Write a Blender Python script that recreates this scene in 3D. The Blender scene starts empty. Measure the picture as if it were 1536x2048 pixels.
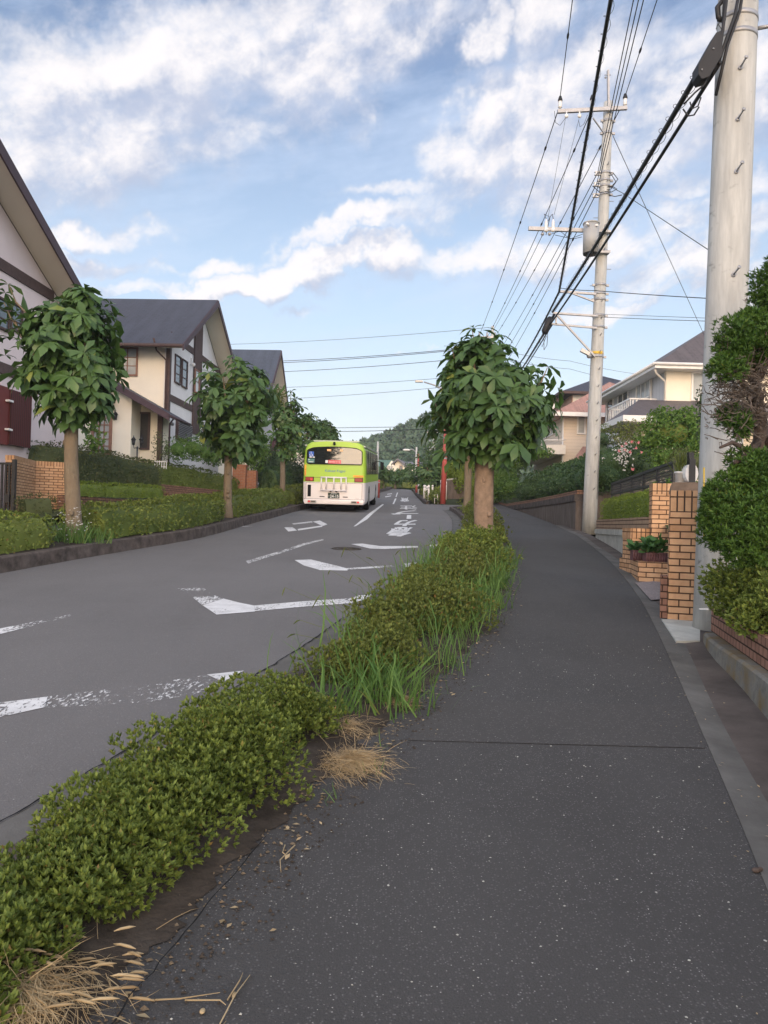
import bpy, math, random
import numpy as np
from mathutils import Vector, Matrix, noise
random.seed(7); RNG = np.random.default_rng(11)
scene = bpy.context.scene
COL = scene.collection

# ------------------------------------------------------------------ camera
PITCH = math.atan(21/1536); ROLL = math.radians(1.5); S = 0.065   # S: the street climbs 6.5 %
cF = Vector((0, math.cos(PITCH), math.sin(PITCH))); cU = Vector((0, -math.sin(PITCH), math.cos(PITCH))); cR = Vector((1, 0, 0))
cR2 = cR*math.cos(ROLL)+cU*math.sin(ROLL); cU2 = cU*math.cos(ROLL)-cR*math.sin(ROLL)
EYE = Vector((0, 0, 1.5))
cam = bpy.data.cameras.new("camera"); cam.sensor_fit = 'VERTICAL'; cam.sensor_height = 36; cam.lens = 27
cam.clip_start = 0.05; cam.clip_end = 3000
camo = bpy.data.objects.new("camera", cam); COL.objects.link(camo)
m = Matrix((cR2, cU2, -cF)).transposed().to_4x4(); m.translation = EYE
camo.matrix_world = m; scene.camera = camo
scene.render.resolution_x = 768; scene.render.resolution_y = 1024

def D(px, py): return cF+cR2*((px-768)/1536)-cU2*((py-1024)/1536)
def P(px, py, d):                       # the point d metres ahead that the survey photo shows at px, py
    v = D(px, py); return EYE+v*(d/v.y)
def G(px, py, h=0.0):                   # the same on the sloping ground, h above it
    v = D(px, py); return EYE+v*((1.5-h)/(S*v.y-v.z))

# ------------------------------------------------------------------ world and sun
SUN_EL = math.radians(11); SUN_AZ = math.radians(184)     # azimuth from +Y towards +X
def build_world():
    w = bpy.data.worlds.new("World"); scene.world = w; w.use_nodes = True
    nt = w.node_tree; N = nt.nodes; L = nt.links; N.clear()
    out = N.new('ShaderNodeOutputWorld'); bg = N.new('ShaderNodeBackground'); L.new(bg.outputs[0], out.inputs[0])
    sky = N.new('ShaderNodeTexSky'); sky.sky_type = 'NISHITA'; sky.sun_disc = False
    sky.sun_elevation = SUN_EL; sky.sun_rotation = SUN_AZ; sky.air_density = 1.0; sky.dust_density = 0.6; sky.ozone_density = 1.5
    def mth(op, a, b=None, c=None, clamp=False):
        n = N.new('ShaderNodeMath'); n.operation = op; n.use_clamp = clamp
        for i, v in enumerate((a, b, c)):
            if v is None: continue
            if isinstance(v, (int, float)): n.inputs[i].default_value = v
            else: L.new(v, n.inputs[i])
        return n.outputs[0]
    def mix(f, a, b):
        n = N.new('ShaderNodeMix'); n.data_type = 'RGBA'
        for s, v in ((n.inputs[0], f), (n.inputs[6], a), (n.inputs[7], b)):
            if isinstance(v, (int, float)): s.default_value = v
            elif isinstance(v, tuple): s.default_value = (*v, 1)
            else: L.new(v, s)
        return n.outputs[2]
    tc = N.new('ShaderNodeTexCoord'); sp = N.new('ShaderNodeSeparateXYZ'); L.new(tc.outputs['Generated'], sp.inputs[0])
    az = mth('ARCTAN2', sp.outputs[0], sp.outputs[1]); el = mth('ARCSINE', sp.outputs[2])
    cb = N.new('ShaderNodeCombineXYZ'); L.new(az, cb.inputs[0]); L.new(el, cb.inputs[1]); V = cb.outputs[0]
    def nz(scale, rot, stretch, detail=8, rough=.58, off=0, dist=0.0, src=None):
        mp = N.new('ShaderNodeMapping'); mp.inputs['Rotation'].default_value = (0, 0, math.radians(rot))
        mp2 = N.new('ShaderNodeMapping'); mp2.inputs['Scale'].default_value = (1, stretch, 1); mp2.inputs['Location'].default_value = (off, off*.7, off*.3)
        L.new(src or V, mp.inputs[0]); L.new(mp.outputs[0], mp2.inputs[0])
        n = N.new('ShaderNodeTexNoise'); n.inputs['Scale'].default_value = scale; n.inputs['Detail'].default_value = detail
        n.inputs['Roughness'].default_value = rough; n.inputs['Distortion'].default_value = dist
        L.new(mp2.outputs[0], n.inputs['Vector']); return n.outputs[0]
    def ell(px, py, hl, hw, tilt, src):
        v = D(px, py).normalized(); a0 = math.atan2(v.x, v.y); e0 = math.asin(v.z)
        sub = N.new('ShaderNodeVectorMath'); sub.operation = 'SUBTRACT'; L.new(src, sub.inputs[0]); sub.inputs[1].default_value = (a0, e0, 0)
        mp = N.new('ShaderNodeMapping'); mp.vector_type = 'TEXTURE'; mp.inputs['Rotation'].default_value = (0, 0, math.radians(tilt))
        mp.inputs['Scale'].default_value = (hl/1536, hw/1536, 1); L.new(sub.outputs[0], mp.inputs[0])
        ln = N.new('ShaderNodeVectorMath'); ln.operation = 'LENGTH'; L.new(mp.outputs[0], ln.inputs[0])
        mr = N.new('ShaderNodeMapRange'); mr.interpolation_type = 'SMOOTHSTEP'; L.new(ln.outputs['Value'], mr.inputs[0])
        mr.inputs[1].default_value = 1.55; mr.inputs[2].default_value = 0.2; return mr.outputs[0]
    def density(src):
        # warp the coordinates a little so that the banks have ragged outlines
        wn = N.new('ShaderNodeTexNoise'); wn.inputs['Scale'].default_value = 6.5; wn.inputs['Detail'].default_value = 5; wn.inputs['Roughness'].default_value = .6; L.new(src, wn.inputs['Vector'])
        w1 = N.new('ShaderNodeVectorMath'); w1.operation = 'SUBTRACT'; L.new(wn.outputs['Color'], w1.inputs[0]); w1.inputs[1].default_value = (.5, .5, .5)
        w2 = N.new('ShaderNodeVectorMath'); w2.operation = 'MULTIPLY'; L.new(w1.outputs[0], w2.inputs[0]); w2.inputs[1].default_value = (.26, .17, 0)
        w3 = N.new('ShaderNodeVectorMath'); w3.operation = 'ADD'; L.new(src, w3.inputs[0]); L.new(w2.outputs[0], w3.inputs[1]); wsrc = w3.outputs[0]
        mask = None
        for (px, py, hl, hw, t, wt) in CLOUDS:
            e = mth('MULTIPLY', ell(px, py, hl, hw, t, wsrc), wt)
            mask = e if mask is None else mth('MAXIMUM', mask, e)
        back = N.new('ShaderNodeMapRange'); L.new(mth('ABSOLUTE', az), back.inputs[0]); back.inputs[1].default_value = .6; back.inputs[2].default_value = 1.0; back.inputs[4].default_value = .62
        mask = mth('MAXIMUM', mask, back.outputs[0])
        high = N.new('ShaderNodeMapRange'); L.new(el, high.inputs[0]); high.inputs[1].default_value = .75; high.inputs[2].default_value = 1.0
        high.inputs[4].default_value = .6; mask = mth('MAXIMUM', mask, high.outputs[0])
        fb = nz(7.0, -16, 1.5, 10, .60, 3.1, .2, src); fb2 = nz(26, -16, 1.35, 7, .62, 8.3, .3, src)
        shp = mth('ADD', mth('MULTIPLY', fb, .66), mth('MULTIPLY', fb2, .34))
        return mask, mth('ADD', mth('MULTIPLY', mask, .95), mth('MULTIPLY', mth('SUBTRACT', shp, .5), 2.7))
    mask, dens = density(V)
    cov = N.new('ShaderNodeMapRange'); cov.interpolation_type = 'SMOOTHSTEP'; L.new(dens, cov.inputs[0]); cov.inputs[1].default_value = .0; cov.inputs[2].default_value = 1.12
    cov.inputs[4].default_value = .95
    cm = mth('MULTIPLY', cov.outputs[0], mth('MULTIPLY_ADD', mask, 1.7, .10, True))
    up = N.new('ShaderNodeVectorMath'); up.operation = 'ADD'; L.new(V, up.inputs[0]); up.inputs[1].default_value = (-.012, .030, 0)
    _, dens2 = density(up.outputs[0])
    # wispy veil
    veil = nz(5, -12, 3.2, 8, .6, 12)
    vm = N.new('ShaderNodeMapRange'); L.new(veil, vm.inputs[0]); vm.inputs[1].default_value = .42; vm.inputs[2].default_value = .75; vm.inputs[4].default_value = .7
    # shading of the cloud: thin edges and sunward humps bright, thick bellies grey
    lo = N.new('ShaderNodeMapRange'); lo.interpolation_type = 'SMOOTHSTEP'; L.new(mth('ADD', mth('SUBTRACT', dens2, dens), mth('MULTIPLY', dens, .22)), lo.inputs[0]); lo.inputs[1].default_value = -.25; lo.inputs[2].default_value = .62
    ccol = mix(lo.outputs[0], (.92, .88, .88), (.46, .51, .65))
    skyc = N.new('ShaderNodeVectorMath'); skyc.operation = 'SCALE'; L.new(sky.outputs[0], skyc.inputs[0]); skyc.inputs['Scale'].default_value = SKY_STR
    tint = N.new('ShaderNodeVectorMath'); tint.operation = 'MULTIPLY'; L.new(skyc.outputs[0], tint.inputs[0]); tint.inputs[1].default_value = SKY_TINT
    elm = N.new('ShaderNodeMapRange'); L.new(el, elm.inputs[0]); elm.inputs[1].default_value = .62; elm.inputs[2].default_value = -.02; elm.inputs[4].default_value = .97
    base = mix(mth('POWER', elm.outputs[0], 1.15), tint.outputs[0], (.70, .86, .97))
    el2 = N.new('ShaderNodeMapRange'); el2.interpolation_type = 'SMOOTHSTEP'; L.new(el, el2.inputs[0]); el2.inputs[1].default_value = .26; el2.inputs[2].default_value = .03; el2.inputs[4].default_value = .9
    base = mix(vm.outputs[0], base, (.60, .71, .90)); base = mix(el2.outputs[0], base, (.86, .91, .93))
    # afterglow round the low sun behind the viewer
    dz = N.new('ShaderNodeVectorMath'); dz.operation = 'DOT_PRODUCT'; L.new(tc.outputs['Generated'], dz.inputs[0])
    dz.inputs[1].default_value = (math.sin(SUN_AZ)*math.cos(SUN_EL), math.cos(SUN_AZ)*math.cos(SUN_EL), math.sin(SUN_EL))
    gl = N.new('ShaderNodeMapRange'); gl.interpolation_type = 'SMOOTHSTEP'; L.new(dz.outputs['Value'], gl.inputs[0]); gl.inputs[1].default_value = .86; gl.inputs[2].default_value = 1.0
    ccol = mix(gl.outputs[0], ccol, (4.5, 2.9, 1.4))
    fin = mix(cm, base, ccol)
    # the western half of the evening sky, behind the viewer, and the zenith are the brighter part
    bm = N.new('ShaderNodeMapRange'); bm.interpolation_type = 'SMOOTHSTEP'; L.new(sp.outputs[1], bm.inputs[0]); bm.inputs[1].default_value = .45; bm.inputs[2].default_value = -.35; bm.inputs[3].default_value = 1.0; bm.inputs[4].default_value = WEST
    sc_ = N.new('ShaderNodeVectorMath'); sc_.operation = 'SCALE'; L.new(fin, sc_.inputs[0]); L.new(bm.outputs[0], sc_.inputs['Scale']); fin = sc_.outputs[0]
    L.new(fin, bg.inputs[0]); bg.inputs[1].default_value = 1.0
CLOUDS = [(330, 150, 430, 105, 16, 1.0), (90, 250, 330, 110, 10, .95), (640, 110, 270, 90, 14, .95), (330, 260, 300, 75, 8, .72), (60, 110, 110, 40, 0, .6), (540, 20, 260, 60, 8, .8),
          (700, 190, 70, 40, 40, .6), (690, 530, 330, 34, 11, 1.0), (690, 465, 150, 26, 16, .95), (900, 510, 200, 42, 8, .95), (430, 590, 220, 16, 10, .75), (430, 525, 90, 22, 16, .8), (590, 615, 60, 14, 8, .5), (470, 575, 280, 26, 10, 1.05), (330, 600, 170, 14, 6, .8),
          (960, 270, 120, 80, 45, 1.0), (830, 365, 140, 26, 10, .9), (880, 390, 170, 40, 30, .7), (1130, 200, 180, 120, 30, 1.0), (1080, 330, 160, 90, 20, .8), (1400, 180, 230, 100, 14, 1.0), (1330, 300, 260, 70, 5, .75),
          (1080, 30, 110, 70, 30, .75), (955, 85, 60, 45, 20, .85), (1380, 40, 170, 50, 10, .7), (1500, 390, 120, 45, 0, .75), (1340, 385, 90, 24, 5, .65),
          (1200, 480, 230, 40, 8, .85), (1400, 515, 180, 48, 5, .9), (1240, 600, 180, 26, 6, .8), (1520, 600, 90, 40, 0, .7),
          (170, 460, 130, 30, 8, .85), (210, 532, 140, 20, 6, .9), (120, 505, 90, 16, 4, .65), (830, 685, 30, 5, 0, .5), (850, 800, 50, 6, 6, .3), (420, 350, 200, 40, 8, .35)]
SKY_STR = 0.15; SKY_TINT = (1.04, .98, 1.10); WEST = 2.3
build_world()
sl = bpy.data.lights.new("sun", 'SUN'); sl.energy = 0.75; sl.angle = math.radians(30); sl.color = (1.0, .86, .74)
so = bpy.data.objects.new("sun", sl); COL.objects.link(so)
sd = Vector((math.sin(SUN_AZ)*math.cos(SUN_EL), math.cos(SUN_AZ)*math.cos(SUN_EL), math.sin(SUN_EL)))
so.rotation_euler = sd.to_track_quat('Z', 'Y').to_euler(); so.location = (0, -20, 20)
scene.view_settings.view_transform = 'Standard'; scene.view_settings.look = 'None'; scene.view_settings.gamma = 1
scene.view_settings.exposure = 0.24
scene.cycles.max_bounces = 6; scene.cycles.diffuse_bounces = 3; scene.cycles.glossy_bounces = 3; scene.cycles.transparent_max_bounces = 6
scene.cycles.use_denoising = True

# ------------------------------------------------------------------ materials
def sr(r, g, b):                       # sRGB 0..255 -> linear
    f = lambda c: ((c/255+.055)/1.055)**2.4 if c > 10 else c/255/12.92
    return (f(r), f(g), f(b))
class MT:
    def __init__(s, name, rough=.8, spec=.3, metal=0.0):
        s.m = bpy.data.materials.new(name); s.m.use_nodes = True; s.nt = s.m.node_tree; s.N = s.nt.nodes; s.L = s.nt.links
        s.b = s.N['Principled BSDF']; s.b.inputs['Roughness'].default_value = rough; s.b.inputs['Metallic'].default_value = metal
        s.b.inputs['Specular IOR Level'].default_value = spec
        s.tc = s.N.new('ShaderNodeTexCoord')
    def vec(s, src='Object', scale=(1, 1, 1), rot=(0, 0, 0)):
        mp = s.N.new('ShaderNodeMapping'); mp.inputs['Scale'].default_value = scale; mp.inputs['Rotation'].default_value = rot
        s.L.new(s.tc.outputs[src], mp.inputs[0]); return mp.outputs[0]
    def noise(s, scale, detail=4, rough=.6, vec=None, lo=0., hi=1., a=0., b=1.):
        n = s.N.new('ShaderNodeTexNoise'); n.inputs['Scale'].default_value = scale; n.inputs['Detail'].default_value = detail; n.inputs['Roughness'].default_value = rough
        s.L.new(vec if vec else s.tc.outputs['Object'], n.inputs['Vector'])
        return s.map(n.outputs[0], lo, hi, a, b) if (lo, hi) != (0., 1.) or (a, b) != (0., 1.) else n.outputs[0]
    def map(s, v, lo, hi, a=0., b=1.):
        r = s.N.new('ShaderNodeMapRange'); s.L.new(v, r.inputs[0])
        for i, x in zip((1, 2, 3, 4), (lo, hi, a, b)): r.inputs[i].default_value = x
        return r.outputs[0]
    def math(s, op, a, b):
        n = s.N.new('ShaderNodeMath'); n.operation = op
        for i, v in enumerate((a, b)):
            if isinstance(v, (int, float)): n.inputs[i].default_value = v
            else: s.L.new(v, n.inputs[i])
        return n.outputs[0]
    def mix(s, f, a, b, blend='MIX'):
        n = s.N.new('ShaderNodeMix'); n.data_type = 'RGBA'; n.blend_type = blend
        for k, v in ((n.inputs[0], f), (n.inputs[6], a), (n.inputs[7], b)):
            if isinstance(v, (int, float)): k.default_value = v
            elif isinstance(v, tuple): k.default_value = (*v, 1)
            else: s.L.new(v, k)
        return n.outputs[2]
    def col(s, c):
        if isinstance(c, tuple): s.b.inputs['Base Color'].default_value = (*c, 1)
        else: s.L.new(c, s.b.inputs['Base Color'])
        return s
    def bump(s, h, st=.3, dist=.01):
        n = s.N.new('ShaderNodeBump'); n.inputs['Strength'].default_value = st; n.inputs['Distance'].default_value = dist
        s.L.new(h, n.inputs['Height']); s.L.new(n.outputs[0], s.b.inputs['Normal']); return s
def plain(name, c, rough=.7, spec=.3, metal=0., var=.18, scale=3., bump=0., bs=60.):
    t = MT(name, rough, spec, metal)
    f = t.noise(scale, 6, .65, None, .3, .7)
    d = tuple(x*(1-var) for x in c); l = tuple(min(1, x*(1+var)) for x in c)
    k = t.mix(f, d, l)
    t.col(k)
    if bump: t.bump(t.noise(bs, 3), bump, .01)
    return t.m
def leafmat(name, dark, light, yellow=None, trans=.25, nscale=1.5, rough=.55, spec=.25):
    t = MT(name, rough, spec)
    g = t.N.new('ShaderNodeNewGeometry'); r = g.outputs['Random Per Island']
    f = t.math('ADD', t.math('MULTIPLY', r, .6), t.math('MULTIPLY', t.noise(nscale, 3, .6, None, .3, .7), .4))
    c = t.mix(f, dark, light)
    if yellow: c = t.mix(t.map(r, .975, .995), c, yellow)
    t.col(c)
    tr = t.N.new('ShaderNodeBsdfTranslucent'); t.L.new(c, tr.inputs[0])
    ms = t.N.new('ShaderNodeMixShader'); ms.inputs[0].default_value = trans
    t.L.new(t.b.outputs[0], ms.inputs[1]); t.L.new(tr.outputs[0], ms.inputs[2]); t.L.new(ms.outputs[0], t.N['Material Output'].inputs[0])
    return t.m
def brickmat(name, c1, c2, mortar, bw=.22, bh=.075, ms=.009, off=.5, rough=.85, rot=False, squash=1.0):
    t = MT(name, rough, .2)
    b = t.N.new('ShaderNodeTexBrick'); v = t.vec('UV', (1, 1, 1), (0, 0, math.pi/2 if rot else 0)); t.L.new(v, b.inputs[0])
    b.inputs['Scale'].default_value = 1; b.inputs['Brick Width'].default_value = bw; b.inputs['Row Height'].default_value = bh; b.inputs['Mortar Size'].default_value = ms
    b.inputs['Mortar Smooth'].default_value = .15; b.offset = off; b.inputs['Bias'].default_value = -.1; b.squash = squash; b.squash_frequency = 2
    b.inputs['Color1'].default_value = (*c1, 1); b.inputs['Color2'].default_value = (*c2, 1); b.inputs['Mortar'].default_value = (*mortar, 1)
    c = t.mix(t.noise(9, 5, .7, None, .25, .75), b.outputs[0], t.mix(1.0, b.outputs[0], (.72, .66, .62), 'MULTIPLY'))
    t.col(c); inv = t.math('SUBTRACT', 1.0, b.outputs[1]); t.bump(t.math('ADD', inv, t.math('MULTIPLY', t.noise(70, 3), .15)), .7, .008)
    return t.m
M = {}
def mk_asphalt(name, base, speck, dens, scale, patch=.15, rough=.85, stone=1.0):
    t = MT(name, rough, .25)
    big = t.noise(.55, 6, .6, None, .3, .7); fine = t.noise(190, 3, .7, None, .25, .75); mid = t.noise(12, 5, .7, None, .3, .7)
    c = t.mix(big, tuple(x*(1-patch) for x in base), tuple(x*(1+patch) for x in base))
    lane = t.noise(1.1, 5, .6, t.vec('Object', (1.6, .22, 1), (0, 0, .2)), .35, .65); c = t.mix(t.math('MULTIPLY', lane, .5), c, tuple(x*(1+patch*1.2) for x in base))
    stn = t.noise(3.2, 7, .75, None, .60, .70); c = t.mix(t.math('MULTIPLY', stn, .35), c, tuple(x*.55 for x in base))
    c = t.mix(t.math('MULTIPLY', mid, .35), c, tuple(x*1.25 for x in base))
    c = t.mix(t.math('MULTIPLY', fine, .55), c, tuple(x*.45 for x in base))
    v = t.N.new('ShaderNodeTexVoronoi'); v.inputs['Scale'].default_value = scale; t.L.new(t.tc.outputs['Object'], v.inputs['Vector']); v.inputs['Randomness'].default_value = 1
    sep = t.N.new('ShaderNodeSeparateColor'); t.L.new(v.outputs['Color'], sep.inputs[0])
    pr = t.math('MULTIPLY', t.noise(2.3, 4, .65, None, .42, .66, .05, 2.3), dens)
    on = t.math('MULTIPLY', t.math('LESS_THAN', sep.outputs[0], pr), t.map(v.outputs['Distance'], .34, .22))
    c = t.mix(t.math('MULTIPLY', on, t.map(sep.outputs[1], 0, 1, .25, 1.0)), c, speck)
    # grey stones, many
    v2 = t.N.new('ShaderNodeTexVoronoi'); v2.inputs['Scale'].default_value = scale*.8; t.L.new(t.tc.outputs['Object'], v2.inputs['Vector'])
    s2 = t.N.new('ShaderNodeSeparateColor'); t.L.new(v2.outputs['Color'], s2.inputs[0])
    on2 = t.math('MULTIPLY', t.math('LESS_THAN', s2.outputs[0], .42), t.map(v2.outputs['Distance'], .42, .25, 0, .75*stone))
    c = t.mix(t.math('MULTIPLY', on2, t.map(s2.outputs[1], 0, 1, .15, 1.0)), c, tuple(x*2.5 for x in base))
    t.col(c); t.bump(t.math('ADD', fine, t.math('MULTIPLY', v2.outputs['Distance'], .8)), .55, .006)
    return t.m
M['road'] = mk_asphalt('asphalt_road', (.162, .156, .152), (.45, .45, .43), .006, 75, .16, stone=.28)
M['path'] = mk_asphalt('asphalt_path', (.068, .066, .064), (.38, .37, .35), .055, 120, .26)
M['patch'] = mk_asphalt('asphalt_patch', (.073, .070, .067), (.3, .29, .27), .015, 90, .10)
M['gravelpad'] = mk_asphalt('exposed_aggregate', (.26, .22, .21), (.6, .55, .5), .2, 70, .1)
M['concrete'] = plain('concrete_light', (.42, .42, .38), .85, .2, 0, .22, 4, .3, 90)
M['gutter'] = plain('concrete_gutter', (.115, .112, .104), .9, .2, 0, .3, 2.5, .4, 90)
M['gutter2'] = plain('paving_brown', (.092, .078, .070), .9, .2, 0, .35, 2.2, .4, 60)
M['kerb'] = plain('concrete_kerb_weathered', (.085, .070, .062), .9, .2, 0, .55, 5, .5, 50)
t = MT('mossy_concrete', .9, .2)
t.col(t.mix(t.noise(3.5, 6, .65, None, .45, .62), t.mix(t.noise(14, 5, .7, None, .3, .7), (.13, .125, .11), (.24, .23, .20)), (.17, .12, .055))); t.bump(t.noise(60, 4), .4, .01); M['moss'] = t.m
t = MT('stained_concrete', .9, .2)
st = t.noise(2.2, 7, .7, t.vec('Object', (3, 3, .6)), .35, .65)
t.col(t.mix(st, (.085, .066, .055), (.17, .14, .12))); t.bump(t.noise(50, 4), .4, .01); M['retain'] = t.m
t = MT('pole_concrete', .75, .25)
st = t.noise(3, 6, .65, t.vec('Object', (4, 4, .5)), .35, .65)
c = t.mix(st, (.36, .36, .345), (.50, .50, .475)); blot = t.noise(6, 4, .6, t.vec('Object', (1, 1, 1.6)), .62, .72)
t.col(t.mix(blot, c, (.27, .27, .255))); t.bump(t.noise(80, 3), .15, .01); M['polec'] = t.m
M['manhole'] = plain('manhole_iron', (.20, .195, .19), .7, .3, .3, .25, 30, .6, 60)
M['soil'] = plain('soil', (.056, .046, .037), .95, .1, 0, .45, 6, .8, 40)
M['ground'] = plain('ground_grass', (.05, .06, .025), .95, .1, 0, .4, 3, .6, 30)
M['paint'] = None
def mk_paint(name, wear):
    t = MT(name, .7, .3); t.col(t.mix(t.noise(6, 4, .6, None, .3, .7), (.52, .52, .51), (.70, .70, .69)))
    a = t.noise(26, 7, .75, t.vec('Object', (1.5, .55, 1))); b = t.noise(1.4, 4, .6)
    f = t.math('ADD', t.math('MULTIPLY', a, .62), t.math('MULTIPLY', b, .38))
    al = t.map(f, wear, wear+.03)
    tr = t.N.new('ShaderNodeBsdfTransparent'); ms = t.N.new('ShaderNodeMixShader'); t.L.new(al, ms.inputs[0])
    t.L.new(tr.outputs[0], ms.inputs[1]); t.L.new(t.b.outputs[0], ms.inputs[2]); t.L.new(ms.outputs[0], t.N['Material Output'].inputs[0]); return t.m
M['paint'] = mk_paint('road_paint', .40); M['paint_worn'] = mk_paint('road_paint_worn', .475); M['paint_gone'] = mk_paint('road_paint_flaked', .545); M['paint_half'] = mk_paint('road_paint_half_worn', .505)
MORT = (.085, .048, .030)
M['brick'] = brickmat('brick_tan', (.64, .40, .23), (.50, .29, .155), MORT, .22, .073, .0075)
M['brickv'] = brickmat('brick_tan_upright', (.62, .39, .225), (.50, .29, .15), MORT, .22, .073, .0075, 0, .85, True)
M['brick_old'] = brickmat('brick_old', (.30, .17, .11), (.22, .12, .08), (.06, .04, .03), .22, .075, .009)
M['brick_red'] = brickmat('brick_reddish', (.42, .17, .085), (.33, .12, .06), (.32, .22, .16), .22, .07, .012)
M['brick_pink'] = brickmat('tile_pink', (.33, .185, .135), (.27, .15, .11), (.05, .028, .02), .115, .073, .007, .5)
M['brick_thin'] = brickmat('brick_long', (.42, .30, .20), (.36, .25, .17), (.07, .04, .025), .9, .078, .009)
M['stucco_pink'] = plain('stucco_pinkish_white', (.68, .58, .57), .9, .15, 0, .06, .8, .25, 90)
M['stucco_cream'] = plain('stucco_cream', (.80, .73, .60), .9, .15, 0, .06, .8, .25, 90)
M['stucco_white'] = plain('stucco_white', (.70, .68, .67), .9, .15, 0, .07, .8, .25, 90)
M['stucco_grey'] = plain('stucco_grey', (.50, .48, .48), .9, .15, 0, .07, .8)
M['soffit'] = plain('soffit', (.66, .61, .52), .85, .15, 0, .04, 1)
M['timber'] = plain('timber_dark', (.080, .052, .048), .7, .25, 0, .2, 8, .3, 50)
M['fascia'] = plain('fascia_plum', (.060, .036, .044), .6, .3, 0, .15, 3)
def roofmat(name, c, row=.18, colw=.3, rough=.6):
    t = MT(name, rough, .4)
    b = t.N.new('ShaderNodeTexBrick'); t.L.new(t.vec('UV'), b.inputs[0]); b.inputs['Scale'].default_value = 1; b.inputs['Brick Width'].default_value = colw; b.inputs['Row Height'].default_value = row; b.inputs['Mortar Size'].default_value = .012
    b.inputs['Color1'].default_value = (*c, 1); b.inputs['Color2'].default_value = (*(x*.82 for x in c), 1); b.inputs['Mortar'].default_value = (*(x*.45 for x in c), 1)
    w = t.noise(1.6, 6, .65, t.vec('UV', (1.6, .25, 1)), .35, .65)
    t.col(t.mix(t.math('MULTIPLY', w, .6), b.outputs[0], tuple(x*1.5 for x in c))); t.bump(t.math('SUBTRACT', 1., b.outputs[1]), .5, .012); return t.m
M['roof_dark'] = roofmat('roof_charcoal', (.042, .045, .060)); M['roof_blue'] = roofmat('roof_slate_blue', (.050, .060, .082))
M['roof_brown'] = roofmat('roof_brown_grey', (.095, .080, .080)); M['roof_pink'] = roofmat('roof_pink_tile', (.34, .19, .15)); M['roof_green'] = roofmat('roof_green', (.08, .15, .12)); M['roof_grey'] = roofmat('roof_grey', (.14, .13, .135))
def sidingmat(name, c, axis, w):
    t = MT(name, .7, .25); wv = t.N.new('ShaderNodeTexWave'); wv.wave_type = 'BANDS'; wv.bands_direction = axis; wv.wave_profile = 'SAW'; wv.inputs['Scale'].default_value = .314/w
    t.L.new(t.vec('UV'), wv.inputs[0]); g = t.map(wv.outputs[0], .0, .1)
    t.col(t.mix(g, tuple(x*.6 for x in c), t.mix(t.noise(1.2, 4), tuple(x*.94 for x in c), c))); t.bump(g, .4, .01); return t.m
M['siding_h'] = sidingmat('siding_horizontal_cream', (.70, .60, .49), 'Y', .18)
M['siding_v'] = sidingmat('siding_vertical_white', (.56, .56, .57), 'X', .35)
M['siding_c'] = sidingmat('siding_cream', (.66, .57, .45), 'Y', .2)
M['white'] = plain('white_painted', (.72, .70, .67), .5, .4, 0, .08, 4)
M['offwhite'] = plain('offwhite_painted', (.62, .58, .52), .5, .4, 0, .08, 4)
M['pinkwall'] = plain('pinkish_wall', (.52, .33, .26), .8, .2, 0, .08, 2)
M['curtain'] = plain('curtain', (.55, .53, .48), .9, .1, 0, .25, 6)
def glassmat(name, c, ior=1.7, rough=.06, wob=0):
    t = MT(name, rough, .5); t.b.inputs['IOR'].default_value = ior; t.col(t.mix(t.noise(1.5, 3, .6, None, .3, .7), c, tuple(x*1.6 for x in c)))
    if wob: t.bump(t.noise(2.0, 3, .5, t.vec('Object', (.7, 1, 3))), wob, .05)
    return t.m
M['glass'] = glassmat('window_glass', (.06, .075, .085)); M['glass_curtain'] = glassmat('window_glass_curtained', (.30, .31, .30), 1.5, .1)
M['busglass'] = glassmat('bus_glass', (.012, .014, .014), 1.75, .03, .16)
M['woodframe'] = plain('window_frame_brown', (.25, .13, .09), .6, .3, 0, .15, 8)
t = MT('shutter_maroon', .6, .3); wv = t.N.new('ShaderNodeTexWave'); wv.bands_direction = 'X'; wv.inputs['Scale'].default_value = 3.2; t.L.new(t.vec('UV'), wv.inputs[0]); g = t.map(wv.outputs[0], .05, .3)
t.col(t.mix(g, (.022, .006, .006), (.085, .016, .014))); t.bump(g, .5, .01); M['maroon'] = t.m
M['redshut'] = plain('shutter_red', (.14, .03, .025), .6, .3)
M['black'] = plain('black_metal', (.018, .018, .02), .5, .4, 0, .2, 6)
M['cable'] = plain('black_cable', (.016, .016, .018), .55, .35, 0, .2, 6)
M['wire'] = plain('grey_wire', (.035, .035, .04), .5, .4, 0, .2, 2)
M['steel'] = plain('galvanised_steel', (.34, .34, .35), .5, .5, .5, .15, 8)
M['transformer'] = plain('transformer_grey_paint', (.34, .34, .335), .55, .4, 0, .1, 4)
M['porcelain'] = plain('porcelain', (.72, .70, .68), .3, .5, 0, .05, 4)
M['lamp_glass'] = plain('lamp_glass', (.6, .58, .52), .3, .5, 0, .05, 4)
t = MT('bark', .9, .15); n1 = t.noise(9, 7, .7, t.vec('Object', (3, 3, .9)), .3, .7)
t.col(t.mix(t.noise(3, 5, .65, None, .35, .65), t.mix(n1, (.13, .105, .07), (.27, .225, .16)), (.20, .15, .10))); t.bump(n1, .8, .02); M['bark'] = t.m
M['bark_brown'] = plain('bark_reddish', (.24, .17, .12), .9, .15, 0, .35, 5, .7, 25)
M['bark_dark'] = plain('bark_dark', (.075, .058, .050), .9, .15, 0, .4, 9, .7, 25)
M['deadtwig'] = plain('dead_twigs', (.105, .088, .075), .9, .1, 0, .35, 9)
M['lf_chest'] = leafmat('leaf_horse_chestnut', (.038, .088, .022), (.098, .178, .042), (.24, .28, .06), .28, 1.2, .42, .45)
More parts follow.
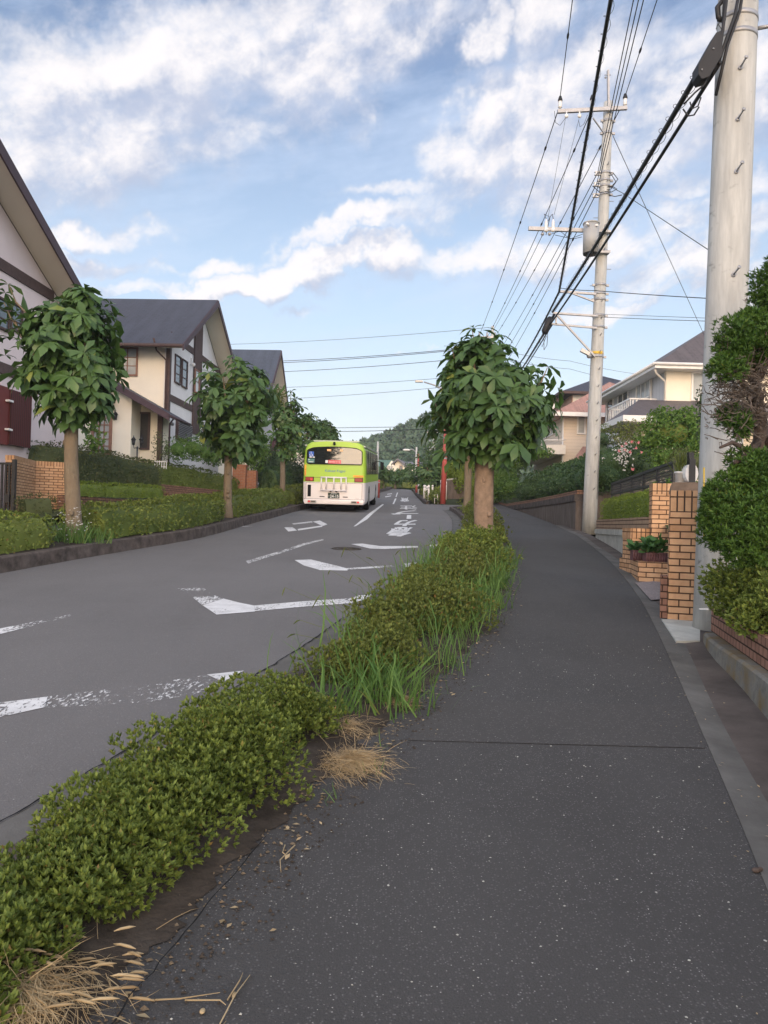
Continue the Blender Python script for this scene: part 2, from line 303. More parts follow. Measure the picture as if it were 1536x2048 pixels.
M['lf_az'] = leafmat('leaf_azalea', (.045, .078, .015), (.25, .31, .062), (.24, .16, .05), .3, 5)
M['lf_az2'] = leafmat('leaf_azalea_olive', (.058, .080, .020), (.215, .255, .058), (.22, .12, .04), .3, 5)
M['lf_hedge'] = leafmat('leaf_clipped_hedge', (.070, .115, .022), (.235, .275, .058), (.2, .14, .04), .25, 2.2)
M['lf_hedge_d'] = leafmat('leaf_dark_hedge', (.048, .068, .026), (.14, .155, .055), (.20, .10, .06), .2, 2.2)
M['lf_box'] = leafmat('leaf_bright_hedge', (.11, .175, .024), (.27, .34, .055), None, .3, 3)
M['lf_green'] = leafmat('leaf_fresh_green', (.06, .135, .026), (.17, .28, .055), (.2, .24, .05), .3, 1.3)
M['lf_mid'] = leafmat('leaf_mid_green', (.045, .095, .034), (.115, .185, .065), None, .25, 1.0)
M['lf_dark'] = leafmat('leaf_dark_green', (.026, .052, .024), (.07, .11, .042), None, .2, 1.5)
M['lf_conifer'] = leafmat('leaf_conifer', (.032, .085, .018), (.11, .20, .032), (.15, .18, .03), .25, 3)
M['lf_maple'] = leafmat('leaf_red_maple', (.045, .018, .018), (.115, .045, .035), None, .25, 2)
M['lf_hosta'] = leafmat('leaf_broad', (.030, .090, .025), (.075, .165, .045), None, .3, 3)
M['lf_flower'] = leafmat('petals_pink', (.55, .16, .18), (.75, .30, .30), None, .4, 3)
M['lf_white'] = leafmat('petals_white', (.55, .55, .52), (.75, .75, .72), None, .4, 3)
M['lf_grass'] = leafmat('grass_blades', (.06, .14, .03), (.17, .28, .07), (.30, .27, .10), .35, 3)
M['straw'] = leafmat('dry_straw', (.26, .18, .09), (.56, .44, .26), None, .2, 4)
M['lf_hill'] = leafmat('leaf_hillside', (.040, .085, .045), (.105, .160, .080), None, .15, .06)
M['planter'] = plain('planter_plum', (.13, .065, .068), .8, .2, 0, .2, 8)
M['red'] = plain('red_paint', (.36, .07, .055), .5, .4, 0, .12, 4)
M['lime'] = plain('bus_lime', (.36, .56, .045), .35, .5, 0, .04, 1)
M['buswhite'] = plain('bus_white', (.78, .72, .69), .35, .5, 0, .05, 1.5)
M['busgrey'] = plain('bus_grey_trim', (.42, .43, .40), .4, .5, 0, .05, 2)
M['lampred'] = plain('lens_red', (.30, .02, .018), .25, .5, 0, .2, 12); M['lampbright'] = plain('lens_bright_red', (.75, .05, .06), .25, .5)
M['rubber'] = plain('rubber', (.012, .012, .012), .85, .2)
M['blue'] = plain('sign_blue', (.03, .12, .50), .5, .4); M['teal'] = plain('sign_teal', (.10, .24, .22), .5, .4); M['pinkred'] = plain('sign_pink_red', (.70, .12, .13), .5, .4)
M['orange'] = plain('sticker_orange', (.85, .42, .05), .5, .4); M['plate'] = plain('number_plate_green', (.012, .035, .028), .5, .4); M['yellow'] = plain('yellow_tape', (.65, .42, .05), .5, .4)
M['scriptblue'] = plain('lettering_blue', (.04, .16, .42), .5, .4); M['letterred'] = plain('lettering_red', (.5, .06, .03), .5, .4)
M['letter'] = plain('lettering_white', (.78, .78, .76), .5, .4)
M['litsign'] = plain('led_amber', (.9, .5, .25), .5, .3); _b = M['litsign'].node_tree.nodes['Principled BSDF']; _b.inputs['Emission Color'].default_value = (1, .45, .15, 1); _b.inputs['Emission Strength'].default_value = .5
# ------------------------------------------------------------------ mesh helpers
def tag(o, label=None, cat=None, group=None, kind=None):
    if label: o['label'] = label
    if cat: o['category'] = cat
    if group: o['group'] = group
    if kind: o['kind'] = kind
    return o
def thing(name, loc, label, cat, group=None, rz=0.0, rx=0.0):
    o = bpy.data.objects.new(name, None); COL.objects.link(o); o.location = loc; o.rotation_euler = (rx, 0, rz); o.empty_display_size = .3
    return tag(o, label, cat, group)
def link(name, me, parent):
    o = bpy.data.objects.new(name, me); COL.objects.link(o)
    if parent is not None: o.parent = parent
    return o
class MB:
    """collects faces in the parent's local space and links them as one mesh"""
    def __init__(s, org=None): s.v = []; s.f = []; s.sm = []; s.o = Vector(org) if org is not None else None
    def add(s, vs, fs, smooth=False):
        n = len(s.v)
        s.v += [Vector(v) for v in vs]; s.f += [tuple(i+n for i in f) for f in fs]; s.sm += [smooth]*len(fs)
    def box(s, c, d, rz=0.0, R=None):
        c = Vector(c); hx, hy, hz = d[0]/2, d[1]/2, d[2]/2
        Rm = R if R is not None else Matrix.Rotation(rz, 3, 'Z')
        vs = [c+Rm @ Vector((x, y, z)) for x in (-hx, hx) for y in (-hy, hy) for z in (-hz, hz)]
        s.add(vs, [(0, 1, 3, 2), (4, 6, 7, 5), (0, 4, 5, 1), (2, 3, 7, 6), (0, 2, 6, 4), (1, 5, 7, 3)])
    def bb(s, x0, x1, y0, y1, z0, z1): s.box(((x0+x1)/2, (y0+y1)/2, (z0+z1)/2), (abs(x1-x0), abs(y1-y0), abs(z1-z0)))
    def prism(s, poly, off):
        off = Vector(off); n = len(poly); a = [Vector(p) for p in poly]
        s.add(a+[p+off for p in a], [tuple(range(n))[::-1], tuple(range(n, 2*n))]+[(i, (i+1) % n, n+(i+1) % n, n+i) for i in range(n)])
    def beam(s, a, b, w, h):
        a = Vector(a); b = Vector(b); d = (b-a); L = d.length; q = d.to_track_quat('Y', 'Z').to_matrix(); s.box((a+b)/2, (w, L, h), 0, q)
    def tube(s, pts, r, n=8, cap=True):
        pts = [Vector(p) for p in pts]; k = len(pts); rs = r if isinstance(r, (list, tuple)) else [r]*k; vs = []; fs = []
        ref = None
        for i, p in enumerate(pts):
            t = (pts[min(i+1, k-1)]-pts[max(i-1, 0)]).normalized()
            if ref is None: ref = t.orthogonal().normalized()
            ref = (ref-t*ref.dot(t)).normalized(); bi = t.cross(ref)
            for j in range(n):
                a = 2*math.pi*j/n; vs.append(p+(ref*math.cos(a)+bi*math.sin(a))*rs[i])
        for i in range(k-1):
            for j in range(n): fs.append((i*n+j, i*n+(j+1) % n, (i+1)*n+(j+1) % n, (i+1)*n+j))
        if cap: fs += [tuple(range(n))[::-1], tuple(range((k-1)*n, k*n))]
        s.add(vs, fs, n > 5)
    def ball(s, c, r, n=10, m_=6):
        c = Vector(c); r = r if isinstance(r, (tuple, list)) else (r, r, r); vs = []; fs = []
        for i in range(m_+1):
            t = math.pi*i/m_
            for j in range(n): a = 2*math.pi*j/n; vs.append(c+Vector((r[0]*math.sin(t)*math.cos(a), r[1]*math.sin(t)*math.sin(a), r[2]*math.cos(t))))
        for i in range(m_):
            for j in range(n): fs.append((i*n+j, (i+1)*n+j, (i+1)*n+(j+1) % n, i*n+(j+1) % n))
        s.add(vs, fs, True)
    def quad(s, *p): s.add(p, [tuple(range(len(p)))])
    def build(s, name, mat, parent=None, label=None, cat=None, group=None, kind=None, base=None, bevel=0.0):
        b = Vector(base) if base is not None else Vector((0, 0, 0))
        me = bpy.data.meshes.new(name); me.from_pydata([v-b for v in s.v], [], s.f)
        me.polygons.foreach_set('use_smooth', s.sm)
        me.update(); import bmesh
        bm = bmesh.new(); bm.from_mesh(me); bmesh.ops.recalc_face_normals(bm, faces=bm.faces); bm.to_mesh(me); bm.free()
        uv = me.uv_layers.new(name='UVMap').data; vv = s.v
        for p in me.polygons:
            n = p.normal
            if abs(n.z) > .95: tx, ty = Vector((1, 0, 0)), Vector((0, 1, 0))
            else: tx = Vector((-n.y, n.x, 0)).normalized(); ty = n.cross(tx); ty = ty if ty.z > 0 else -ty
            for li in p.loop_indices:
                co = vv[me.loops[li].vertex_index]; uv[li].uv = (co.dot(tx), co.dot(ty))
        if mat: me.materials.append(mat)
        o = link(name, me, parent)
        if base is not None: o.location = b
        if bevel: md = o.modifiers.new('bevel', 'BEVEL'); md.width = bevel; md.segments = 2; md.limit_method = 'ANGLE'
        return tag(o, label, cat, group, kind)

# leaf templates: x along the leaf, y across, z up
T_DIA = (np.array([[0, 0, 0], [.45, .26, .05], [1, 0, -.04], [.45, -.26, .05]], float), [(0, 3, 2), (0, 2, 1)])
T_NARROW = (np.array([[0, 0, 0], [.5, .11, .03], [1, 0, -.03], [.5, -.11, .03]], float), [(0, 3, 2), (0, 2, 1)])
T_ROS = (np.array([[0, 0, 0], [.55, .19, .06], [1, 0, .02], [.55, -.19, .06]], float), [(0, 3, 2), (0, 2, 1)])
T_CHEST = (np.array([[0, 0, 0], [.34, 0, .03], [.34, .11, .07], [.34, -.11, .07], [.72, 0, -.05], [.70, .21, 0], [.70, -.21, 0], [1.0, 0, -.20]], float),
           [(0, 3, 1), (0, 1, 2), (1, 3, 6, 4), (1, 4, 5, 2), (4, 6, 7), (4, 7, 5)])
T_CHEST_S = (np.array([[0, 0, 0], [.68, .21, .03], [1, 0, -.15], [.68, -.21, .03]], float), [(0, 3, 2), (0, 2, 1)])
T_BLADE = (np.array([[0, .02, 0], [0, -.02, 0], [.4, .018, .0], [.4, -.018, .0], [.75, .012, -.09], [.75, -.012, -.09], [1, 0, -.27]], float), [(0, 1, 3, 2), (2, 3, 5, 4), (4, 5, 6)])
def unit(a): return a/np.maximum(np.linalg.norm(a, axis=1, keepdims=True), 1e-9)
def leaf_arrays(pts, axes, tmpl, size, nl=5, spread=.8, svar=.3, droop=0.0, roll=.4):
    """nl leaves round every point; axes = the twig's direction; returns verts, faces"""
    tv, tf = tmpl; n = len(pts); axes = unit(np.asarray(axes, float))
    ref = unit(np.cross(axes, RNG.normal(size=(n, 3)))); bi = np.cross(axes, ref)
    pts = np.repeat(pts, nl, 0); ax = np.repeat(axes, nl, 0); rf = np.repeat(ref, nl, 0); bb = np.repeat(bi, nl, 0)
    k = len(pts); ang = np.tile(np.arange(nl)*2*math.pi/nl, n)+RNG.normal(0, .25, k)
    rad = rf*np.cos(ang)[:, None]+bb*np.sin(ang)[:, None]; sp = np.clip(RNG.normal(spread, .15, k), .1, 1.6)[:, None]
    d = unit(ax*np.cos(sp)+rad*np.sin(sp)+np.array([0, 0, -1.])*droop*RNG.uniform(.5, 1.3, k)[:, None])
    up = unit(ax+rad*RNG.normal(0, roll, k)[:, None]+np.array([0, 0, .3])+RNG.normal(0, .12, (k, 3))); side = unit(np.cross(up, d)); nn = np.cross(d, side)
    sz = size*np.clip(RNG.normal(1, svar, k), .45, 1.7)
    V = pts[:, None, :]+(tv[None, :, 0:1]*d[:, None, :]+tv[None, :, 1:2]*side[:, None, :]+tv[None, :, 2:3]*nn[:, None, :])*sz[:, None, None]
    nv = len(tv); base = (np.arange(k)*nv)
    return V.reshape(-1, 3), [(np.asarray(f)[None, :]+base[:, None]) for f in tf]
def mesh_np(name, parts, mat, parent=None, label=None, cat=None, group=None, kind=None, base=(0, 0, 0), smooth=True):
    """parts: list of (verts, [face arrays])"""
    vs = []; loops = []; starts = []; tot = []; off = 0; ls = 0
    for V, F in parts:
        vs.append(np.asarray(V, float)-np.asarray(base, float))
        for f in F:
            f = np.asarray(f)+off; loops.append(f.ravel()); k = f.shape[1]; starts.append(ls+np.arange(len(f))*k); tot.append(np.full(len(f), k)); ls += f.size
        off += len(V)
    vs = np.concatenate(vs); loops = np.concatenate(loops); starts = np.concatenate(starts); tot = np.concatenate(tot)
    me = bpy.data.meshes.new(name); me.vertices.add(len(vs)); me.vertices.foreach_set('co', vs.astype(np.float32).ravel())
    me.loops.add(len(loops)); me.loops.foreach_set('vertex_index', loops.astype(np.int32))
    me.polygons.add(len(starts)); me.polygons.foreach_set('loop_start', starts.astype(np.int32))
    try: me.polygons.foreach_set('loop_total', tot.astype(np.int32))
    except Exception: pass
    me.polygons.foreach_set('use_smooth', np.full(len(starts), smooth)); me.update(calc_edges=True); me.validate()
    if mat: me.materials.append(mat)
    o = link(name, me, parent); o.location = base
    return tag(o, label, cat, group, kind)
def lump(p, s=2.0):   # cheap smooth noise, vectorised
    x, y, z = p[:, 0]*s, p[:, 1]*s, p[:, 2]*s
    return (np.sin(x*1.7+1.3*np.sin(y*1.1+.5))+np.sin(y*2.1+1.7*np.sin(z*1.3+2))+np.sin(z*1.9+x*.7+np.sin(x*2.7)))/3
def sphere_dirs(n):
    d = RNG.normal(size=(n, 3)); return unit(d)
def ico(c, r, n=14, m_=9, bump=.12, s=2.5):
    """a lumpy closed core"""
    t = np.linspace(0, math.pi, m_+1); a = np.arange(n)*2*math.pi/n
    d = np.array([[math.sin(i)*math.cos(j), math.sin(i)*math.sin(j), math.cos(i)] for i in t for j in a])
    P_ = np.asarray(c)+d*np.asarray(r); P_ = np.asarray(c)+(P_-np.asarray(c))*(1+bump*lump(P_, s))[:, None]
    F = np.array([(i*n+j, (i+1)*n+j, (i+1)*n+(j+1) % n, i*n+(j+1) % n) for i in range(m_) for j in range(n)])
    return P_, [F]
def bush_parts(blobs, size, dens, tmpl=T_DIA, nl=5, spread=.8, core=.52, up=.5, depth=.42, rough=.14, rs=3.0, droop=0., zmin=None):
    """blobs: (centre, radii); leaves in a shell round the union"""
    parts = []; B = [(np.array(c, float), np.array(r if hasattr(r, '__len__') else (r, r, r), float)) for c, r in blobs]
    for i, (c, r) in enumerate(B):
        area = 4*math.pi*((((r[0]*r[1])**1.6+(r[0]*r[2])**1.6+(r[1]*r[2])**1.6)/3)**(1/1.6)); n = int(area*dens)+4
        d = sphere_dirs(n); k = 1+rough*lump(c+d*r, rs)+rough*.5*lump(c+d*r, rs*2.7); q = c+d*r*(k*(1-depth*RNG.random(n)**1.7))[:, None]
        keep = np.ones(n, bool)
        for j, (c2, r2) in enumerate(B):
            if j != i: keep &= (np.linalg.norm((q-c2)/r2, axis=1) > .66)
        if zmin is not None: keep &= (q[:, 2] > (zmin(q) if callable(zmin) else zmin))
        q = q[keep]; d = d[keep]
        if len(q): parts.append(leaf_arrays(q, unit(d/r*min(r))+np.array([0, 0, up])+RNG.normal(0, .35, (len(q), 3)), tmpl, size, nl, spread, droop=droop))
        if core: parts.append(ico(c, r*core, bump=rough*.8, s=rs))
    return parts
def hedge_parts(line, width, height, size, dens, nl=4, tmpl=T_DIA, rough=.05, ends=True, corner=2.6, wl=0.5):
    """line: world base points; clipped hedge with rounded shoulders"""
    pts = np.array([list(p) for p in line], float); seg = np.diff(pts, axis=0); L = np.linalg.norm(seg[:, :2], axis=1); cum = np.concatenate([[0], np.cumsum(L)]); LT = cum[-1]
    H = (lambda t: np.interp(t, cum/LT, height)) if hasattr(height, '__len__') else (lambda t: np.full(np.shape(t), height))
    def at(t):
        s_ = t*LT; c = np.stack([np.interp(s_, cum, pts[:, i]) for i in range(3)], 1)
        e = 1e-2; c2 = np.stack([np.interp(s_+e, cum, pts[:, i]) for i in range(3)], 1); c1 = np.stack([np.interp(s_-e, cum, pts[:, i]) for i in range(3)], 1)
        tg = c2-c1; tg[:, 2] = 0; tg = unit(tg); sd_ = np.stack([tg[:, 1], -tg[:, 0], np.zeros(len(tg))], 1); return c, tg, sd_
    def sec(a):       # superellipse section, a in 0..pi (right side -> top -> left side)
        ca, sa = np.cos(a), np.sin(a); q = 2/corner
        return np.sign(ca)*np.abs(ca)**q, np.abs(sa)**q
    n = int(LT*(width+2*np.mean(height))*dens); t = RNG.random(n); a = RNG.random(n)*math.pi; k = RNG.random(n)
    # even out: choose side / top by length
    hh = H(t); top = RNG.random(n) < width/(width+2*hh); sx, sz = sec(a)
    u = RNG.uniform(-1, 1, n); w_ = RNG.random(n)
    X = np.where(top, u, np.sign(u)); Z = np.where(top, 1.0, w_)
    cr = np.clip((np.abs(X)-.75)/.25, 0, 1)*np.clip((Z-.75)/.25, 0, 1); X = X*(1-.14*cr); Z = Z*(1-.14*cr)
    c, tg, sd_ = at(t); jit = 1+rough*0; X = X*(1-.16*RNG.random(n)**2); Z2 = Z*(1-.10*RNG.random(n)**2*(top))
    q = c+sd_*(X*width/2)[:, None]; q[:, 2] += Z2*hh
    lm = lump(q, 2.2)*rough*1.2+lump(q, 6.5)*rough*.7; q += sd_*(np.sign(X)*lm*(~top))[:, None]; q[:, 2] += lm*top
    ax = np.where(top[:, None], np.array([0, 0, 1.]), sd_*np.sign(X)[:, None])+RNG.normal(0, .35, (n, 3))+np.array([0, 0, .35])
    parts = [leaf_arrays(q, ax, tmpl, size, nl, .8)]
    if ends:
        for tt, sg in ((0., -1), (1., 1)):
            h0 = float(H(tt)); m_ = int(width*h0*dens*1.4)+3; c, tg, sd_ = at(np.full(m_, tt)); X = RNG.uniform(-.92, .92, m_); Z = RNG.random(m_)*.96
            q = c+sd_*(X*width/2)[:, None]+tg*(sg*(.05+.06*RNG.random(m_)))[:, None]; q[:, 2] += Z*h0
            parts.append(leaf_arrays(q, tg*sg+RNG.normal(0, .4, (m_, 3))+np.array([0, 0, .3]), tmpl, size, nl, .8))
    ns = max(3, int(LT/.35)); tt = np.linspace(0, 1, ns); c, tg, sd_ = at(tt); hh = H(tt); an = np.linspace(0, math.pi, 9); sx, sz = sec(an); V = []
    for i in range(ns):
        for j in range(9):
            p = c[i]+sd_[i]*sx[j]*(width/2-.07); p = p+np.array([0, 0, sz[j]*(hh[i]-.07)]); V.append(p)
    V = np.array(V); V = V+(lump(V, 3)*.03)[:, None]*np.array([.5, .5, 1]); F = np.array([(i*9+j, (i+1)*9+j, (i+1)*9+j+1, i*9+j+1) for i in range(ns-1) for j in range(8)])
    parts.append((V, [F])); parts.append((V[:9], [np.arange(9)[None, :]])); parts.append((V[-9:], [np.arange(9)[None, ::-1]]))
    return parts
def blob_thing(name, blobs, size, dens, mat, label, cat, group=None, **kw):
    b = np.mean([np.array(c, float) for c, r in blobs], axis=0); b[2] = min(c[2]-(r[2] if hasattr(r, '__len__') else r) for c, r in blobs)
    return mesh_np(name, bush_parts(blobs, size, dens, **kw), mat, None, label, cat, group, base=b)
def hedge_thing(name, line, width, height, size, dens, mat, label, group=None, cat='hedge', **kw):
    return mesh_np(name, hedge_parts(line, width, height, size, dens, **kw), mat, None, label, cat, group, base=np.mean([list(p) for p in line], axis=0))

# ------------------------------------------------------------------ street lines (x as a function of Y)
def spline(pts):
    ys = np.array([p[1] for p in pts]); xs = np.array([p[0] for p in pts]); yy = np.arange(ys[0], ys[-1]+.05, .1)
    xi = np.interp(yy, ys, xs); k = np.ones(15)/15; pad = np.concatenate([xi[0]-(xi[1]-xi[0])*np.arange(15, 0, -1), xi, xi[-1]+(xi[-1]-xi[-2])*np.arange(1, 16)])
    sm = np.convolve(pad, k, 'same')[15:-15]; sm = np.convolve(np.concatenate([[sm[0]]*7, sm, [sm[-1]]*7]), k, 'valid')
    sm[:8] = xi[:8]; return lambda y: float(np.interp(y, yy, sm))
pathL = spline([(-3.65, -8), (-.67, 2.12), (-.29, 3.41), (.04, 4.24), (.3, 5.1), (.69, 6.23), (1.18, 7.98), (1.65, 10.1), (2.41, 14.57), (3.36, 21.24), (4.1, 30), (4.6, 36), (4.9, 42), (6, 60)])
pathR = spline([(-1.75, -8), (1.45, 2.85), (1.61, 3.4), (1.85, 4.3), (2.52, 6.79), (3.12, 9.11), (3.56, 11.09), (3.93, 12.9), (4.45, 15.93), (4.97, 19.59), (5.47, 25.28), (5.75, 31.68), (5.85, 36.7), (6.0, 42), (7, 60)])
joint = spline([(-5.0, -8), (-1.68, 3.45), (-1.43, 4.36), (-1.04, 5.77), (-.72, 6.94), (1.11, 16.36), (1.98, 22), (2.44, 27.27), (2.62, 32), (2.62, 36.1), (2.1, 41), (2.3, 58), (2.56, 74), (3.0, 110)])
roadL = spline([(-9.8, -8), (-6.45, 7), (-5.58, 11.22), (-5.24, 13.1), (-4.69, 15.45), (-4.27, 17.18), (-4.09, 19.23), (-3.94, 22.65), (-3.73, 25.74), (-3.51, 29.77), (-.71, 57.46), (.6, 74), (2, 110)])
kerbR = lambda y: joint(y)+.36
RH = -.12
def zg(y, h=0.0): return S*y+h
def strip(name, f0, f1, y0, y1, h, mat, parent=None, step=.4, label=None, nx=1, kind='structure'):
    mb = MB(); ys = np.arange(y0, y1+1e-6, step)
    h0, h1 = h if isinstance(h, tuple) else (h, h); vs = []
    for y in ys:
        for i in range(nx+1):
            k = i/nx; vs.append((f0(y)*(1-k)+f1(y)*k, y, zg(y, h0*(1-k)+h1*k)))
    w = nx+1; fs = [(j*w+i, j*w+i+1, (j+1)*w+i+1, (j+1)*w+i) for j in range(len(ys)-1) for i in range(nx)]
    mb.add(vs, fs); return mb.build(name, mat, parent, label, kind=kind if parent is None else None)
# ground: one big sheet; climbs with the street, levels out far away
def gz(x, y):
    z = S*min(max(y, -60), 150)
    return z-.45
mb = MB(); xs = [-420, -300, -120, -60, -30, -15, -8, 0, 8, 15, 30, 60, 120, 300, 420]; ys = [-120, -90, -60, -20, 0, 20, 40, 60, 90, 120, 150, 220, 330, 480]
mb.add([(x, y, gz(x, y)) for y in ys for x in xs], [(j*15+i, j*15+i+1, (j+1)*15+i+1, (j+1)*15+i) for j in range(len(ys)-1) for i in range(14)])
mb.build('ground', M['ground'], kind='structure')
road = strip('road', lambda y: roadL(y)-.02, lambda y: joint(y) if y < 35.2 or y > 40.6 else 24.0, -8, 74, RH, M['road'], step=.4, nx=4)
# the street bends away to the left at its far end
mb = MB(); A = []; B_ = []
for k in range(13):
    a = k/12*math.radians(80); cx = joint(74)-9; A.append((cx+9*math.cos(a), 74+9*math.sin(a))); B_.append((cx+2.0*math.cos(a)*1.0, 74+2.0*math.sin(a)))
B_[0] = (roadL(74), 74)
pts = [(*p, zg(p[1], RH)) for p in A]+[(*p, zg(p[1], RH)) for p in B_]; mb.add(pts, [(i, i+1, 14+i, 13+i) for i in range(12)])
mb.build('road_bend', M['road'], kind='structure')
strip('gutter', joint, kerbR, -8, 35, (RH+.004, RH-.02), M['gutter'])
path = strip('sidewalk', lambda y: pathL(y)-.3, pathR, -8, 60, 0, M['path'], nx=4)
strip('sidewalk_patch', lambda y: pathL(y)+.12, lambda y: pathR(y)-.02, 4.32, 5.12, .004, M['patch'], step=.1)
gut2 = lambda y: pathR(y)+.19+.03*math.sin(y)
strip('concrete_gutter', pathR, gut2, -8, 24, (.003, -.012), M['gutter'])
footR = spline([(-.2, -8), (1.55, 0), (2.45, 4.5), (2.57, 5.08), (2.63, 5.53), (2.79, 6.54), (2.91, 7.13), (3.35, 8.0), (3.75, 9.5), (4.3, 11.2), (4.35, 12.9), (4.85, 15.93), (5.35, 19.59), (5.72, 25.28), (5.95, 31.7), (6.0, 42)])
strip('paved_verge', gut2, lambda y: footR(y)+.05, -8, 24, (-.012, .006), M['gutter2'])
def kerb(name, f, y0, y1, w, h0, h1, mat, sgn=1):
    mb = MB(); ys = np.arange(y0, y1, .3); prof = [(0, h0), (.015*sgn, h1-.02), (.035*sgn, h1), (w*sgn, h1), (w*sgn, h0)]; vs = []
    for y in ys:
        jj = .012*math.sin(y*7.1)+.008*math.sin(y*17)
        for (a, b) in prof: vs.append((f(y)+a+jj*.5, y, zg(y, b)+jj*.35))
    k = len(prof); fs = [(j*k+i, j*k+i+1, (j+1)*k+i+1, (j+1)*k+i) for j in range(len(ys)-1) for i in range(k-1)]
    fs += [tuple(range(k)), tuple(range((len(ys)-1)*k, len(ys)*k))]
    mb.add(vs, fs); return mb.build(name, mat, kind='structure')
kerb('kerb', kerbR, -8, 35.1, .14, RH-.05, .01, M['kerb'])
kerb('kerb', lambda y: joint(y)+.1, 41, 73, .14, RH-.05, .01, M['kerb'])
kerb('kerb', roadL, -8, 80, .16, RH-.05, .11, M['kerb'], -1)
# kerb curling into the side street
mb = MB(); c0 = Vector((kerbR(35)+1.6, 35.0, 0)); pr = []
for k in range(9):
    a = math.pi-k/8*math.pi/2; pr.append((c0.x+1.6*math.cos(a), c0.y+1.6*math.sin(a)*.8))
for i in range(8):
    (x0, y0), (x1, y1) = pr[i], pr[i+1]; mb.prism([(x0, y0, zg(y0, RH-.05)), (x1, y1, zg(y1, RH-.05)), (x1, y1, zg(y1, .01)), (x0, y0, zg(y0, .01))], (.12, -.1, 0))
mb.build('kerb', M['kerb'], kind='structure')
def rough_strip(name, f0, f1, y0, y1, h, amp, mat, nx=5, step=.2, rag=0.0):
    mb = MB(); ys = np.arange(y0, y1+1e-6, step); vs = []
    for y in ys:
        for i in range(nx+1):
            k = i/nx; x = f0(y)*(1-k)+f1(y)*k; e = math.sin(k*math.pi); x += rag*(k > .9)*(noise.noise(Vector((y*5, 1, 2)))+.7*noise.noise(Vector((y*17, 5, 2)))+.5*noise.noise(Vector((y*45, 9, 2)))); vs.append((x, y, zg(y, h)+amp*e*(.6+noise.noise(Vector((x*3, y*3, 0))))))
    w = nx+1; mb.add(vs, [(j*w+i, j*w+i+1, (j+1)*w+i+1, (j+1)*w+i) for j in range(len(ys)-1) for i in range(nx)], True); return mb.build(name, mat, kind='structure')
rough_strip('planting_bed', lambda y: kerbR(y)+.13, lambda y: pathL(y)-.10+.09*min(1, max(0, (y-4)/4)), -8, 35, .006, .05, M['soil'], step=.03, rag=.085)
rough_strip('planting_bed', lambda y: roadL(y)-1.35, lambda y: roadL(y)-.15, -8, 80, .09, .04, M['soil'])
strip('sidewalk_across', lambda y: roadL(y)-3.3, lambda y: roadL(y)-1.35, -8, 80, .09, M['path'])
rough_strip('planting_bed', lambda y: joint(y)+.22, lambda y: joint(y)+1.3, 41, 73, .0, .05, M['soil'])
strip('garden_ground', lambda y: roadL(y)-40, lambda y: roadL(y)-3.3, -8, 80, .3, M['ground'])

# ------------------------------------------------------------------ painted markings (children of the road)
mk_i = [0]
def mark(pix, mat='paint', h=None):
    mk_i[0] += 1; mb = MB(); mb.quad(*[G(x, y, RH+.004+.0004*(mk_i[0] % 5)) for x, y in pix]); o = mb.build('road_marking', M[mat], road); return o
# chevrons in the right hand lane
mark([(-60, 1418), (0, 1405), (95, 1393), (90, 1414), (0, 1434), (-60, 1448)], 'paint_worn'); mark([(95, 1393), (234, 1376), (236, 1408), (90, 1415)], 'paint_gone'); mark([(234.5, 1376), (345, 1360), (300, 1403), (236.5, 1408)], 'paint_gone')
mark([(346, 1360), (413, 1349.5), (443, 1364), (392, 1388), (301, 1403)], 'paint_half'); mark([(414, 1349), (488, 1341), (446, 1363.5)])
mark([(352, 1177), (405, 1175), (428, 1190), (385, 1193)], 'paint_gone'); mark([(385, 1194), (430, 1191), (446, 1197), (404, 1210)], 'paint_worn'); mark([(447, 1197), (478, 1205), (508, 1211), (510, 1223), (433, 1229), (405, 1210.5)])
mark([(508, 1211), (600, 1203), (705, 1196), (705, 1206), (600, 1214), (510, 1222)], 'paint_worn'); mark([(700, 1197), (718, 1191), (742, 1189), (738, 1197), (702, 1206)])
mark([(589, 1120), (622, 1119), (680, 1133), (695, 1137), (695, 1141), (640, 1140), (608, 1131)]); mark([(695, 1136), (808, 1129), (808, 1133), (695, 1139)], 'paint_worn'); mark([(808, 1127), (834, 1125), (832, 1131), (808, 1135)])
mark([(702, 1088), (724, 1087), (760, 1092), (835, 1092), (836, 1095), (770, 1098), (740, 1097)]); mark([(858, 1090), (876, 1088), (877, 1093), (860, 1094)])
# centre line
mark([(-40, 1266), (0, 1257), (140, 1229), (143, 1232), (0, 1268), (-40, 1277)], 'paint_worn'); mark([(492, 1122), (560, 1102), (605, 1087), (645, 1078), (648, 1080), (610, 1090), (560, 1107), (496, 1127)], 'paint_worn'); mark([(474, 1054), (500, 1051), (505, 1053), (478, 1055)], 'paint_gone')
mark([(707, 1053), (738, 1027), (765, 1008), (768, 1009), (746, 1027), (735, 1038), (712, 1052)]); mark([(785, 1008), (790, 997), (793, 997), (788, 1008)]); mark([(791, 994), (794, 985), (796, 985), (793, 994)])
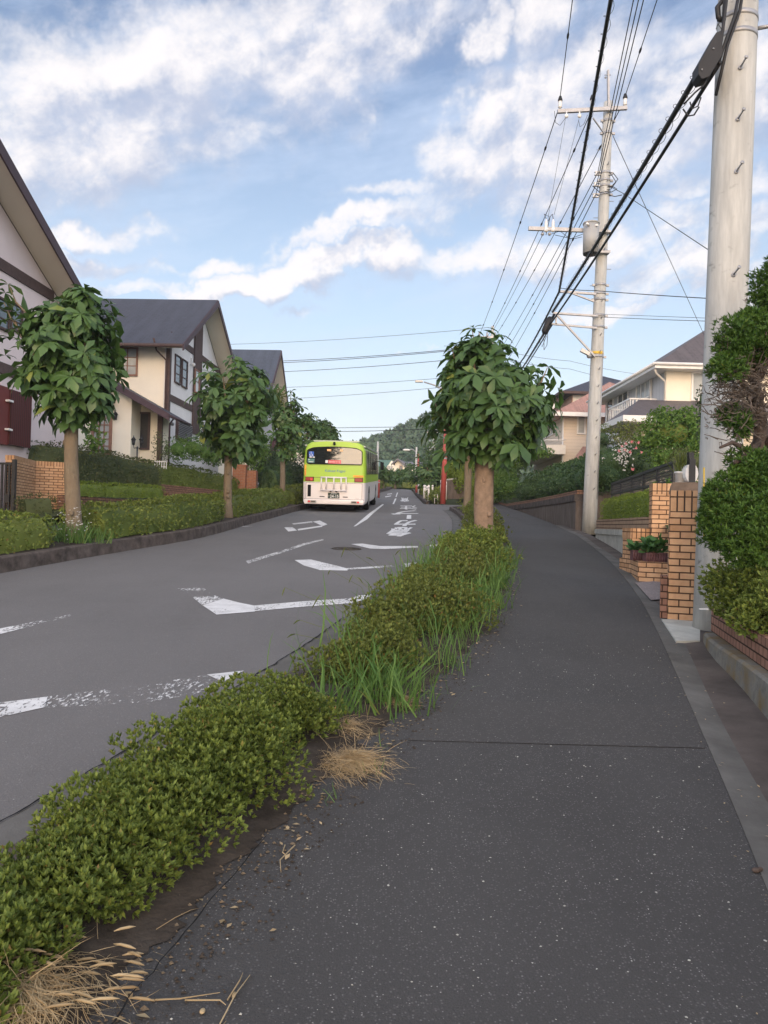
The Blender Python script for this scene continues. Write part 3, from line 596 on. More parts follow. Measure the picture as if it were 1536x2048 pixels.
# hollow box in the left lane
mark([(568.6, 1055), (577, 1063), (594, 1061), (585, 1054)]); mark([(595, 1058), (596.5, 1061), (645, 1053.5), (643, 1051)]); mark([(625.6, 1043), (639.7, 1041), (655, 1048.6), (645, 1052)]); mark([(583.4, 1047), (587, 1049), (625.6, 1045), (624, 1042.5)], 'paint_worn')
mark([(770, 993), (782, 991), (782, 992.5), (771, 994.5)]); mark([(774, 988), (784, 986.5), (784, 988), (775, 989)])
def glyph(txt, size=1.0, shear=0.0, off=0.0):
    cu = bpy.data.curves.new('txt', 'FONT'); cu.body = txt; cu.size = size; cu.shear = shear; cu.offset = off; cu.resolution_u = 3
    o = bpy.data.objects.new('txt', cu); COL.objects.link(o); dg = bpy.context.evaluated_depsgraph_get(); me = bpy.data.meshes.new_from_object(o.evaluated_get(dg))
    vs = [v.co.copy() for v in me.vertices]; fs = [tuple(p.vertices) for p in me.polygons]; bpy.data.objects.remove(o); bpy.data.curves.remove(cu); bpy.data.meshes.remove(me)
    return vs, fs
def road_char(ch, quad, mat='paint', fat=.03):      # the characters face the traffic coming down the street
    vs, fs = glyph(ch, 1.0, 0, fat)
    if not vs: return
    x0 = min(v.x for v in vs); x1 = max(v.x for v in vs); y0 = min(v.y for v in vs); y1 = max(v.y for v in vs)
    Q = [G(x, y, RH+.005) for x, y in quad]         # far left, far right, near right, near left of the character cell seen by us
    out = []
    for v in vs:
        u = 1-(v.x-x0)/(x1-x0); t = (v.y-y0)/(y1-y0)  # turned round: its top is towards us
        out.append((Q[0]*(1-u)+Q[1]*u)*(1-t)+(Q[3]*(1-u)+Q[2]*u)*t)
    mb = MB(); mb.add(out, fs); mb.build('road_marking', M[mat], road)
road_char('急', [(785, 1054), (826, 1054), (822, 1073), (755, 1073)]); road_char('カ', [(797, 1040), (836, 1040), (832, 1052), (783, 1052)])
mark([(814, 1030), (822.5, 1030), (822.5, 1037.5), (813, 1037.5)]); road_char('ブ', [(786, 1021), (838, 1021), (836, 1029), (780, 1029)])
road_char('注', [(801, 1011), (833, 1011), (836, 1019), (798, 1019)], fat=.02); road_char('意', [(802, 995), (817, 995), (819, 1003.5), (800, 1003.5)], fat=.02)
# manhole cover, repair seam and cracks
c = G(693, 1097, RH+.006); mb = MB(); mb.tube([c, c+Vector((0, 0, .004))], .33, 24); mb.v = [Vector((v.x, v.y, zg(v.y, RH+.006))) if i >= 0 else v for i, v in enumerate(mb.v)]
mb.build('manhole_cover', M['manhole'], None, 'round grey iron manhole cover in the road between the chevrons', 'manhole cover')
def crack(pl, w, h=.003, name='road_crack', par=None):
    mb = MB(); pts = []
    for i in range(len(pl)-1):
        a, b = Vector(pl[i]), Vector(pl[i+1]); n = max(2, int((b-a).length/.05))
        for k in range(n): pts.append(a.lerp(b, k/n))
    pts.append(Vector(pl[-1])); L_ = []; R_ = []
    for i, p in enumerate(pts):
        j = noise.noise(Vector((p.x*9, p.y*9, 0)))*.018+noise.noise(Vector((p.x*30, p.y*30, 5)))*.008; ww = w*(.5+abs(noise.noise(Vector((p.x*6, p.y*6, 3)))*1.6))
        L_.append(Vector((p.x+j-ww/2, p.y, zg(p.y, h)))); R_.append(Vector((p.x+j+ww/2, p.y, zg(p.y, h))))
    n = len(pts); mb.add(L_+R_, [(i, i+1, n+i+1, n+i) for i in range(n-1)]); return mb.build(name, M['rubber'], par)
crack([(joint(y)-.0, y, 0) for y in np.arange(1.5, 9, .5)], .016, RH+.010, 'crack', road); crack([(joint(y), y, 0) for y in np.arange(9, 34, 1.)], .01, RH+.010, 'crack', road)
crack([(pathL(y)-.02+.06*math.sin(y*1.3), y, 0) for y in (1.4, 1.9, 2.3, 2.8, 3.1)], .006, .03, 'crack', path)
crack([tuple(G(1320+80*k, 1478+12*k)) for k in (0, .5, 1.2)], .003, .009, 'crack', path)
# ------------------------------------------------------------------ buildings
class House:
    def __init__(s, name, loc, heading, label):
        s.e = thing(name, loc, label, 'house', None, -math.radians(heading)); s.o = Vector(loc); s.R = Matrix.Rotation(math.radians(heading), 3, 'Z')   # world -> local
    def L(s, w): return s.R @ (Vector(w)-s.o)
    def hit(s, px, py, ax, val):
        o = s.L(EYE); d = s.R @ D(px, py); i = 'xyz'.index(ax); return o+d*((val-o[i])/d[i])
    def rect(s, p, ax, val):        # p = px0, py0, px1, py1 measured on the survey photo -> bounds on that wall plane (u0,u1,z0,z1)
        a = s.hit(p[0], p[1], ax, val); b = s.hit(p[2], p[3], ax, val); c = s.hit(p[0], p[3], ax, val); d = s.hit(p[2], p[1], ax, val); k = 1 if ax == 'x' else 0
        return min(a[k], b[k]), max(a[k], b[k]), (min(b.z, c.z)+max(b.z, c.z))/2, (a.z+d.z)/2
    def slab(s, ax, val, out, u0, u1, z0, z1, th, mb=None):
        """box proud of the wall plane: out = +1/-1 direction, th thickness"""
        mb = mb or MB(); a, b = (val-out*.02, val+out*th)
        if ax == 'x': mb.bb(a, b, u0, u1, z0, z1)
        else: mb.bb(u0, u1, a, b, z0, z1)
        return mb
    def window(s, ax, val, out, r, frame, glass, nx=1, nz=1, fw=.06, fd=.06, name='window', bars=True, part='pane'):
        u0, u1, z0, z1 = r; mb = MB()
        s.slab(ax, val, out, u0-fw, u0, z0-fw, z1+fw, fd, mb); s.slab(ax, val, out, u1, u1+fw, z0-fw, z1+fw, fd, mb)
        s.slab(ax, val, out, u0, u1, z0-fw, z0, fd+.02, mb); s.slab(ax, val, out, u0, u1, z1, z1+fw, fd, mb)
        for i in range(1, nx): u = u0+(u1-u0)*i/nx; s.slab(ax, val, out, u-.018, u+.018, z0, z1, fd-.015, mb)
        for i in range(1, nz): z = z0+(z1-z0)*i/nz; s.slab(ax, val, out, u0, u1, z-.016, z+.016, fd-.02, mb)
        w = mb.build(name, M[frame], s.e); s.slab(ax, val, out, u0, u1, z0, z1, .022).build(part, M[glass], w); return w
    def part(s, name, mb, mat, par=None): return mb.build(name, M[mat], par or s.e)
def gable_roof(mb, mbf, x0, x1, yr, zr, hw, slope, th=.16):
    """ridge along local x at (yr, zr), half width hw; returns fascia pieces in mbf"""
    for sg in (-1, 1):
        ye = yr+sg*hw; ze = zr-slope*hw; mb.prism([(x0, yr, zr), (x0, ye, ze), (x0, ye, ze-th), (x0, yr, zr-th)], (x1-x0, 0, 0))
def rake(mbf, x, yr, zr, hw, slope, h=.30, w=.05):
    for sg in (-1, 1):
        mbf.prism([(x, yr, zr-.03), (x, yr+sg*(hw+.02), zr-slope*hw-.03), (x, yr+sg*(hw+.02), zr-slope*hw-h-.03), (x, yr, zr-h-.05)], (w, 0, 0))

# --- house 1: white house at the left edge, gable end to the street
o = P(131, 1029, 24); H = House('pink_white_house', (o.x, 24, 1.9), 2.7, 'pinkish white two storey house at the left edge with maroon shutters')
yr, hw, sl_ = -6.7, 8.3, .46; ez = 0
zr = H.L(P(0, 330, 18.9)).z+(H.L(P(0, 330, 18.9)).y-yr)*sl_   # ridge height from the rake seen at the frame's edge
wall = MB(); zz = lambda y: zr-.22-abs(y-yr)*sl_
wall.prism([(0, yr-7.2, -1.5), (0, 0, -1.5), (0, 0, zz(0)), (0, yr, zz(yr)), (0, yr-7.2, zz(yr-7.2))], (-9, 0, 0)); H.part('wall', wall, 'stucco_pink')
r = MB(); gable_roof(r, None, -9.4, .80, yr, zr, hw, sl_, .14); H.part('roof', r, 'roof_brown')
f = MB(); rake(f, .80, yr, zr, hw, sl_, .30, .05); f.bb(-9.4, .8, yr+hw, yr+hw+.08, zr-sl_*hw-.2, zr-sl_*hw+.02); H.part('fascia', f, 'fascia')
sf = MB()
for sg in (-1, 1): sf.prism([(.005, yr, zr-.150), (.005, yr+sg*hw, zr-.150-sl_*hw), (.005, yr+sg*hw, zr-.19-sl_*hw), (.005, yr, zr-.19)], (.79, 0, 0))
H.part('soffit', sf, 'soffit')
b = MB()
z1 = H.hit(45, 545, 'x', 0).z; z0 = z1-.30; b.bb(-.02, .05, yr-5, min(0, yr+ (zr-.25-z1)/sl_), z0, z1)
z1 = H.hit(50, 743, 'x', 0).z; b.bb(-.02, .05, yr-7, .03, z1-.30, z1)
b.bb(-.1, .055, -.16, .03, -1.5, zz(0)-.05); H.part('timber_band', b, 'timber')
r_ = H.rect((4, 784, 47, 892), 'x', 0); mb = MB(); H.slab('x', 0, 1, r_[0]+.1, r_[1], r_[2], r_[3], .20, mb); sh = H.part('window_shutter', mb, 'maroon')
mb = MB(); H.slab('x', 0, 1, r_[0]-.75, r_[0]+.07, r_[2]-.03, r_[3]+.03, .16, mb); H.part('window_shutter', mb, 'redshut')
for z in (r_[2]+.35, r_[3]-.35): mb = MB(); mb.bb(.16, .26, r_[0]-.1, r_[0]+.12, z, z+.05); H.part('shutter_hinge', mb, 'white')
H.window('x', 0, 1, H.rect((-10, 600, 14, 655), 'x', 0), 'timber', 'glass', 1, 3); H.window('x', 0, 1, H.rect((22, 612, 40, 660), 'x', 0), 'timber', 'glass', 1, 3)
c = H.hit(54, 760, 'x', .05); mb = MB(); mb.ball(c+Vector((.1, 0, 0)), .09); H.part('porch_light', mb, 'lamp_glass')

# --- house 2: cream side wall, charcoal gable roof
def gable_house(name, lab, org_px, dep, zbase, roofm, wallm, hw, ov, sl_, apex, xback, wall_to):
    o = P(org_px, 1034, dep); H = House(name, (o.x, dep, zbase), 2.7, lab); yr = hw; za = H.L(apex).z
    w = MB(); zz = lambda y: za-.24-abs(y-yr)*sl_
    w.prism([(0, 0, -2), (0, 2*hw, -2), (0, 2*hw, zz(2*hw)), (0, yr, zz(yr)), (0, 0, zz(0))], (-.2, 0, 0)); H.part('wall', w, wallm)
    r = MB(); gable_roof(r, None, xback, ov, yr, za, hw+.95, sl_, .14); H.part('roof', r, roofm)
    f = MB(); rake(f, ov, yr, za, hw+.95, sl_, .26, .05); H.part('fascia', f, 'fascia')
    sf = MB()
    for sg in (-1, 1): sf.prism([(.005, yr, za-.150), (.005, yr+sg*(hw+.95), za-.150-sl_*(hw+.95)), (.005, yr+sg*(hw+.95), za-.19-sl_*(hw+.95)), (.005, yr, za-.19)], (ov-.01, 0, 0))
    H.part('soffit', sf, 'soffit')
    g = MB(); ye = yr-hw-.95; ze = za-sl_*(hw+.95); g.tube([(xback, ye-.06, ze-.10), (ov, ye-.06, ze-.10)], .075, 8); H.part('gutter', g, 'timber')
    return H, yr, za, zz
H, yr, za, zz = gable_house('cream_house', 'cream and white two storey house with charcoal gable roof behind the second street tree', 329, 31.8, 2.3, 'roof_dark', 'stucco_white', 4.1, .85, .64, P(420, 600, 35.9), -9, 9)
w = MB(); w.bb(-8.5, -.2, .002, 8.2, -2, zz(0)+.0); w.bb(-8.5, -.2, .5, 7.7, zz(0), zz(.6)); H.part('wall', w, 'stucco_cream')
t_ = MB(); t_.bb(-.12, .05, -.05, .16, -2, zz(0)-.05)
for (pl, pt, pr_) in ((368, 690, 0), (358, 805, 1)):
    z = H.hit(pl, pt, 'x', 0).z; t_.bb(-.01, .045, .16, 8.2, z-.13, z+.15)
t_.bb(-.01, .045, 4.0, 8.2, 0, 0.01); H.part('timber_band', t_, 'timber')
u0 = H.hit(387, 700, 'x', 0).y; u1 = H.hit(402, 700, 'x', 0).y; zb = H.hit(392, 870, 'x', 0).z
t_ = MB(); t_.prism([(.03, u0, zb), (.03, u1, zb), (.03, u1, zz(u1)), (.03, u0, zz(u0))], (.05, 0, 0)); H.part('louvre_panel', t_, 'timber')
H.window('x', 0, 1, H.rect((350, 713, 359, 766), 'x', 0), 'timber', 'glass', 1, 3, .05); H.window('x', 0, 1, H.rect((364, 722, 372, 774), 'x', 0), 'timber', 'glass', 1, 3, .05)
H.window('x', .08, 1, H.rect((390, 742, 396, 785), 'x', .08), 'woodframe', 'glass_curtain', 1, 2, .05)
r_ = H.rect((352, 846, 378, 880), 'x', 0); fr = H.window('x', 0, 1, r_, 'timber', 'black', 1, 1, .06, .12, 'window_shutter', part='shutter_back')
mb = MB(); n = 10
for i in range(n):
    z = r_[2]+(r_[3]-r_[2])*(i+.5)/n; mb.box((.12, (r_[0]+r_[1])/2, z), (.10, r_[1]-r_[0], .02), 0, Matrix.Rotation(.7, 3, 'Y'))
H.part('slat', mb, 'steel', fr)
r_ = H.rect((406, 865, 430, 905), 'x', 0); H.window('x', 0, 1, r_, 'timber', 'glass', 2, 1)
c = H.hit(381, 727, 'x', 0); mb = MB(); mb.bb(0, .08, c.y-.04, c.y+.04, c.z-.02, c.z+.25); mb.ball((.14, c.y, c.z-.05), .09); H.part('wall_lamp', mb, 'white')
c = H.hit(338, 848, 'x', 0); mb = MB(); mb.bb(0, .1, c.y-.05, c.y+.05, c.z-.05, c.z+.05); mb.ball((.14, c.y, c.z), .08); H.part('wall_lamp', mb, 'steel')
H.window('y', 0, -1, H.rect((239, 698, 272, 749), 'y', 0), 'woodframe', 'glass_curtain', 2, 3, .07)
d_ = MB(); a = H.hit(322, 694, 'y', -.1); d_.tube([(a.x, -1.0, a.z+.15), (a.x, -.6, a.z-.25), (a.x+.25, -.12, a.z-.55), (a.x+.25, -.12, a.z-4)], .04, 8); H.part('downpipe', d_, 'timber')
# entrance block with its lean-to roof
xa = H.hit(185, 860, 'y', -2).x; xb = H.hit(262, 860, 'y', -2).x; xc = H.hit(323, 860, 'y', -1).x
pa = H.hit(340, 829, 'y', -2.4); pb = H.hit(241, 772, 'y', -2.4); ps = (pb.z-pa.z)/(pb.x-pa.x)
rz_ = lambda x: pa.z+(x-pa.x)*ps
w = MB(); w.prism([(xa-1.2, -2, -2), (xb, -2, -2), (xb, -2, rz_(xb)-.22), (xa-1.2, -2, rz_(xa-1.2)-.22)], (0, 1.99, 0)); w.prism([(xb+.002, -1, -2), (xc, -1, -2), (xc, -1, rz_(xc)-.22), (xb+.002, -1, rz_(xb)-.22)], (0, .99, 0)); H.part('wall', w, 'stucco_cream')
r = MB(); x9 = xa-1.6; r.prism([(pa.x, -2.4, rz_(pa.x)), (x9, -2.4, rz_(x9)), (x9, -2.4, rz_(x9)-.12), (pa.x, -2.4, rz_(pa.x)-.12)], (0, 2.38, 0)); H.part('roof', r, 'roof_dark')
f = MB(); f.prism([(pa.x, -2.45, rz_(pa.x)+.02), (x9, -2.45, rz_(x9)+.02), (x9, -2.45, rz_(x9)-.25), (pa.x, -2.45, rz_(pa.x)-.25)], (0, .045, 0)); f.tube([(pa.x+.05, -2.5, pa.z-.08), (pa.x+.05, 0, pa.z-.08)], .06, 8)
f.tube([(pa.x, -2.0, pa.z-.12), (pa.x-.2, -1.8, pa.z-.3), (pa.x-.2, -1.8, pa.z-3)], .035, 8); H.part('fascia', f, 'fascia')
t_ = MB(); t_.bb(xc-.16, xc+.03, -1.04, -.9, -2, rz_(xc)-.24); H.part('corner_post', t_, 'timber')
H.window('y', -1, -1, H.rect((280, 828, 296, 896), 'y', -1), 'timber', 'black', 1, 1, .07, .10)
H.window('y', -2, -1, H.rect((190, 822, 218, 906), 'y', -2), 'woodframe', 'glass_curtain', 3, 6, .10, .08, 'door', part='door_glass')
cr = H.rect((188, 798, 231, 806), 'y', -2); mb = MB(); mb.bb(cr[0]-.6, cr[1], -2.5, -2.01, cr[2], cr[3]); H.part('door_canopy', mb, 'timber')
def lantern_at(mb, c, s_=1.0):
    c = Vector(c); mb.tube([c+Vector((0, 0, .02*s_)), c+Vector((0, 0, .22*s_))], [.05*s_, .085*s_], 6); mb.tube([c+Vector((0, 0, .22*s_)), c+Vector((0, 0, .34*s_))], [.11*s_, .01], 6); mb.ball(c+Vector((0, 0, .36*s_)), .02*s_)
c = H.hit(231, 833, 'y', -2.12); mb = MB(); mb.tube([(c.x, -2.0, c.z-.1), (c.x, -2.12, c.z+.05)], .015, 6); lantern_at(mb, (c.x, -2.14, c.z-.15), 1.05); H.part('wall_lantern', mb, 'black')
H2 = H
# --- house 3
H, yr, za, zz = gable_house('slate_roof_house', 'grey white house with steep slate blue roof just left of the third street tree', 505, 46.2, 3.3, 'roof_blue', 'stucco_grey', 4.0, .7, .98, P(545, 700, 50.2), -9, 9)
w = MB(); w.bb(-8.5, -.2, .002, 8.0, -2, zz(0)); H.part('wall', w, 'stucco_cream')
H.window('x', 0, 1, H.rect((541, 880, 554, 905), 'x', 0), 'timber', 'redshut', 1, 1, .08, .1, 'window_shutter', part='shutter_leaf'); t_ = MB(); z = H.hit(556, 915, 'x', 0).z; t_.bb(-.01, .045, 0, 8, z-.15, z+.12); H.part('timber_band', t_, 'timber')
# --- house 4, low cream house behind the third and fourth tree
H = House('small_cream_house', (P(572, 1040, 62).x, 62, 4.2), 4, 'small cream house with brown verge far behind the trees left of the bus')
za = H.L(P(560, 868, 62)).z; w = MB(); w.prism([(-4, 0, -1), (1.9, 0, -1), (1.9, 0, za-1.5), (-.3, 0, za-.1), (-4, 0, za-2.4)], (0, 6, 0)); H.part('wall', w, 'stucco_cream')
r = MB(); r.prism([(-.3, -.5, za), (2.5, -.5, za-1.75), (2.5, -.5, za-1.9), (-.3, -.5, za-.2)], (0, 7, 0)); r.prism([(-.3, -.5, za), (-4.5, -.5, za-2.7), (-4.5, -.5, za-2.9), (-.3, -.5, za-.2)], (0, 7, 0)); H.part('roof', r, 'roof_brown')
H.window('y', 0, -1, H.rect((572, 933, 585, 938), 'y', 0), 'timber', 'glass', 1, 1)

# --- right hand houses, eaves all round (hip roofs)
def hip(mb, x0, x1, y0, y1, ze, rise, ridge_axis='y', th=.12):
    w = x1-x0; d = y1-y0
    if ridge_axis == 'y': a, b = ((x0+x1)/2, y0+w/2, ze+rise), ((x0+x1)/2, y1-w/2, ze+rise)
    else: a, b = (x0+d/2, (y0+y1)/2, ze+rise), (x1-d/2, (y0+y1)/2, ze+rise)
    v = [(x0, y0, ze), (x1, y0, ze), (x1, y1, ze), (x0, y1, ze), a, b, (x0, y0, ze-th), (x1, y0, ze-th), (x1, y1, ze-th), (x0, y1, ze-th)]
    f = [(0, 1, 4), (1, 2, 5, 4), (2, 3, 5), (3, 0, 4, 5)] if ridge_axis == 'y' else [(0, 1, 5, 4), (1, 2, 5), (2, 3, 4, 5), (3, 0, 4)]
    mb.add(v, f+[(0, 6, 7, 1), (1, 7, 8, 2), (2, 8, 9, 3), (3, 9, 6, 0), (9, 8, 7, 6)])
o = P(1326, 1059, 30.6); H = House('white_balcony_house', (o.x, 30.6, 2.6), -.4, 'cream and white house with brown hip roof and white balcony behind the concrete pole')
ze = H.L(P(1307, 727, 30.0)).z
w = MB(); w.bb(0, 8, 0, .2, -2, ze-.1); H.part('wall', w, 'stucco_cream'); w = MB(); w.bb(-.004, .2, .2, 8.2, -2, ze-.1); w.bb(0.2, 8, 8.0, 8.2, -2, ze-.1); H.part('wall', w, 'siding_v')
r = MB(); hip(r, -.62, 8.6, -.65, 8.8, ze, 3.1, 'y'); H.part('roof', r, 'roof_brown')
f = MB(); f.bb(-.72, -.625, -.75, 8.9, ze-.20, ze+.02); f.bb(-.624, 8.6, -.75, -.655, ze-.20, ze+.02); f.tube([(-.76, -.8, ze-.03), (-.76, 8.9, ze-.03)], .06, 8); f.tube([(-.76, -.8, ze-.03), (8.6, -.8, ze-.03)], .06, 8); H.part('gutter', f, 'white')
sf = MB(); sf.bb(-.62, 8.5, -.65, 8.8, ze-.17, ze-.13); H.part('soffit', sf, 'white')
d_ = MB(); d_.tube([(-.7, -.6, ze-.1), (-.6, -.5, ze-.35), (-.06, -.06, ze-.6), (-.06, -.06, 0)], .045, 8); d_.tube([(-.07, 1.5, ze-.2), (-.07, 1.5, 0)], .04, 8); H.part('downpipe', d_, 'offwhite')
H.window('y', 0, -1, H.rect((1386, 748, 1440, 799), 'y', 0), 'white', 'glass_curtain', 2, 1, .07)
H.window('x', 0, -1, H.rect((1275, 760, 1300, 798), 'x', 0), 'white', 'glass_curtain', 3, 1, .06); H.window('x', 0, -1, H.rect((1216, 800, 1226, 845), 'x', 0), 'white', 'glass', 1, 1, .06); H.window('x', 0, -1, H.rect((1238, 787, 1256, 820), 'x', 0), 'white', 'glass', 2, 1, .06)
# balcony on the street side wall
bz = H.hit(1268, 831, 'x', -.9).z; bt = H.hit(1268, 797, 'x', -.9).z; y0 = H.hit(1266, 800, 'x', -.9).y; y1 = H.hit(1226, 808, 'x', -.9).y; bal = MB(); bal.bb(-1.1, 0, 1.0, y1, bz-.18, bz)
B = H.part('balcony', bal, 'white'); mb = MB(); mb.bb(-1.12, -1.04, 1.0, y1, bt-.06, bt); mb.bb(-1.04, 0, .98, 1.06, bt-.06, bt); mb.bb(-1.04, 0, y1-.06, y1, bt-.06, bt)
for i in range(13):
    y = 1.0+(y1-1.08)*i/12; mb.bb(-1.10, -1.07, y, y+.045, bz, bt-.05)
for i in range(7): mb.bb(-1.0+i*.15, -.95+i*.15, 1.0, 1.05, bz, bt-.05)
H.part('railing', mb, 'white', B)
# single storey wing in front
pz = H.hit(1250, 832, 'y', -3.3); pq = H.hit(1405, 822, 'y', -3.3); r = MB(); x0, x1 = pz.x, pz.x+7
r.add([(x0, -3.3, pz.z), (x1, -3.3, pz.z), (x1, -.02, pz.z+1.15), (x0+1.6, -.02, pz.z+1.15), (x0, -.02, pz.z)], [(0, 1, 2, 3), (0, 3, 4)]); H.part('roof', r, 'roof_brown')
f = MB(); f.bb(x0-.1, x1, -3.42, -3.3, pz.z-.2, pz.z+.02); f.bb(x0-.1, x0-.005, -3.3, 0, pz.z-.2, pz.z+.02); f.bb(x0, x1, -3.3, -.03, pz.z-.22, pz.z-.18); H.part('gutter', f, 'white')
w = MB(); w.bb(x0+.8, x1, -2.7, -.03, -2, pz.z-.22); H.part('wall', w, 'siding_c')
# sloped stair roofs lower down beside the balcony
st = MB()
for i, (px, py) in enumerate(((1215, 858), (1232, 868), (1225, 882))):
    c = H.hit(px, py, 'x', -1.3); st.bb(c.x-.1, c.x+1.2, c.y-.5, c.y+.9, c.z-.07, c.z+.07)
H.part('porch_roof', st, 'white')
# --- house R2
o = P(1123, 1055, 42); H = House('pink_roof_house', (o.x, 42, 3.6), -.4, 'cream sided house with pink tiled roof and rounded balcony left of the power pole')
ze = H.L(P(1101, 824, 41.2)).z; w = MB(); w.bb(0, 7, 0, 8, -2, ze-.1); H.part('wall', w, 'siding_h')
r = MB(); hip(r, -.7, 7.6, -.8, 8.6, ze, 2.5, 'y'); H.part('roof', r, 'roof_pink'); f = MB(); f.bb(-.8, 7.6, -.92, -.8, ze-.2, ze+.02); f.bb(-.8, -.7, -.8, 8.6, ze-.2, ze+.02); f.tube([(-.05, -.06, ze-.2), (-.05, -.06, 0)], .045, 6); H.part('gutter', f, 'white')
H.window('y', 0, -1, H.rect((1157, 834, 1168, 866), 'y', 0), 'white', 'glass_curtain', 1, 1, .08); H.window('x', 0, -1, H.rect((1086, 832, 1110, 872), 'x', 0), 'white', 'glass_curtain', 3, 1, .06)
bz = H.hit(1100, 905, 'x', -1).z; bt = H.hit(1100, 877, 'x', -1).z; mb = MB(); mb.prism([(-.02, -.6, bz), (-1.0, -.4, bz), (-1.35, .4, bz), (-1.35, 7, bz), (-.02, 7, bz)], (0, 0, bt-bz-.25)); B = H.part('balcony', mb, 'offwhite')
mb = MB(); mb.tube([(-.02, -.6, bt), (-1.0, -.4, bt), (-1.35, .4, bt), (-1.35, 7, bt)], .03, 6); [mb.tube([(-1.35, y, bt-.3), (-1.35, y, bt)], .02, 5) for y in np.arange(.5, 7, .8)]; H.part('railing', mb, 'white', B)
mb = MB(); w2 = H.hit(1135, 905, 'y', -1.5); mb.add([(w2.x, -2.2, w2.z-.6), (w2.x+6, -2.2, w2.z-.6), (w2.x+6, -.02, w2.z+.5), (w2.x+1.2, -.02, w2.z+.5)], [(0, 1, 2, 3)]); H.part('roof', mb, 'roof_pink')
# --- house R3 behind
o = P(1122, 1054, 56); H = House('brown_wall_house', (o.x, 56, 5.0), -.4, 'pinkish brown house with charcoal hip roof rising highest behind the pink roof')
ze = H.L(P(1115, 783, 55.4)).z; w = MB(); w.bb(.6, 7, 0, 7, -3, ze-.1); H.part('wall', w, 'pinkwall'); r = MB(); hip(r, -.4, 8.0, -.8, 8.0, ze, 2.0, 'y'); H.part('roof', r, 'roof_dark'); f = MB(); f.bb(-.5, 8.1, -.9, -.8, ze-.16, ze+.02); f.bb(-.5, -.4, -.8, 8, ze-.16, ze+.02); H.part('gutter', f, 'timber')
H.window('y', 0, -1, H.rect((1148, 792, 1170, 806), 'y', 0), 'offwhite', 'offwhite', 1, 1, .08)
mb = MB(); a = H.hit(1106, 797, 'y', -.2); b = H.hit(1124, 797, 'y', -.2); c = H.hit(1106, 808, 'y', -.2); mb.bb(a.x, b.x, -.2, -.15, a.z-.05, a.z)
[mb.bb(x, x+.05, -.2, -.15, c.z, a.z) for x in np.linspace(a.x, b.x, 6)]; H.part('railing', mb, 'timber')
c = H.hit(1103, 812, 'y', -.6); mb = MB(); mb.ball(c, (.26, .08, .26), 14, 8); mb.tube([c, c+Vector((.3, .5, -.3))], .03, 6); H.part('satellite_dish', mb, 'white')
# --- distant houses past the bend
H = House('green_roof_house', (P(752, 1045, 104).x, 104, 6.6), 12, 'far cream house with green roof just right of the bus'); a = P(752, 918, 104); b = P(784, 918, 104)
c = H.L(a); e = H.L(b); w = MB(); w.bb(c.x, e.x+.3, 0, 6, -2, c.z-1.6); w.prism([(e.x-1.0, 0.01, c.z-1.7), (e.x+.9, .01, c.z-1.7), (e.x, .01, c.z-.2)], (0, 5, 0)); H.part('wall', w, 'stucco_cream')
r = MB(); r.add([(c.x, -.6, c.z-1.8), (e.x-.7, -.6, c.z-1.8), (e.x, 1.5, c.z), (c.x, 1.5, c.z), (c.x, 6, c.z-1.8), (e.x, 6, c.z-1.8)], [(0, 1, 2, 3), (3, 2, 5, 4)]); H.part('roof', r, 'roof_green')
for px in (775.5, 779, 783): H.window('y', 0, -1, H.rect((px, 932, px+1.6, 939), 'y', 0), 'offwhite', 'glass', 1, 1, .06)
H = House('grey_roof_house', (P(793, 1045, 98).x, 98, 6.2), 12, 'far cream house with grey gable roof right of the green roofed one'); ap = H.L(P(796, 917, 98)); e0 = H.L(P(783, 928, 98)); e1 = H.L(P(811, 931, 98))
w = MB(); w.prism([(e0.x+.4, 0, -2), (e1.x, 0, -2), (e1.x, 0, e1.z), (ap.x, 0, ap.z-.15), (e0.x+.4, 0, e0.z)], (0, .2, 0)); w.bb(e1.x-.1, e1.x+2.6, .2, 6, -2, e1.z-.1); H.part('wall', w, 'stucco_cream')
r = MB(); r.add([(ap.x, -.4, ap.z), (e1.x+.2, -.4, e1.z), (e1.x+3.4, .4, e1.z), (e1.x+2.8, 5, ap.z), (ap.x, 5, ap.z), (e0.x, -.4, e0.z), (e0.x, 5, e0.z)], [(0, 1, 2, 3, 4), (0, 4, 6, 5)]); r.prism([(ap.x, -.45, ap.z), (e1.x+.2, -.45, e1.z), (e1.x+.2, -.45, e1.z-.25), (ap.x, -.45, ap.z-.25)], (0, .05, 0)); r.prism([(ap.x, -.45, ap.z), (e0.x, -.45, e0.z), (e0.x, -.45, e0.z-.25), (ap.x, -.45, ap.z-.25)], (0, .05, 0)); H.part('roof', r, 'roof_grey')
H.window('y', 0, -1, H.rect((800, 932, 804, 939), 'y', 0), 'woodframe', 'glass', 1, 1, .06); H.window('y', .2, -1, H.rect((820, 933, 822.5, 939), 'y', .2), 'timber', 'glass_curtain', 1, 1, .06)
H = House('red_roof_house', (P(870, 1045, 90).x, 90, 6), 5, 'small pink roofed house far off between the red pole and the small tree'); c = H.L(P(870, 922, 90)); w = MB(); w.bb(c.x, c.x+3, 0, 4, -2, c.z-1); H.part('wall', w, 'stucco_cream'); r = MB(); hip(r, c.x-.5, c.x+3.5, -.5, 4.5, c.z-1, 1.1, 'x'); H.part('roof', r, 'roof_pink')

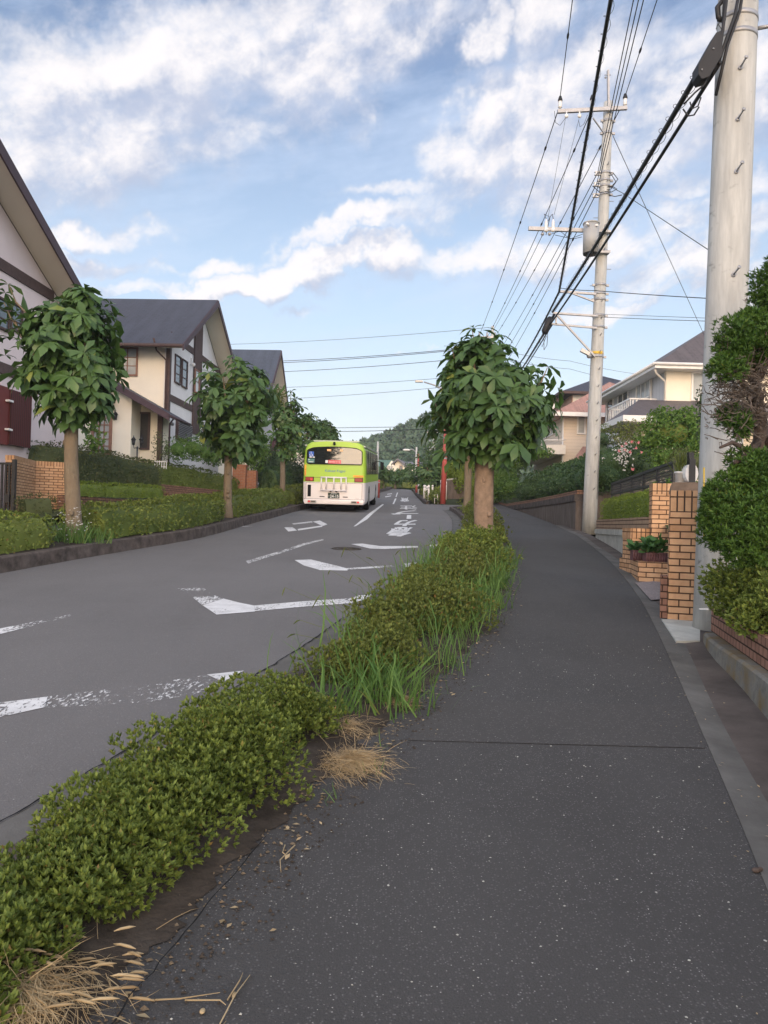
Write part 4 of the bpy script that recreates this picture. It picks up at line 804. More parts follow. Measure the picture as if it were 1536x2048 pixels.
# ------------------------------------------------------------------ bus
def bus():
    rc = P(667, 1022, 30.6); hd = math.radians(2.4); E = thing('city_bus', (rc.x, 30.6, zg(30.6, RH)), 'lime green and white city bus seen from behind driving up the left lane', 'bus', None, -hd, math.atan(S))
    W, Ln = 1.245, 10.2
    def ring(z, w, y0, rr=.16): return w
    prof = [(.30, 1.18), (.40, 1.235), (.55, W), (1.18, W), (1.9, W-.015), (2.45, W-.05), (2.66, W-.13), (2.76, W-.30), (2.80, W-.8)]
    def shell(pr, y_in=lambda z: 0.0):
        mb = MB(); vs = []; k = len(pr)
        # stations along the length: back corner rounded
        stt = [(0.0, -.12), (.03, -.05), (.12, 0), (Ln-.2, 0), (Ln-.05, -.06), (Ln, -.25)]
        for (y, dw) in stt:
            for sg in (-1, 1):
                for (z, w) in (pr if sg < 0 else pr[::-1]): yy = y+y_in(z)*(1 if y < 1 else 0); vs.append((sg*(w+dw), yy, z))
        n = 2*k; fs = [(j*n+i, j*n+(i+1) % n, (j+1)*n+(i+1) % n, (j+1)*n+i) for j in range(len(stt)-1) for i in range(n)]+[tuple(range(n))[::-1], tuple(range((len(stt)-1)*n, len(stt)*n))]
        mb.add(vs, fs); return mb
    tilt = lambda z: max(0, z-1.3)*.045
    body = shell([p for p in prof if p[0] <= 1.18]); bo = body.build('body', M['buswhite'], E)
    up = shell([(1.182, W-.001)]+[p for p in prof if p[0] > 1.18], tilt).build('upper_body', M['lime'], E)
    # roof fairing in white
    mb = MB(); mb.prism([(-.9, .6, 2.801), (.9, .6, 2.801), (.95, .6, 2.86), (-.95, .6, 2.86)], (0, 8.6, 0)); mb.build('roof_duct', M['busgrey'], E)
    mb = MB(); mb.bb(W-.11, W-.04, .2, Ln-.3, 2.60, 2.66); mb.bb(-W+.04, -W+.11, .2, Ln-.3, 2.60, 2.66); mb.build('roof_gutter', M['busgrey'], E)
    # rear window, slightly arched top
    mb = MB(); pts = []
    for k in range(13):
        x = -1.04+2.08*k/12; pts.append((x, 2.585-.07*(x/1.04)**2-(.05 if k in (0, 12) else 0)))
    pts += [(1.09, 2.42), (1.10, 1.95), (1.06, 1.90), (-1.06, 1.90), (-1.10, 1.95), (-1.09, 2.42)]
    mb.prism([(x, -.030+tilt(z), z) for x, z in pts], (0, .06, 0)); rw = mb.build('rear_window', M['busglass'], E)
    mb = MB()
    for i in range(len(pts)):
        a = pts[i]; b = pts[(i+1) % len(pts)]; mb.beam((a[0], -.028+tilt(a[1]), a[1]), (b[0], -.028+tilt(b[1]), b[1]), .03, .03)
    mb.build('window_seal', M['rubber'], rw)
    def plate(name, x0, x1, z0, z1, mat, dy=.012, par=None, base=0.0):
        mb = MB(); y = base+tilt((z0+z1)/2); mb.bb(x0, x1, y-dy, y+.02, z0, z1); return mb.build(name, M[mat], par or E)
    def text(s_, x, z, size, mat, name, par, shear=0, fat=.0, y=-.03, width=None):
        vs, fs = glyph(s_, 1, shear, fat)
        if not vs: return None
        x0 = min(v.x for v in vs); x1 = max(v.x for v in vs); y0 = min(v.y for v in vs); y1 = max(v.y for v in vs); w = width or (x1-x0)/(y1-y0)*size
        mb = MB(); mb.add([(x+((v.x-x0)/(x1-x0)-.5)*w, y+tilt(z), z+((v.y-y0)/(y1-y0)-.5)*size) for v in vs], fs); return mb.build(name, M[mat], par)
    # stickers behind the glass and on the body
    s_ = plate('access_sign', -1.03, -.83, 2.18, 2.38, 'blue', .006, rw, -.030)
    mb = MB(); cx, cz, y = -.94, 2.25, -.040+tilt(2.2); ring_ = [(cx+.052*math.cos(a), y, cz+.052*math.sin(a)) for a in np.linspace(math.pi*.75, math.pi*2.1, 12)]; mb.tube(ring_, .010, 5); mb.ball((cx, y, cz+.105), .016)
    mb.tube([(cx, y, cz+.085), (cx+.005, y, cz+.03), (cx+.05, y, cz+.025), (cx+.075, y, cz-.04), (cx+.09, y, cz-.035)], .009, 5); mb.build('wheelchair_symbol', M['letter'], s_)
    s_ = plate('sticker', -1.07, -.80, 1.94, 2.10, 'teal', .006, rw, -.030); plate('sticker', -1.0, -.91, 2.14, 2.18, 'letter', .006, rw, -.030); plate('sticker', -.88, -.79, 2.14, 2.18, 'letter', .006, rw, -.030)
    plate('sticker_line', -1.04, -.99, 2.045, 2.065, 'letter', .003, s_, -.036); plate('sticker_line', -1.02, -.84, 1.965, 1.985, 'letter', .003, s_, -.036)
    s_ = plate('banner', -.245, .26, 1.925, 2.06, 'pinkred', .006, rw, -.030); text('乗り降り中です', 0.01, 1.99, .06, 'letter', 'banner_lettering', s_, y=-.040, width=.44); plate('sticker', -.36, -.26, 1.94, 2.05, 'letter', .006, rw, -.030)
    for x, ww in ((-.22, .16), (.27, .12)):
        for z in (2.475, 2.43): plate('destination_display', x-ww/2, x+ww/2, z-.012, z+.012, 'litsign', .004, rw, -.030)
    text('Kokusai Kogyo', .03, 1.62, .135, 'scriptblue', 'lettering', up, .42, .0, -.006, .83)
    # panel lines
    for z in (1.36, ): plate('panel_gap', -1.16, 1.16, z-.006, z+.006, 'black', .003)
    for x in (-1.12, 1.12): plate('panel_gap', x-.006, x+.006, .52, 1.14, 'black', .003)
    plate('panel_gap', -1.12, 1.12, 1.14, 1.15, 'black', .003); plate('panel_gap', -1.2, 1.2, .50, .512, 'black', .003)
    for x in (-.98, .98):
        l = plate('tail_light', x-.17, x+.17, 1.21, 1.38, 'rubber', .03); plate('lens', x-.15, x+.15, 1.225, 1.365, 'lampred', .04, l); plate('lens', x*1.0+(.03 if x < 0 else -.01), x+(.12 if x < 0 else .07), 1.24, 1.33, 'lampbright', .046, l) if x < 0 else None
    g = plate('vent_grille', -1.05, -.92, .60, 1.06, 'rubber', .015)
    # bicycle-rack like ladder frame
    mb = MB(); R_ = .018
    for z in (.86, 1.37): mb.tube([(-.53, -.10, z), (.52, -.10, z)], .030, 8)
    for x in (-.50, .49): mb.tube([(x, -.10, .86), (x, -.10, 1.37)], .026, 8)
    for x in (-.30, 0.0, .29): mb.tube([(x, -.11, .90), (x, -.11, 1.37)], .030, 8)
    for x in (-.5, .49):
        for z in (.88, 1.35): mb.tube([(x, -.10, z), (x, .02, z)], .02, 6)
    mb.build('rear_frame', M['buswhite'], E)
    for x in (-.13, .10): mb = MB(); mb.ball((x, -.03, .83), (.05, .045, .045)); mb.build('rear_lamp', M['rubber'], E)
    for x in (-.47, .46): plate('vent_slot', x-.10, x+.10, .585, .615, 'rubber', .01)
    p = plate('number_plate', -.235, .225, .545, .765, 'plate', .022); text('24-15', .02, .625, .115, 'letter', 'plate_number', p, 0, .012, -.027, .34); text('所沢200', .0, .728, .045, 'letter', 'plate_region', p, 0, .004, -.027, .22); text('か', -.195, .63, .05, 'letter', 'plate_letter', p, 0, .0, -.027)
    text('5220', .93, .56, .05, 'busgrey', 'fleet_number', bo, 0, .004, -.004)
    s_ = plate('sticker', -1.19, -1.12, 1.42, 1.86, 'orange', .004); text('左', -1.155, 1.76, .055, 'letterred', 'sticker_lettering', s_, y=-.008); text('折', -1.155, 1.66, .055, 'letterred', 'sticker_lettering', s_, y=-.008); text('注', -1.155, 1.56, .055, 'letterred', 'sticker_lettering', s_, y=-.008); text('意', -1.155, 1.48, .055, 'letterred', 'sticker_lettering', s_, y=-.008)
    s_ = plate('sticker', .75, 1.17, 1.395, 1.475, 'orange', .004); text('ご注意ください', .96, 1.435, .045, 'letterred', 'sticker_lettering', s_, y=-.008, width=.34)
    # bumper
    mb = MB(); mb.prism([(-1.17, -.05, .30), (1.17, -.05, .30), (1.20, -.09, .40), (1.19, -.05, .50), (-1.19, -.05, .50), (-1.20, -.09, .40)], (0, .14, 0)); bp = mb.build('rear_bumper', M['buswhite'], E, bevel=.02)
    for x in (-.86, .86):
        l = plate('fog_lamp', x-.17, x+.17, .355, .45, 'busgrey', .01, bp, -.09); plate('lens', (x-.16 if x < 0 else x+.07), (x-.07 if x < 0 else x+.16), .37, .44, 'lampbright', .014, l, -.09); plate('reverse_lens', (x-.05 if x < 0 else x-.14), (x+.14 if x < 0 else x+.05), .375, .435, 'retain', .014, l, -.09)
    mb = MB(); mb.bb(-1.15, 1.15, .15, Ln-.3, .26, .40); mb.bb(-.9, .9, .4, 2.0, .18, .3); mb.build('underbody', M['rubber'], E)
    mb = MB(); mb.ball((-.02, -.02, 2.70), (.06, .07, .05)); mb.bb(-.06, .02, -.02, .1, 2.72, 2.78); mb.build('rear_camera', M['rubber'], E)
    mb = MB(); mb.bb(.42, .62, .0, .25, .25, .33); mb.build('exhaust', M['rubber'], E)
    # side windows and doors
    for sg in (-1, 1):
        xw = W-.035; L_ = [(.9+i*1.30) for i in range(7)]
        gl = MB()
        gl.prism([(sg*(W-.012), .85, 1.52), (sg*(W-.012), Ln-.4, 1.52), (sg*(W-.060), Ln-.5, 2.50), (sg*(W-.060), .85, 2.50)], (sg*.018, 0, 0)); gw = gl.build('side_window', M['busglass'], E)
        for y in L_[1:]: b = MB(); b.beam((sg*(W+.012), y, 1.52), (sg*(W-.036), y, 2.50), .05, .012); b.build('window_pillar', M['rubber'], gw)
        for y0 in (4.9, 9.0)[:1 if sg > 0 else 2]:
            dr = MB(); dr.bb(sg*(W+.002), sg*(W+.012), y0, y0+1.0, .42, 2.40); dr.build('side_door', M['busglass'], E) if sg < 0 else None
        for yw in (2.45, 7.75):
            mb = MB(); n = 20; arc = [(sg*(W+.004), yw+.55*math.cos(a), .47+.55*math.sin(a)) for a in np.linspace(-.3, math.pi+.3, n)]; mb.prism(arc, (-sg*.25, 0, 0)); mb.build('wheel_arch', M['rubber'], E)
            wz = MB(); xi, xo = sg*(W-.30), sg*(W+.006); wz.tube([(xi, yw, .47), (xi+sg*.02, yw, .47), (xo-sg*.03, yw, .47), (xo, yw, .47)], [.44, .47, .47, .43], 28); wh = wz.build('wheel', M['rubber'], E)
            wz = MB(); wz.tube([(xo-sg*.02, yw, .47), (xo+sg*.004, yw, .47)], [.30, .27], 20); wz.build('rim', M['busgrey'], wh)
            if yw < 3: wz = MB(); wz.tube([(sg*(W-.62), yw, .47), (sg*(W-.34), yw, .47)], .47, 24); wz.build('wheel', M['rubber'], E)
        mb = MB(); mb.bb(sg*(W+.10), sg*(W+.28), Ln-.3, Ln-.1, 1.75, 2.15); mb.tube([(sg*(W-.05), Ln-.2, 2.2), (sg*(W+.19), Ln-.2, 2.15)], .02, 6); mb.build('door_mirror', M['rubber'], E)
bus()
# ------------------------------------------------------------------ street trees (pollarded horse chestnuts)
def chestnut(rows, d, base_px, trunk, label, n, leaf=.27, tmpl=T_CHEST, sprigs=(), name='horse_chestnut_tree', mat='bark', grp='horse chestnuts along the street', cat='tree', tl=None, lm='lf_chest', nl=6, foot=None):
    """rows: (y, x left, x right) of the crown read off the survey; trunk: (r base, r top, py top)"""
    b = P(*base_px, d) if foot is None else Vector(foot); b.z = zg(d, .02 if foot is None else foot[2]) if foot is None else foot[2]
    T = thing(name, b, label, cat, grp); c0 = P((rows[0][1]+rows[0][2])/2, rows[0][0], d)
    Z = []; CX = []; RR = []
    for (y, xl, xr) in rows:
        a = P(xl, y, d); c = P(xr, y, d); Z.append((a.z+c.z)/2-b.z); CX.append((a.x+c.x)/2-b.x); RR.append((c.x-a.x)/2*.93)
    Z = np.array(Z); CX = np.array(CX); RR = np.array(RR); o = np.argsort(Z); Z, CX, RR = Z[o], CX[o], RR[o]
    zt = P(base_px[0], trunk[2], d).z-b.z; tr = MB(); k = 12; pts = []; rs = []
    tx = (P(trunk[3], trunk[2], d).x-b.x) if len(trunk) > 3 else 0
    ztop = zt+(Z[-1]-zt)*.55
    for i in range(k):
        f = i/(k-1); z = -.1+f*(ztop+.1); q = min(1, z/zt if zt else 1); pts.append((tx*q+.02*math.sin(z*2+d), .02*math.cos(z*1.7), z)); r_ = trunk[0]+(trunk[1]-trunk[0])*q
        if z > zt: r_ *= 1-.6*(z-zt)/(ztop-zt)
        if i == 0: r_ *= 1.25
        elif i == 1: r_ *= 1.06
        rs.append(r_*(1+.03*math.sin(i*2.3)))
    tr.tube(pts, rs, 14)
    for i in range(3 if d < 30 else 0): # pruning knots
        a = RNG.uniform(2.5, 6.5); z = RNG.uniform(.25, .9)*zt; c = Vector((tx*z/zt+trunk[0]*.93*math.cos(a), trunk[0]*.93*math.sin(a), z)); tr.ball(c, (.05, .05, .06), 8, 5)
    for i in range(9):
        a = i*2.4; z0 = zt+.15+(Z[-1]-zt)*.5*(i/9); zz_ = min(Z[-1]-.2, z0+.75+.3*math.sin(i*3)); R1 = np.interp(zz_, Z, RR)*.62; cx = np.interp(zz_, Z, CX)
        tr.tube([(tx, 0, z0), ((tx+cx+R1*math.cos(a))*.5, R1*.5*math.sin(a), z0+.2), (cx+R1*math.cos(a), R1*math.sin(a), zz_)], [.055, .035, .012], 6)
    for (px, py, up_) in sprigs:
        q = P(px, py, d)-b; tr.tube([(q.x*.55+np.interp(q.z-.4, Z, CX)*.45, 0, q.z-.75), (q.x*.9, 0, q.z-.3), (q.x, 0, q.z)], [.022, .015, .008], 5)
    tr.build('trunk', M[mat], T)
    w = np.interp(np.linspace(Z[0], Z[-1], 60), Z, RR)+.10; zs = np.linspace(Z[0], Z[-1], 60); pz = w/w.sum(); m_ = max(12, n//4)
    z = RNG.choice(zs, m_, p=pz)+RNG.normal(0, .04, m_); z = np.clip(Z[0]+leaf*.95+(z-Z[0])*(Z[-1]-Z[0]-leaf*1.1)/(Z[-1]-Z[0]), Z[0]+leaf*.9, Z[-1]-leaf*.15)      # branch ends, each carrying a tuft of whorls
    th = np.arange(m_)*2.39996+RNG.normal(0, .25, m_); u = 1-.50*RNG.random(m_)**2.2; R = np.interp(z, Z, RR)*1.10*u; R *= 1+.10*np.sin(3*th+z*3.1+d)+.06*np.sin(6*th+z*6)
    R = np.maximum(R-leaf*.38, .02); z = np.repeat(z, 4); th0 = np.repeat(th, 4); R = np.repeat(R, 4); k_ = len(z); j_ = np.tile(np.arange(4), m_)
    c_ = np.stack([np.interp(z, Z, CX)+R*np.cos(th0), R*np.sin(th0), z], 1); out_ = np.stack([np.cos(th0), np.sin(th0), np.full(k_, .25)], 1)
    q = c_+RNG.normal(0, leaf*.34, (k_, 3))-out_*(j_*leaf*.22)[:, None]+np.array([0, 0, 1.])*(RNG.uniform(-.35, .25, k_)*leaf)[:, None]
    ax = out_+np.array([0, 0, .45])+RNG.normal(0, .32, (k_, 3)); dz = (q[:, 2]-Z[0])/(Z[-1]-Z[0]); ax[:, 2] += np.where(dz > .82, 1.3, 0)
    parts = [leaf_arrays(q, ax, tmpl, leaf, nl, 1.15, .30, droop=.70, roll=.15)]
    if sprigs:
        for (px, py, up_) in sprigs:
            c = P(px, py, d)-b; m_ = 5; qq = np.array([[c.x+RNG.normal(0, .07)*k, RNG.normal(0, .08), c.z-k*.16] for k in range(m_)]); parts.append(leaf_arrays(qq, np.array([[RNG.normal(0, .3), RNG.normal(0, .3), 1.]]*m_), tmpl, leaf*.85, 5, 1.25, .2, droop=.5))
    mesh_np('crown', parts, M[lm], T); return T
chestnut([(580, 145, 205), (600, 100, 222), (640, 48, 236), (690, 38, 243), (735, 36, 238), (770, 62, 240), (800, 88, 215), (830, 98, 198), (855, 112, 188)], 14, (147, 1058), (.145, .115, 850, 145), 'horse chestnut with thick ribbed trunk at far left, in front of the pinkish white house', 520, .27, sprigs=((18, 570, 1), (30, 640, 1), (8, 605, 1), (60, 730, 1)))
chestnut([(722, 432, 525), (740, 405, 540), (780, 398, 548), (815, 400, 545), (850, 408, 532), (880, 412, 524), (905, 432, 520), (932, 448, 498)], 21.8, (457, 1024), (.125, .110, 915, 457), 'horse chestnut with orange brown trunk, second from the left, before the cream house', 380, .31)
chestnut([(800, 562, 598), (820, 540, 606), (850, 535, 608), (875, 552, 604), (900, 556, 586), (918, 556, 584)], 31, (563, 1010), (.12, .10, 905, 566), 'pale trunked horse chestnut beside the bus with a sprig standing above its crown', 190, .28, sprigs=((583, 782, 1), (590, 800, 1)), tmpl=T_CHEST)
chestnut([(826, 596, 630), (845, 585, 646), (870, 582, 648), (895, 585, 640), (915, 590, 625)], 43, (612, 1005), (.15, .12, 915, 612), 'horse chestnut with its crown showing over the left rear corner of the bus', 190, .30, tmpl=T_CHEST_S)
chestnut([(840, 640, 662), (855, 628, 678), (875, 628, 680), (895, 630, 672)], 52, (650, 1000), (.15, .12, 900, 650), 'farthest horse chestnut of the left row, its crown just above the bus roof', 170, .32, tmpl=T_CHEST_S)
chestnut([(678, 930, 992), (700, 892, 1030), (730, 870, 1062), (765, 880, 1085), (800, 868, 1110), (830, 862, 1108), (855, 880, 1100), (880, 892, 1078), (905, 900, 1064), (928, 912, 1030)], 16, (970, 1090), (.205, .20, 935, 968), 'large horse chestnut with smooth reddish brown trunk between the road and the sidewalk', 540, .305, sprigs=((945, 660, 1), (1095, 735, 1), (905, 700, 1), (868, 800, 1)), mat='bark_brown')
chestnut([(820, 905, 965), (860, 895, 975), (900, 895, 972), (925, 905, 965)], 30, (935, 1020), (.15, .14, 930, 935), 'horse chestnut mostly hidden behind the large one, left of its trunk', 170, .30)
chestnut([(924, 842, 872), (940, 828, 884), (960, 822, 886), (975, 832, 880)], 52, (861, 992), (.14, .12, 972, 861), 'small dark street tree left of the red pole', 190, .34, tmpl=T_CHEST_S)
chestnut([(937, 758, 772), (950, 752, 784), (962, 754, 782)], 68, (766, 985), (.12, .10, 962, 766), 'small far tree just right of the bus', 110, .36, tmpl=T_CHEST_S)
chestnut([(944, 782, 800), (955, 778, 806), (966, 780, 802)], 76, (790, 985), (.12, .10, 966, 790), 'small far tree in front of the two distant cream houses', 110, .38, tmpl=T_CHEST_S)
chestnut([(940, 800, 822), (952, 800, 836), (964, 806, 834)], 84, (816, 985), (.12, .10, 964, 816), 'small far tree at the end of the road left of the small dark tree', 110, .38, tmpl=T_CHEST_S)

# ------------------------------------------------------------------ planting along the right bed
bx = lambda y, k=.5: kerbR(y)*(1-k)+pathL(y)*k
def azalea(spec, size, dens, mat, label, **kw):
    blobs = [((bx(y, k), y, zg(y, h*.42)), (r, r*1.05, h*.62)) for (y, k, r, h) in spec]
    return blob_thing('azalea_shrub', blobs, size, dens, M[mat], label, 'shrub', 'azalea shrubs along the verge', nl=8, spread=.62, rough=.42, rs=4.6, core=0, depth=.8, tmpl=T_ROS, up=.9, zmin=lambda q: q[:, 1]*S+.02, **kw)
azalea([(1.98, .62, .19, .16), (1.72, .60, .2, .16)], .034, 1000, 'lf_az', 'small dark azalea at the bottom left corner of the picture')
azalea([(2.28, .52, .25, .21), (2.65, .50, .32, .25), (3.05, .46, .36, .29), (3.5, .47, .38, .33), (3.95, .43, .35, .35), (4.35, .50, .28, .30)], .0215, 2900, 'lf_az', 'large bright green azalea mound in the left foreground')
azalea([(5.45, .46, .30, .30), (5.8, .55, .33, .36), (6.15, .42, .28, .34)], .026, 1500, 'lf_az2', 'straggly olive azalea tangled with long grass, second from the front')
azalea([(7.0, .36, .42, .42), (7.45, .62, .42, .44), (7.9, .5, .42, .46)], .030, 1150, 'lf_az2', 'dark olive azalea mound behind the long grass, third from the front')
azalea([(8.9, .35, .36, .38), (9.5, .5, .45, .42), (10.2, .55, .48, .45), (10.9, .5, .48, .45)], .042, 620, 'lf_az2', 'azalea mound mixed with grass midway to the large tree')
azalea([(11.8, .55, .50, .5), (12.6, .5, .50, .5), (13.4, .55, .50, .5), (14.2, .5, .50, .48), (15.1, .55, .5, .46)], .048, 520, 'lf_az', 'long azalea mound just before the trunk of the large tree')
azalea([(17.4, .55, .45, .45), (18.4, .5, .45, .42), (19.4, .5, .45, .42)], .055, 240, 'lf_az2', 'azalea mound behind the trunk of the large tree')
azalea([(21.0, .5, .5, .5), (22.2, .5, .5, .5), (23.5, .45, .5, .5)], .06, 190, 'lf_az2', 'olive azalea mound left of the tree trunk by the curving kerb')
azalea([(26.0, .5, .5, .5), (27.6, .5, .5, .5), (30.0, .5, .5, .5), (32, .5, .5, .5)], .065, 150, 'lf_az', 'azalea row by the red pole at the side street')
for i, (y0, y1, lab) in enumerate(((41.5, 44, 'low rounded shrub at the kerb just past the side street'), (45, 49, 'second low shrub past the side street'), (50, 56, 'low hedge under the small dark tree'), (58, 68, 'low hedge at the far end of the road'))):
    blob_thing('low_shrub', [((joint(y)+.75, y, zg(y, .25)), (.5, .65, .38)) for y in np.arange(y0, y1+.1, 1.1)], .09, 70, M['lf_hedge'], lab, 'shrub', 'low shrubs past the side street', nl=4)
# grass: weeds in the bed
def grass(name, spots, label, mat='lf_grass', kind='stuff', L=.30, tm=T_BLADE):
    parts = []
    for (x, y, z, n, l, sp) in spots:
        q = np.stack([x+RNG.normal(0, sp, n), y+RNG.normal(0, sp, n), np.full(n, z)], 1); ax = np.stack([RNG.normal(0, .30, n), RNG.normal(0, .30, n), np.ones(n)], 1)
        parts.append(leaf_arrays(q, ax, tm, l, 1, .12, .35, droop=.05))
    return mesh_np(name, parts, M[mat], None, label, 'grass', None, kind)
sp = []
for (px, py, n, l, s_) in ((755, 1400, 90, .30, .09), (800, 1420, 70, .26, .10), (730, 1360, 70, .32, .10), (830, 1330, 60, .18, .10), (900, 1330, 40, .12, .12), (930, 1240, 150, .30, .13), (960, 1215, 150, .32, .14), (985, 1175, 130, .32, .14), (1000, 1140, 90, .30, .13), (870, 1270, 70, .24, .14), (905, 1160, 110, .34, .22), (860, 1180, 90, .36, .2), (880, 1120, 70, .36, .25), (640, 1440, 40, .26, .08), (700, 1430, 60, .22, .12), (580, 1460, 30, .2, .1)):
    q = G(px, py); sp.append((q.x, q.y, q.z, n, l, s_))
for y in np.arange(7, 16, .8): sp.append((kerbR(y)+.25, y, zg(y), 30, .34, .15))
grass('weeds', sp, 'tufts of long green grass growing through the azaleas')
sp = [];
for (px, py, n) in ((130, 1105, 200), (185, 1098, 220), (150, 1092, 220), (165, 1108, 200), (210, 1092, 100), (475, 1045, 70), (490, 1042, 50)):
    q = G(px, py-22, .1); sp.append((q.x, q.y, q.z, n, .30, .20))
grass('weeds', sp, 'short grass round the foot of the street trees across the road')
# foxtail seed heads standing over the road edge
parts = []; fh = []
for (px, py, y_) in ((570, 1175, 6.6), (640, 1190, 6.6), (705, 1150, 7.2), (650, 1205, 6.4), (600, 1240, 6.0), (590, 1268, 5.7), (690, 1095, 8.5), (770, 1130, 8.2), (800, 1100, 9), (830, 1095, 9.5), (860, 1090, 10), (745, 1120, 8.4), (760, 1165, 7.5), (660, 1140, 7.6), (725, 1165, 7.2), (780, 1145, 7.8), (850, 1060, 11), (870, 1075, 10.5), (690, 1210, 6.6), (865, 1230, 7), (810, 1190, 7.3), (705, 1240, 6.4), (720, 1390, 4.9), (700, 1350, 5.3), (905, 1120, 9.6), (890, 1085, 11)):
    p = P(px, py, y_); b_ = Vector((max(p.x+.15, kerbR(y_)+.1)+.12, y_+.1, zg(y_))); parts.append((p, b_))
mb = MB(); hd_ = MB()
for p, b_ in parts:
    mid = (p+b_)/2+Vector((.06, 0, .10)); mb.tube([b_, mid, p], [.0025, .002, .0015], 4); tip = p+Vector((-.035+RNG.normal(0, .02), RNG.normal(0, .02), -.045+RNG.normal(0, .04))); hd_.tube([p, (p+tip)/2+Vector((0, 0, .008)), tip], [.003, .0065, .002], 6)
fx = mb.build('foxtail_grass', M['lf_az2'], None, 'foxtail stalks nodding over the road edge in front of the worn chevrons', 'grass', None, 'stuff'); hd_.build('seed_heads', M['lf_az2'], fx)
# dry straw heaps
def straw(name, px, py, n, rad, h, label, L=.095):
    c = G(px, py); t_ = np.abs(RNG.normal(0, .5, n)); a = RNG.random(n)*6.28; q = np.stack([c.x+rad*t_*np.cos(a), c.y+rad*1.1*t_*np.sin(a), np.zeros(n)], 1); q[:, 2] = q[:, 1]*S+.01+h*np.exp(-(t_*1.4)**2)*RNG.random(n)
    ax = np.stack([.75+RNG.normal(0, .75, n), -.75+RNG.normal(0, .75, n), RNG.normal(.0, .28, n)], 1); nar = (T_BLADE[0]*np.array([1, .42, .8]), T_BLADE[1])
    return mesh_np(name, [leaf_arrays(q, ax, nar, L, 1, .1, .4, droop=.1)], M['straw'], None, label, 'straw', 'heaps of dry straw', base=tuple(c))
straw('straw_heap', 700, 1530, 1800, .21, .06, 'largest heap of dry straw beside the foreground azalea'); straw('straw_heap', 795, 1408, 480, .12, .05, 'small heap of dry straw under the long grass'); straw('straw_heap', 690, 1460, 420, .22, .06, 'thin scatter of dry grass behind the largest straw heap'); straw('straw_heap', 40, 2010, 1700, .26, .07, 'dry foxtail straw at the bottom left corner', .11)
mb = MB()
for i in range(46):
    c = G(RNG.uniform(-60, 270)+RNG.random()**3*90, RNG.uniform(1900, 2070)); a = RNG.normal(0, .25); L_ = RNG.uniform(.05, .09); e = c+Vector((math.cos(a)*L_, math.sin(a)*L_, .0)); z = RNG.uniform(.02, .09); mb.tube([c+Vector((0, 0, z)), c.lerp(e, .3)+Vector((0, .002, z+.002)), c.lerp(e, .7)+Vector((0, .001, z+.002)), e+Vector((0, 0, z))], [.0012, .0042, .0045, .001], 6)
mb.build('dry_foxtails', M['straw'], None, 'dry pale foxtail heads lying at the bottom left', 'grass', None, 'stuff')
mb = MB()
for pl in (((300, 2000), (360, 1997), (440, 1985)), ((370, 2000), (440, 2000), (452, 2010)), ((440, 2048), (470, 1990), (500, 1950)), ((455, 2000), (480, 1960), (486, 1945)), ((590, 1690), (560, 1720), (562, 1745)), ((570, 1690), (565, 1705), (575, 1712))):
    mb.tube([G(x, y, .006+.01*(i == 1)) for i, (x, y) in enumerate(pl)], [.0025, .002, .001], 4)
mb.ball(G(468, 1990, .01), (.006, .014, .006)); mb.ball(G(405, 2022, .008), (.008, .012, .005)); mb.build('dry_stalk', M['straw'], None, 'pale dry grass stalks lying on the asphalt near the bottom left', 'grass stalks', None, 'stuff')
# leaf litter and grit
def scatter(name, n, fn, size, mat, label, cat='litter'):
    q = np.array([fn() for _ in range(n)]); q[:, 2] = q[:, 1]*S+.008; return mesh_np(name, [leaf_arrays(q, np.array([[0, 0, 1.]]*n), T_DIA, size, 1, 1.5, .4)], M[mat], None, label, cat, None, 'stuff')
def _l1():
    y = RNG.uniform(1.3, 14); return (pathL(y)+RNG.normal(.02, .10), y, 0)
scatter('fallen_leaves', 260, _l1, .028, 'straw', 'small dry leaves fallen along the edge of the planting bed')
def _l2():
    y = RNG.uniform(1.6, 12)**1.0; return (pathR(y)+RNG.normal(.0, .12), y, 0)
scatter('fallen_leaves', 170, _l2, .014, 'straw', 'specks of grit and dry leaf along the concrete gutter')
mb = MB(); c = G(1512, 1740, .01); mb.ball(c, (.018, .012, .01)); mb.ball(c+Vector((.02, .01, 0)), (.012, .01, .008)); mb.build('dead_leaf', M['bark_dark'], None, 'curled dead brown leaf on the asphalt at the right edge', 'leaf')
def _l3():
    y = RNG.uniform(1.5, 7); return (RNG.uniform(pathL(y)+.1, pathR(y)-.05), y, 0)
def stones(n):
    q = np.array([_l3() for _ in range(n)]); parts = []
    for i in range(n):
        x, y, _ = q[i]; s_ = abs(RNG.normal(.0018, .0016))+.0012; V = np.array([[1, 0, 0], [.2, .9, .1], [-.9, .2, 0], [-.3, -.8, 0], [0, 0, .6]])*s_*RNG.uniform(.7, 1.3, 3); a = RNG.random()*6.28; R_ = np.array([[math.cos(a), -math.sin(a), 0], [math.sin(a), math.cos(a), 0], [0, 0, 1]]); parts.append((V @ R_.T+np.array([x, y, y*S+.0015]), [np.array([[0, 1, 4], [1, 2, 4], [2, 3, 4], [3, 0, 4]])]))
    mesh_np('loose_grit', parts, M['concrete'], None, 'pale grit scattered over the sidewalk asphalt', 'grit', None, 'stuff', smooth=False)
stones(700)

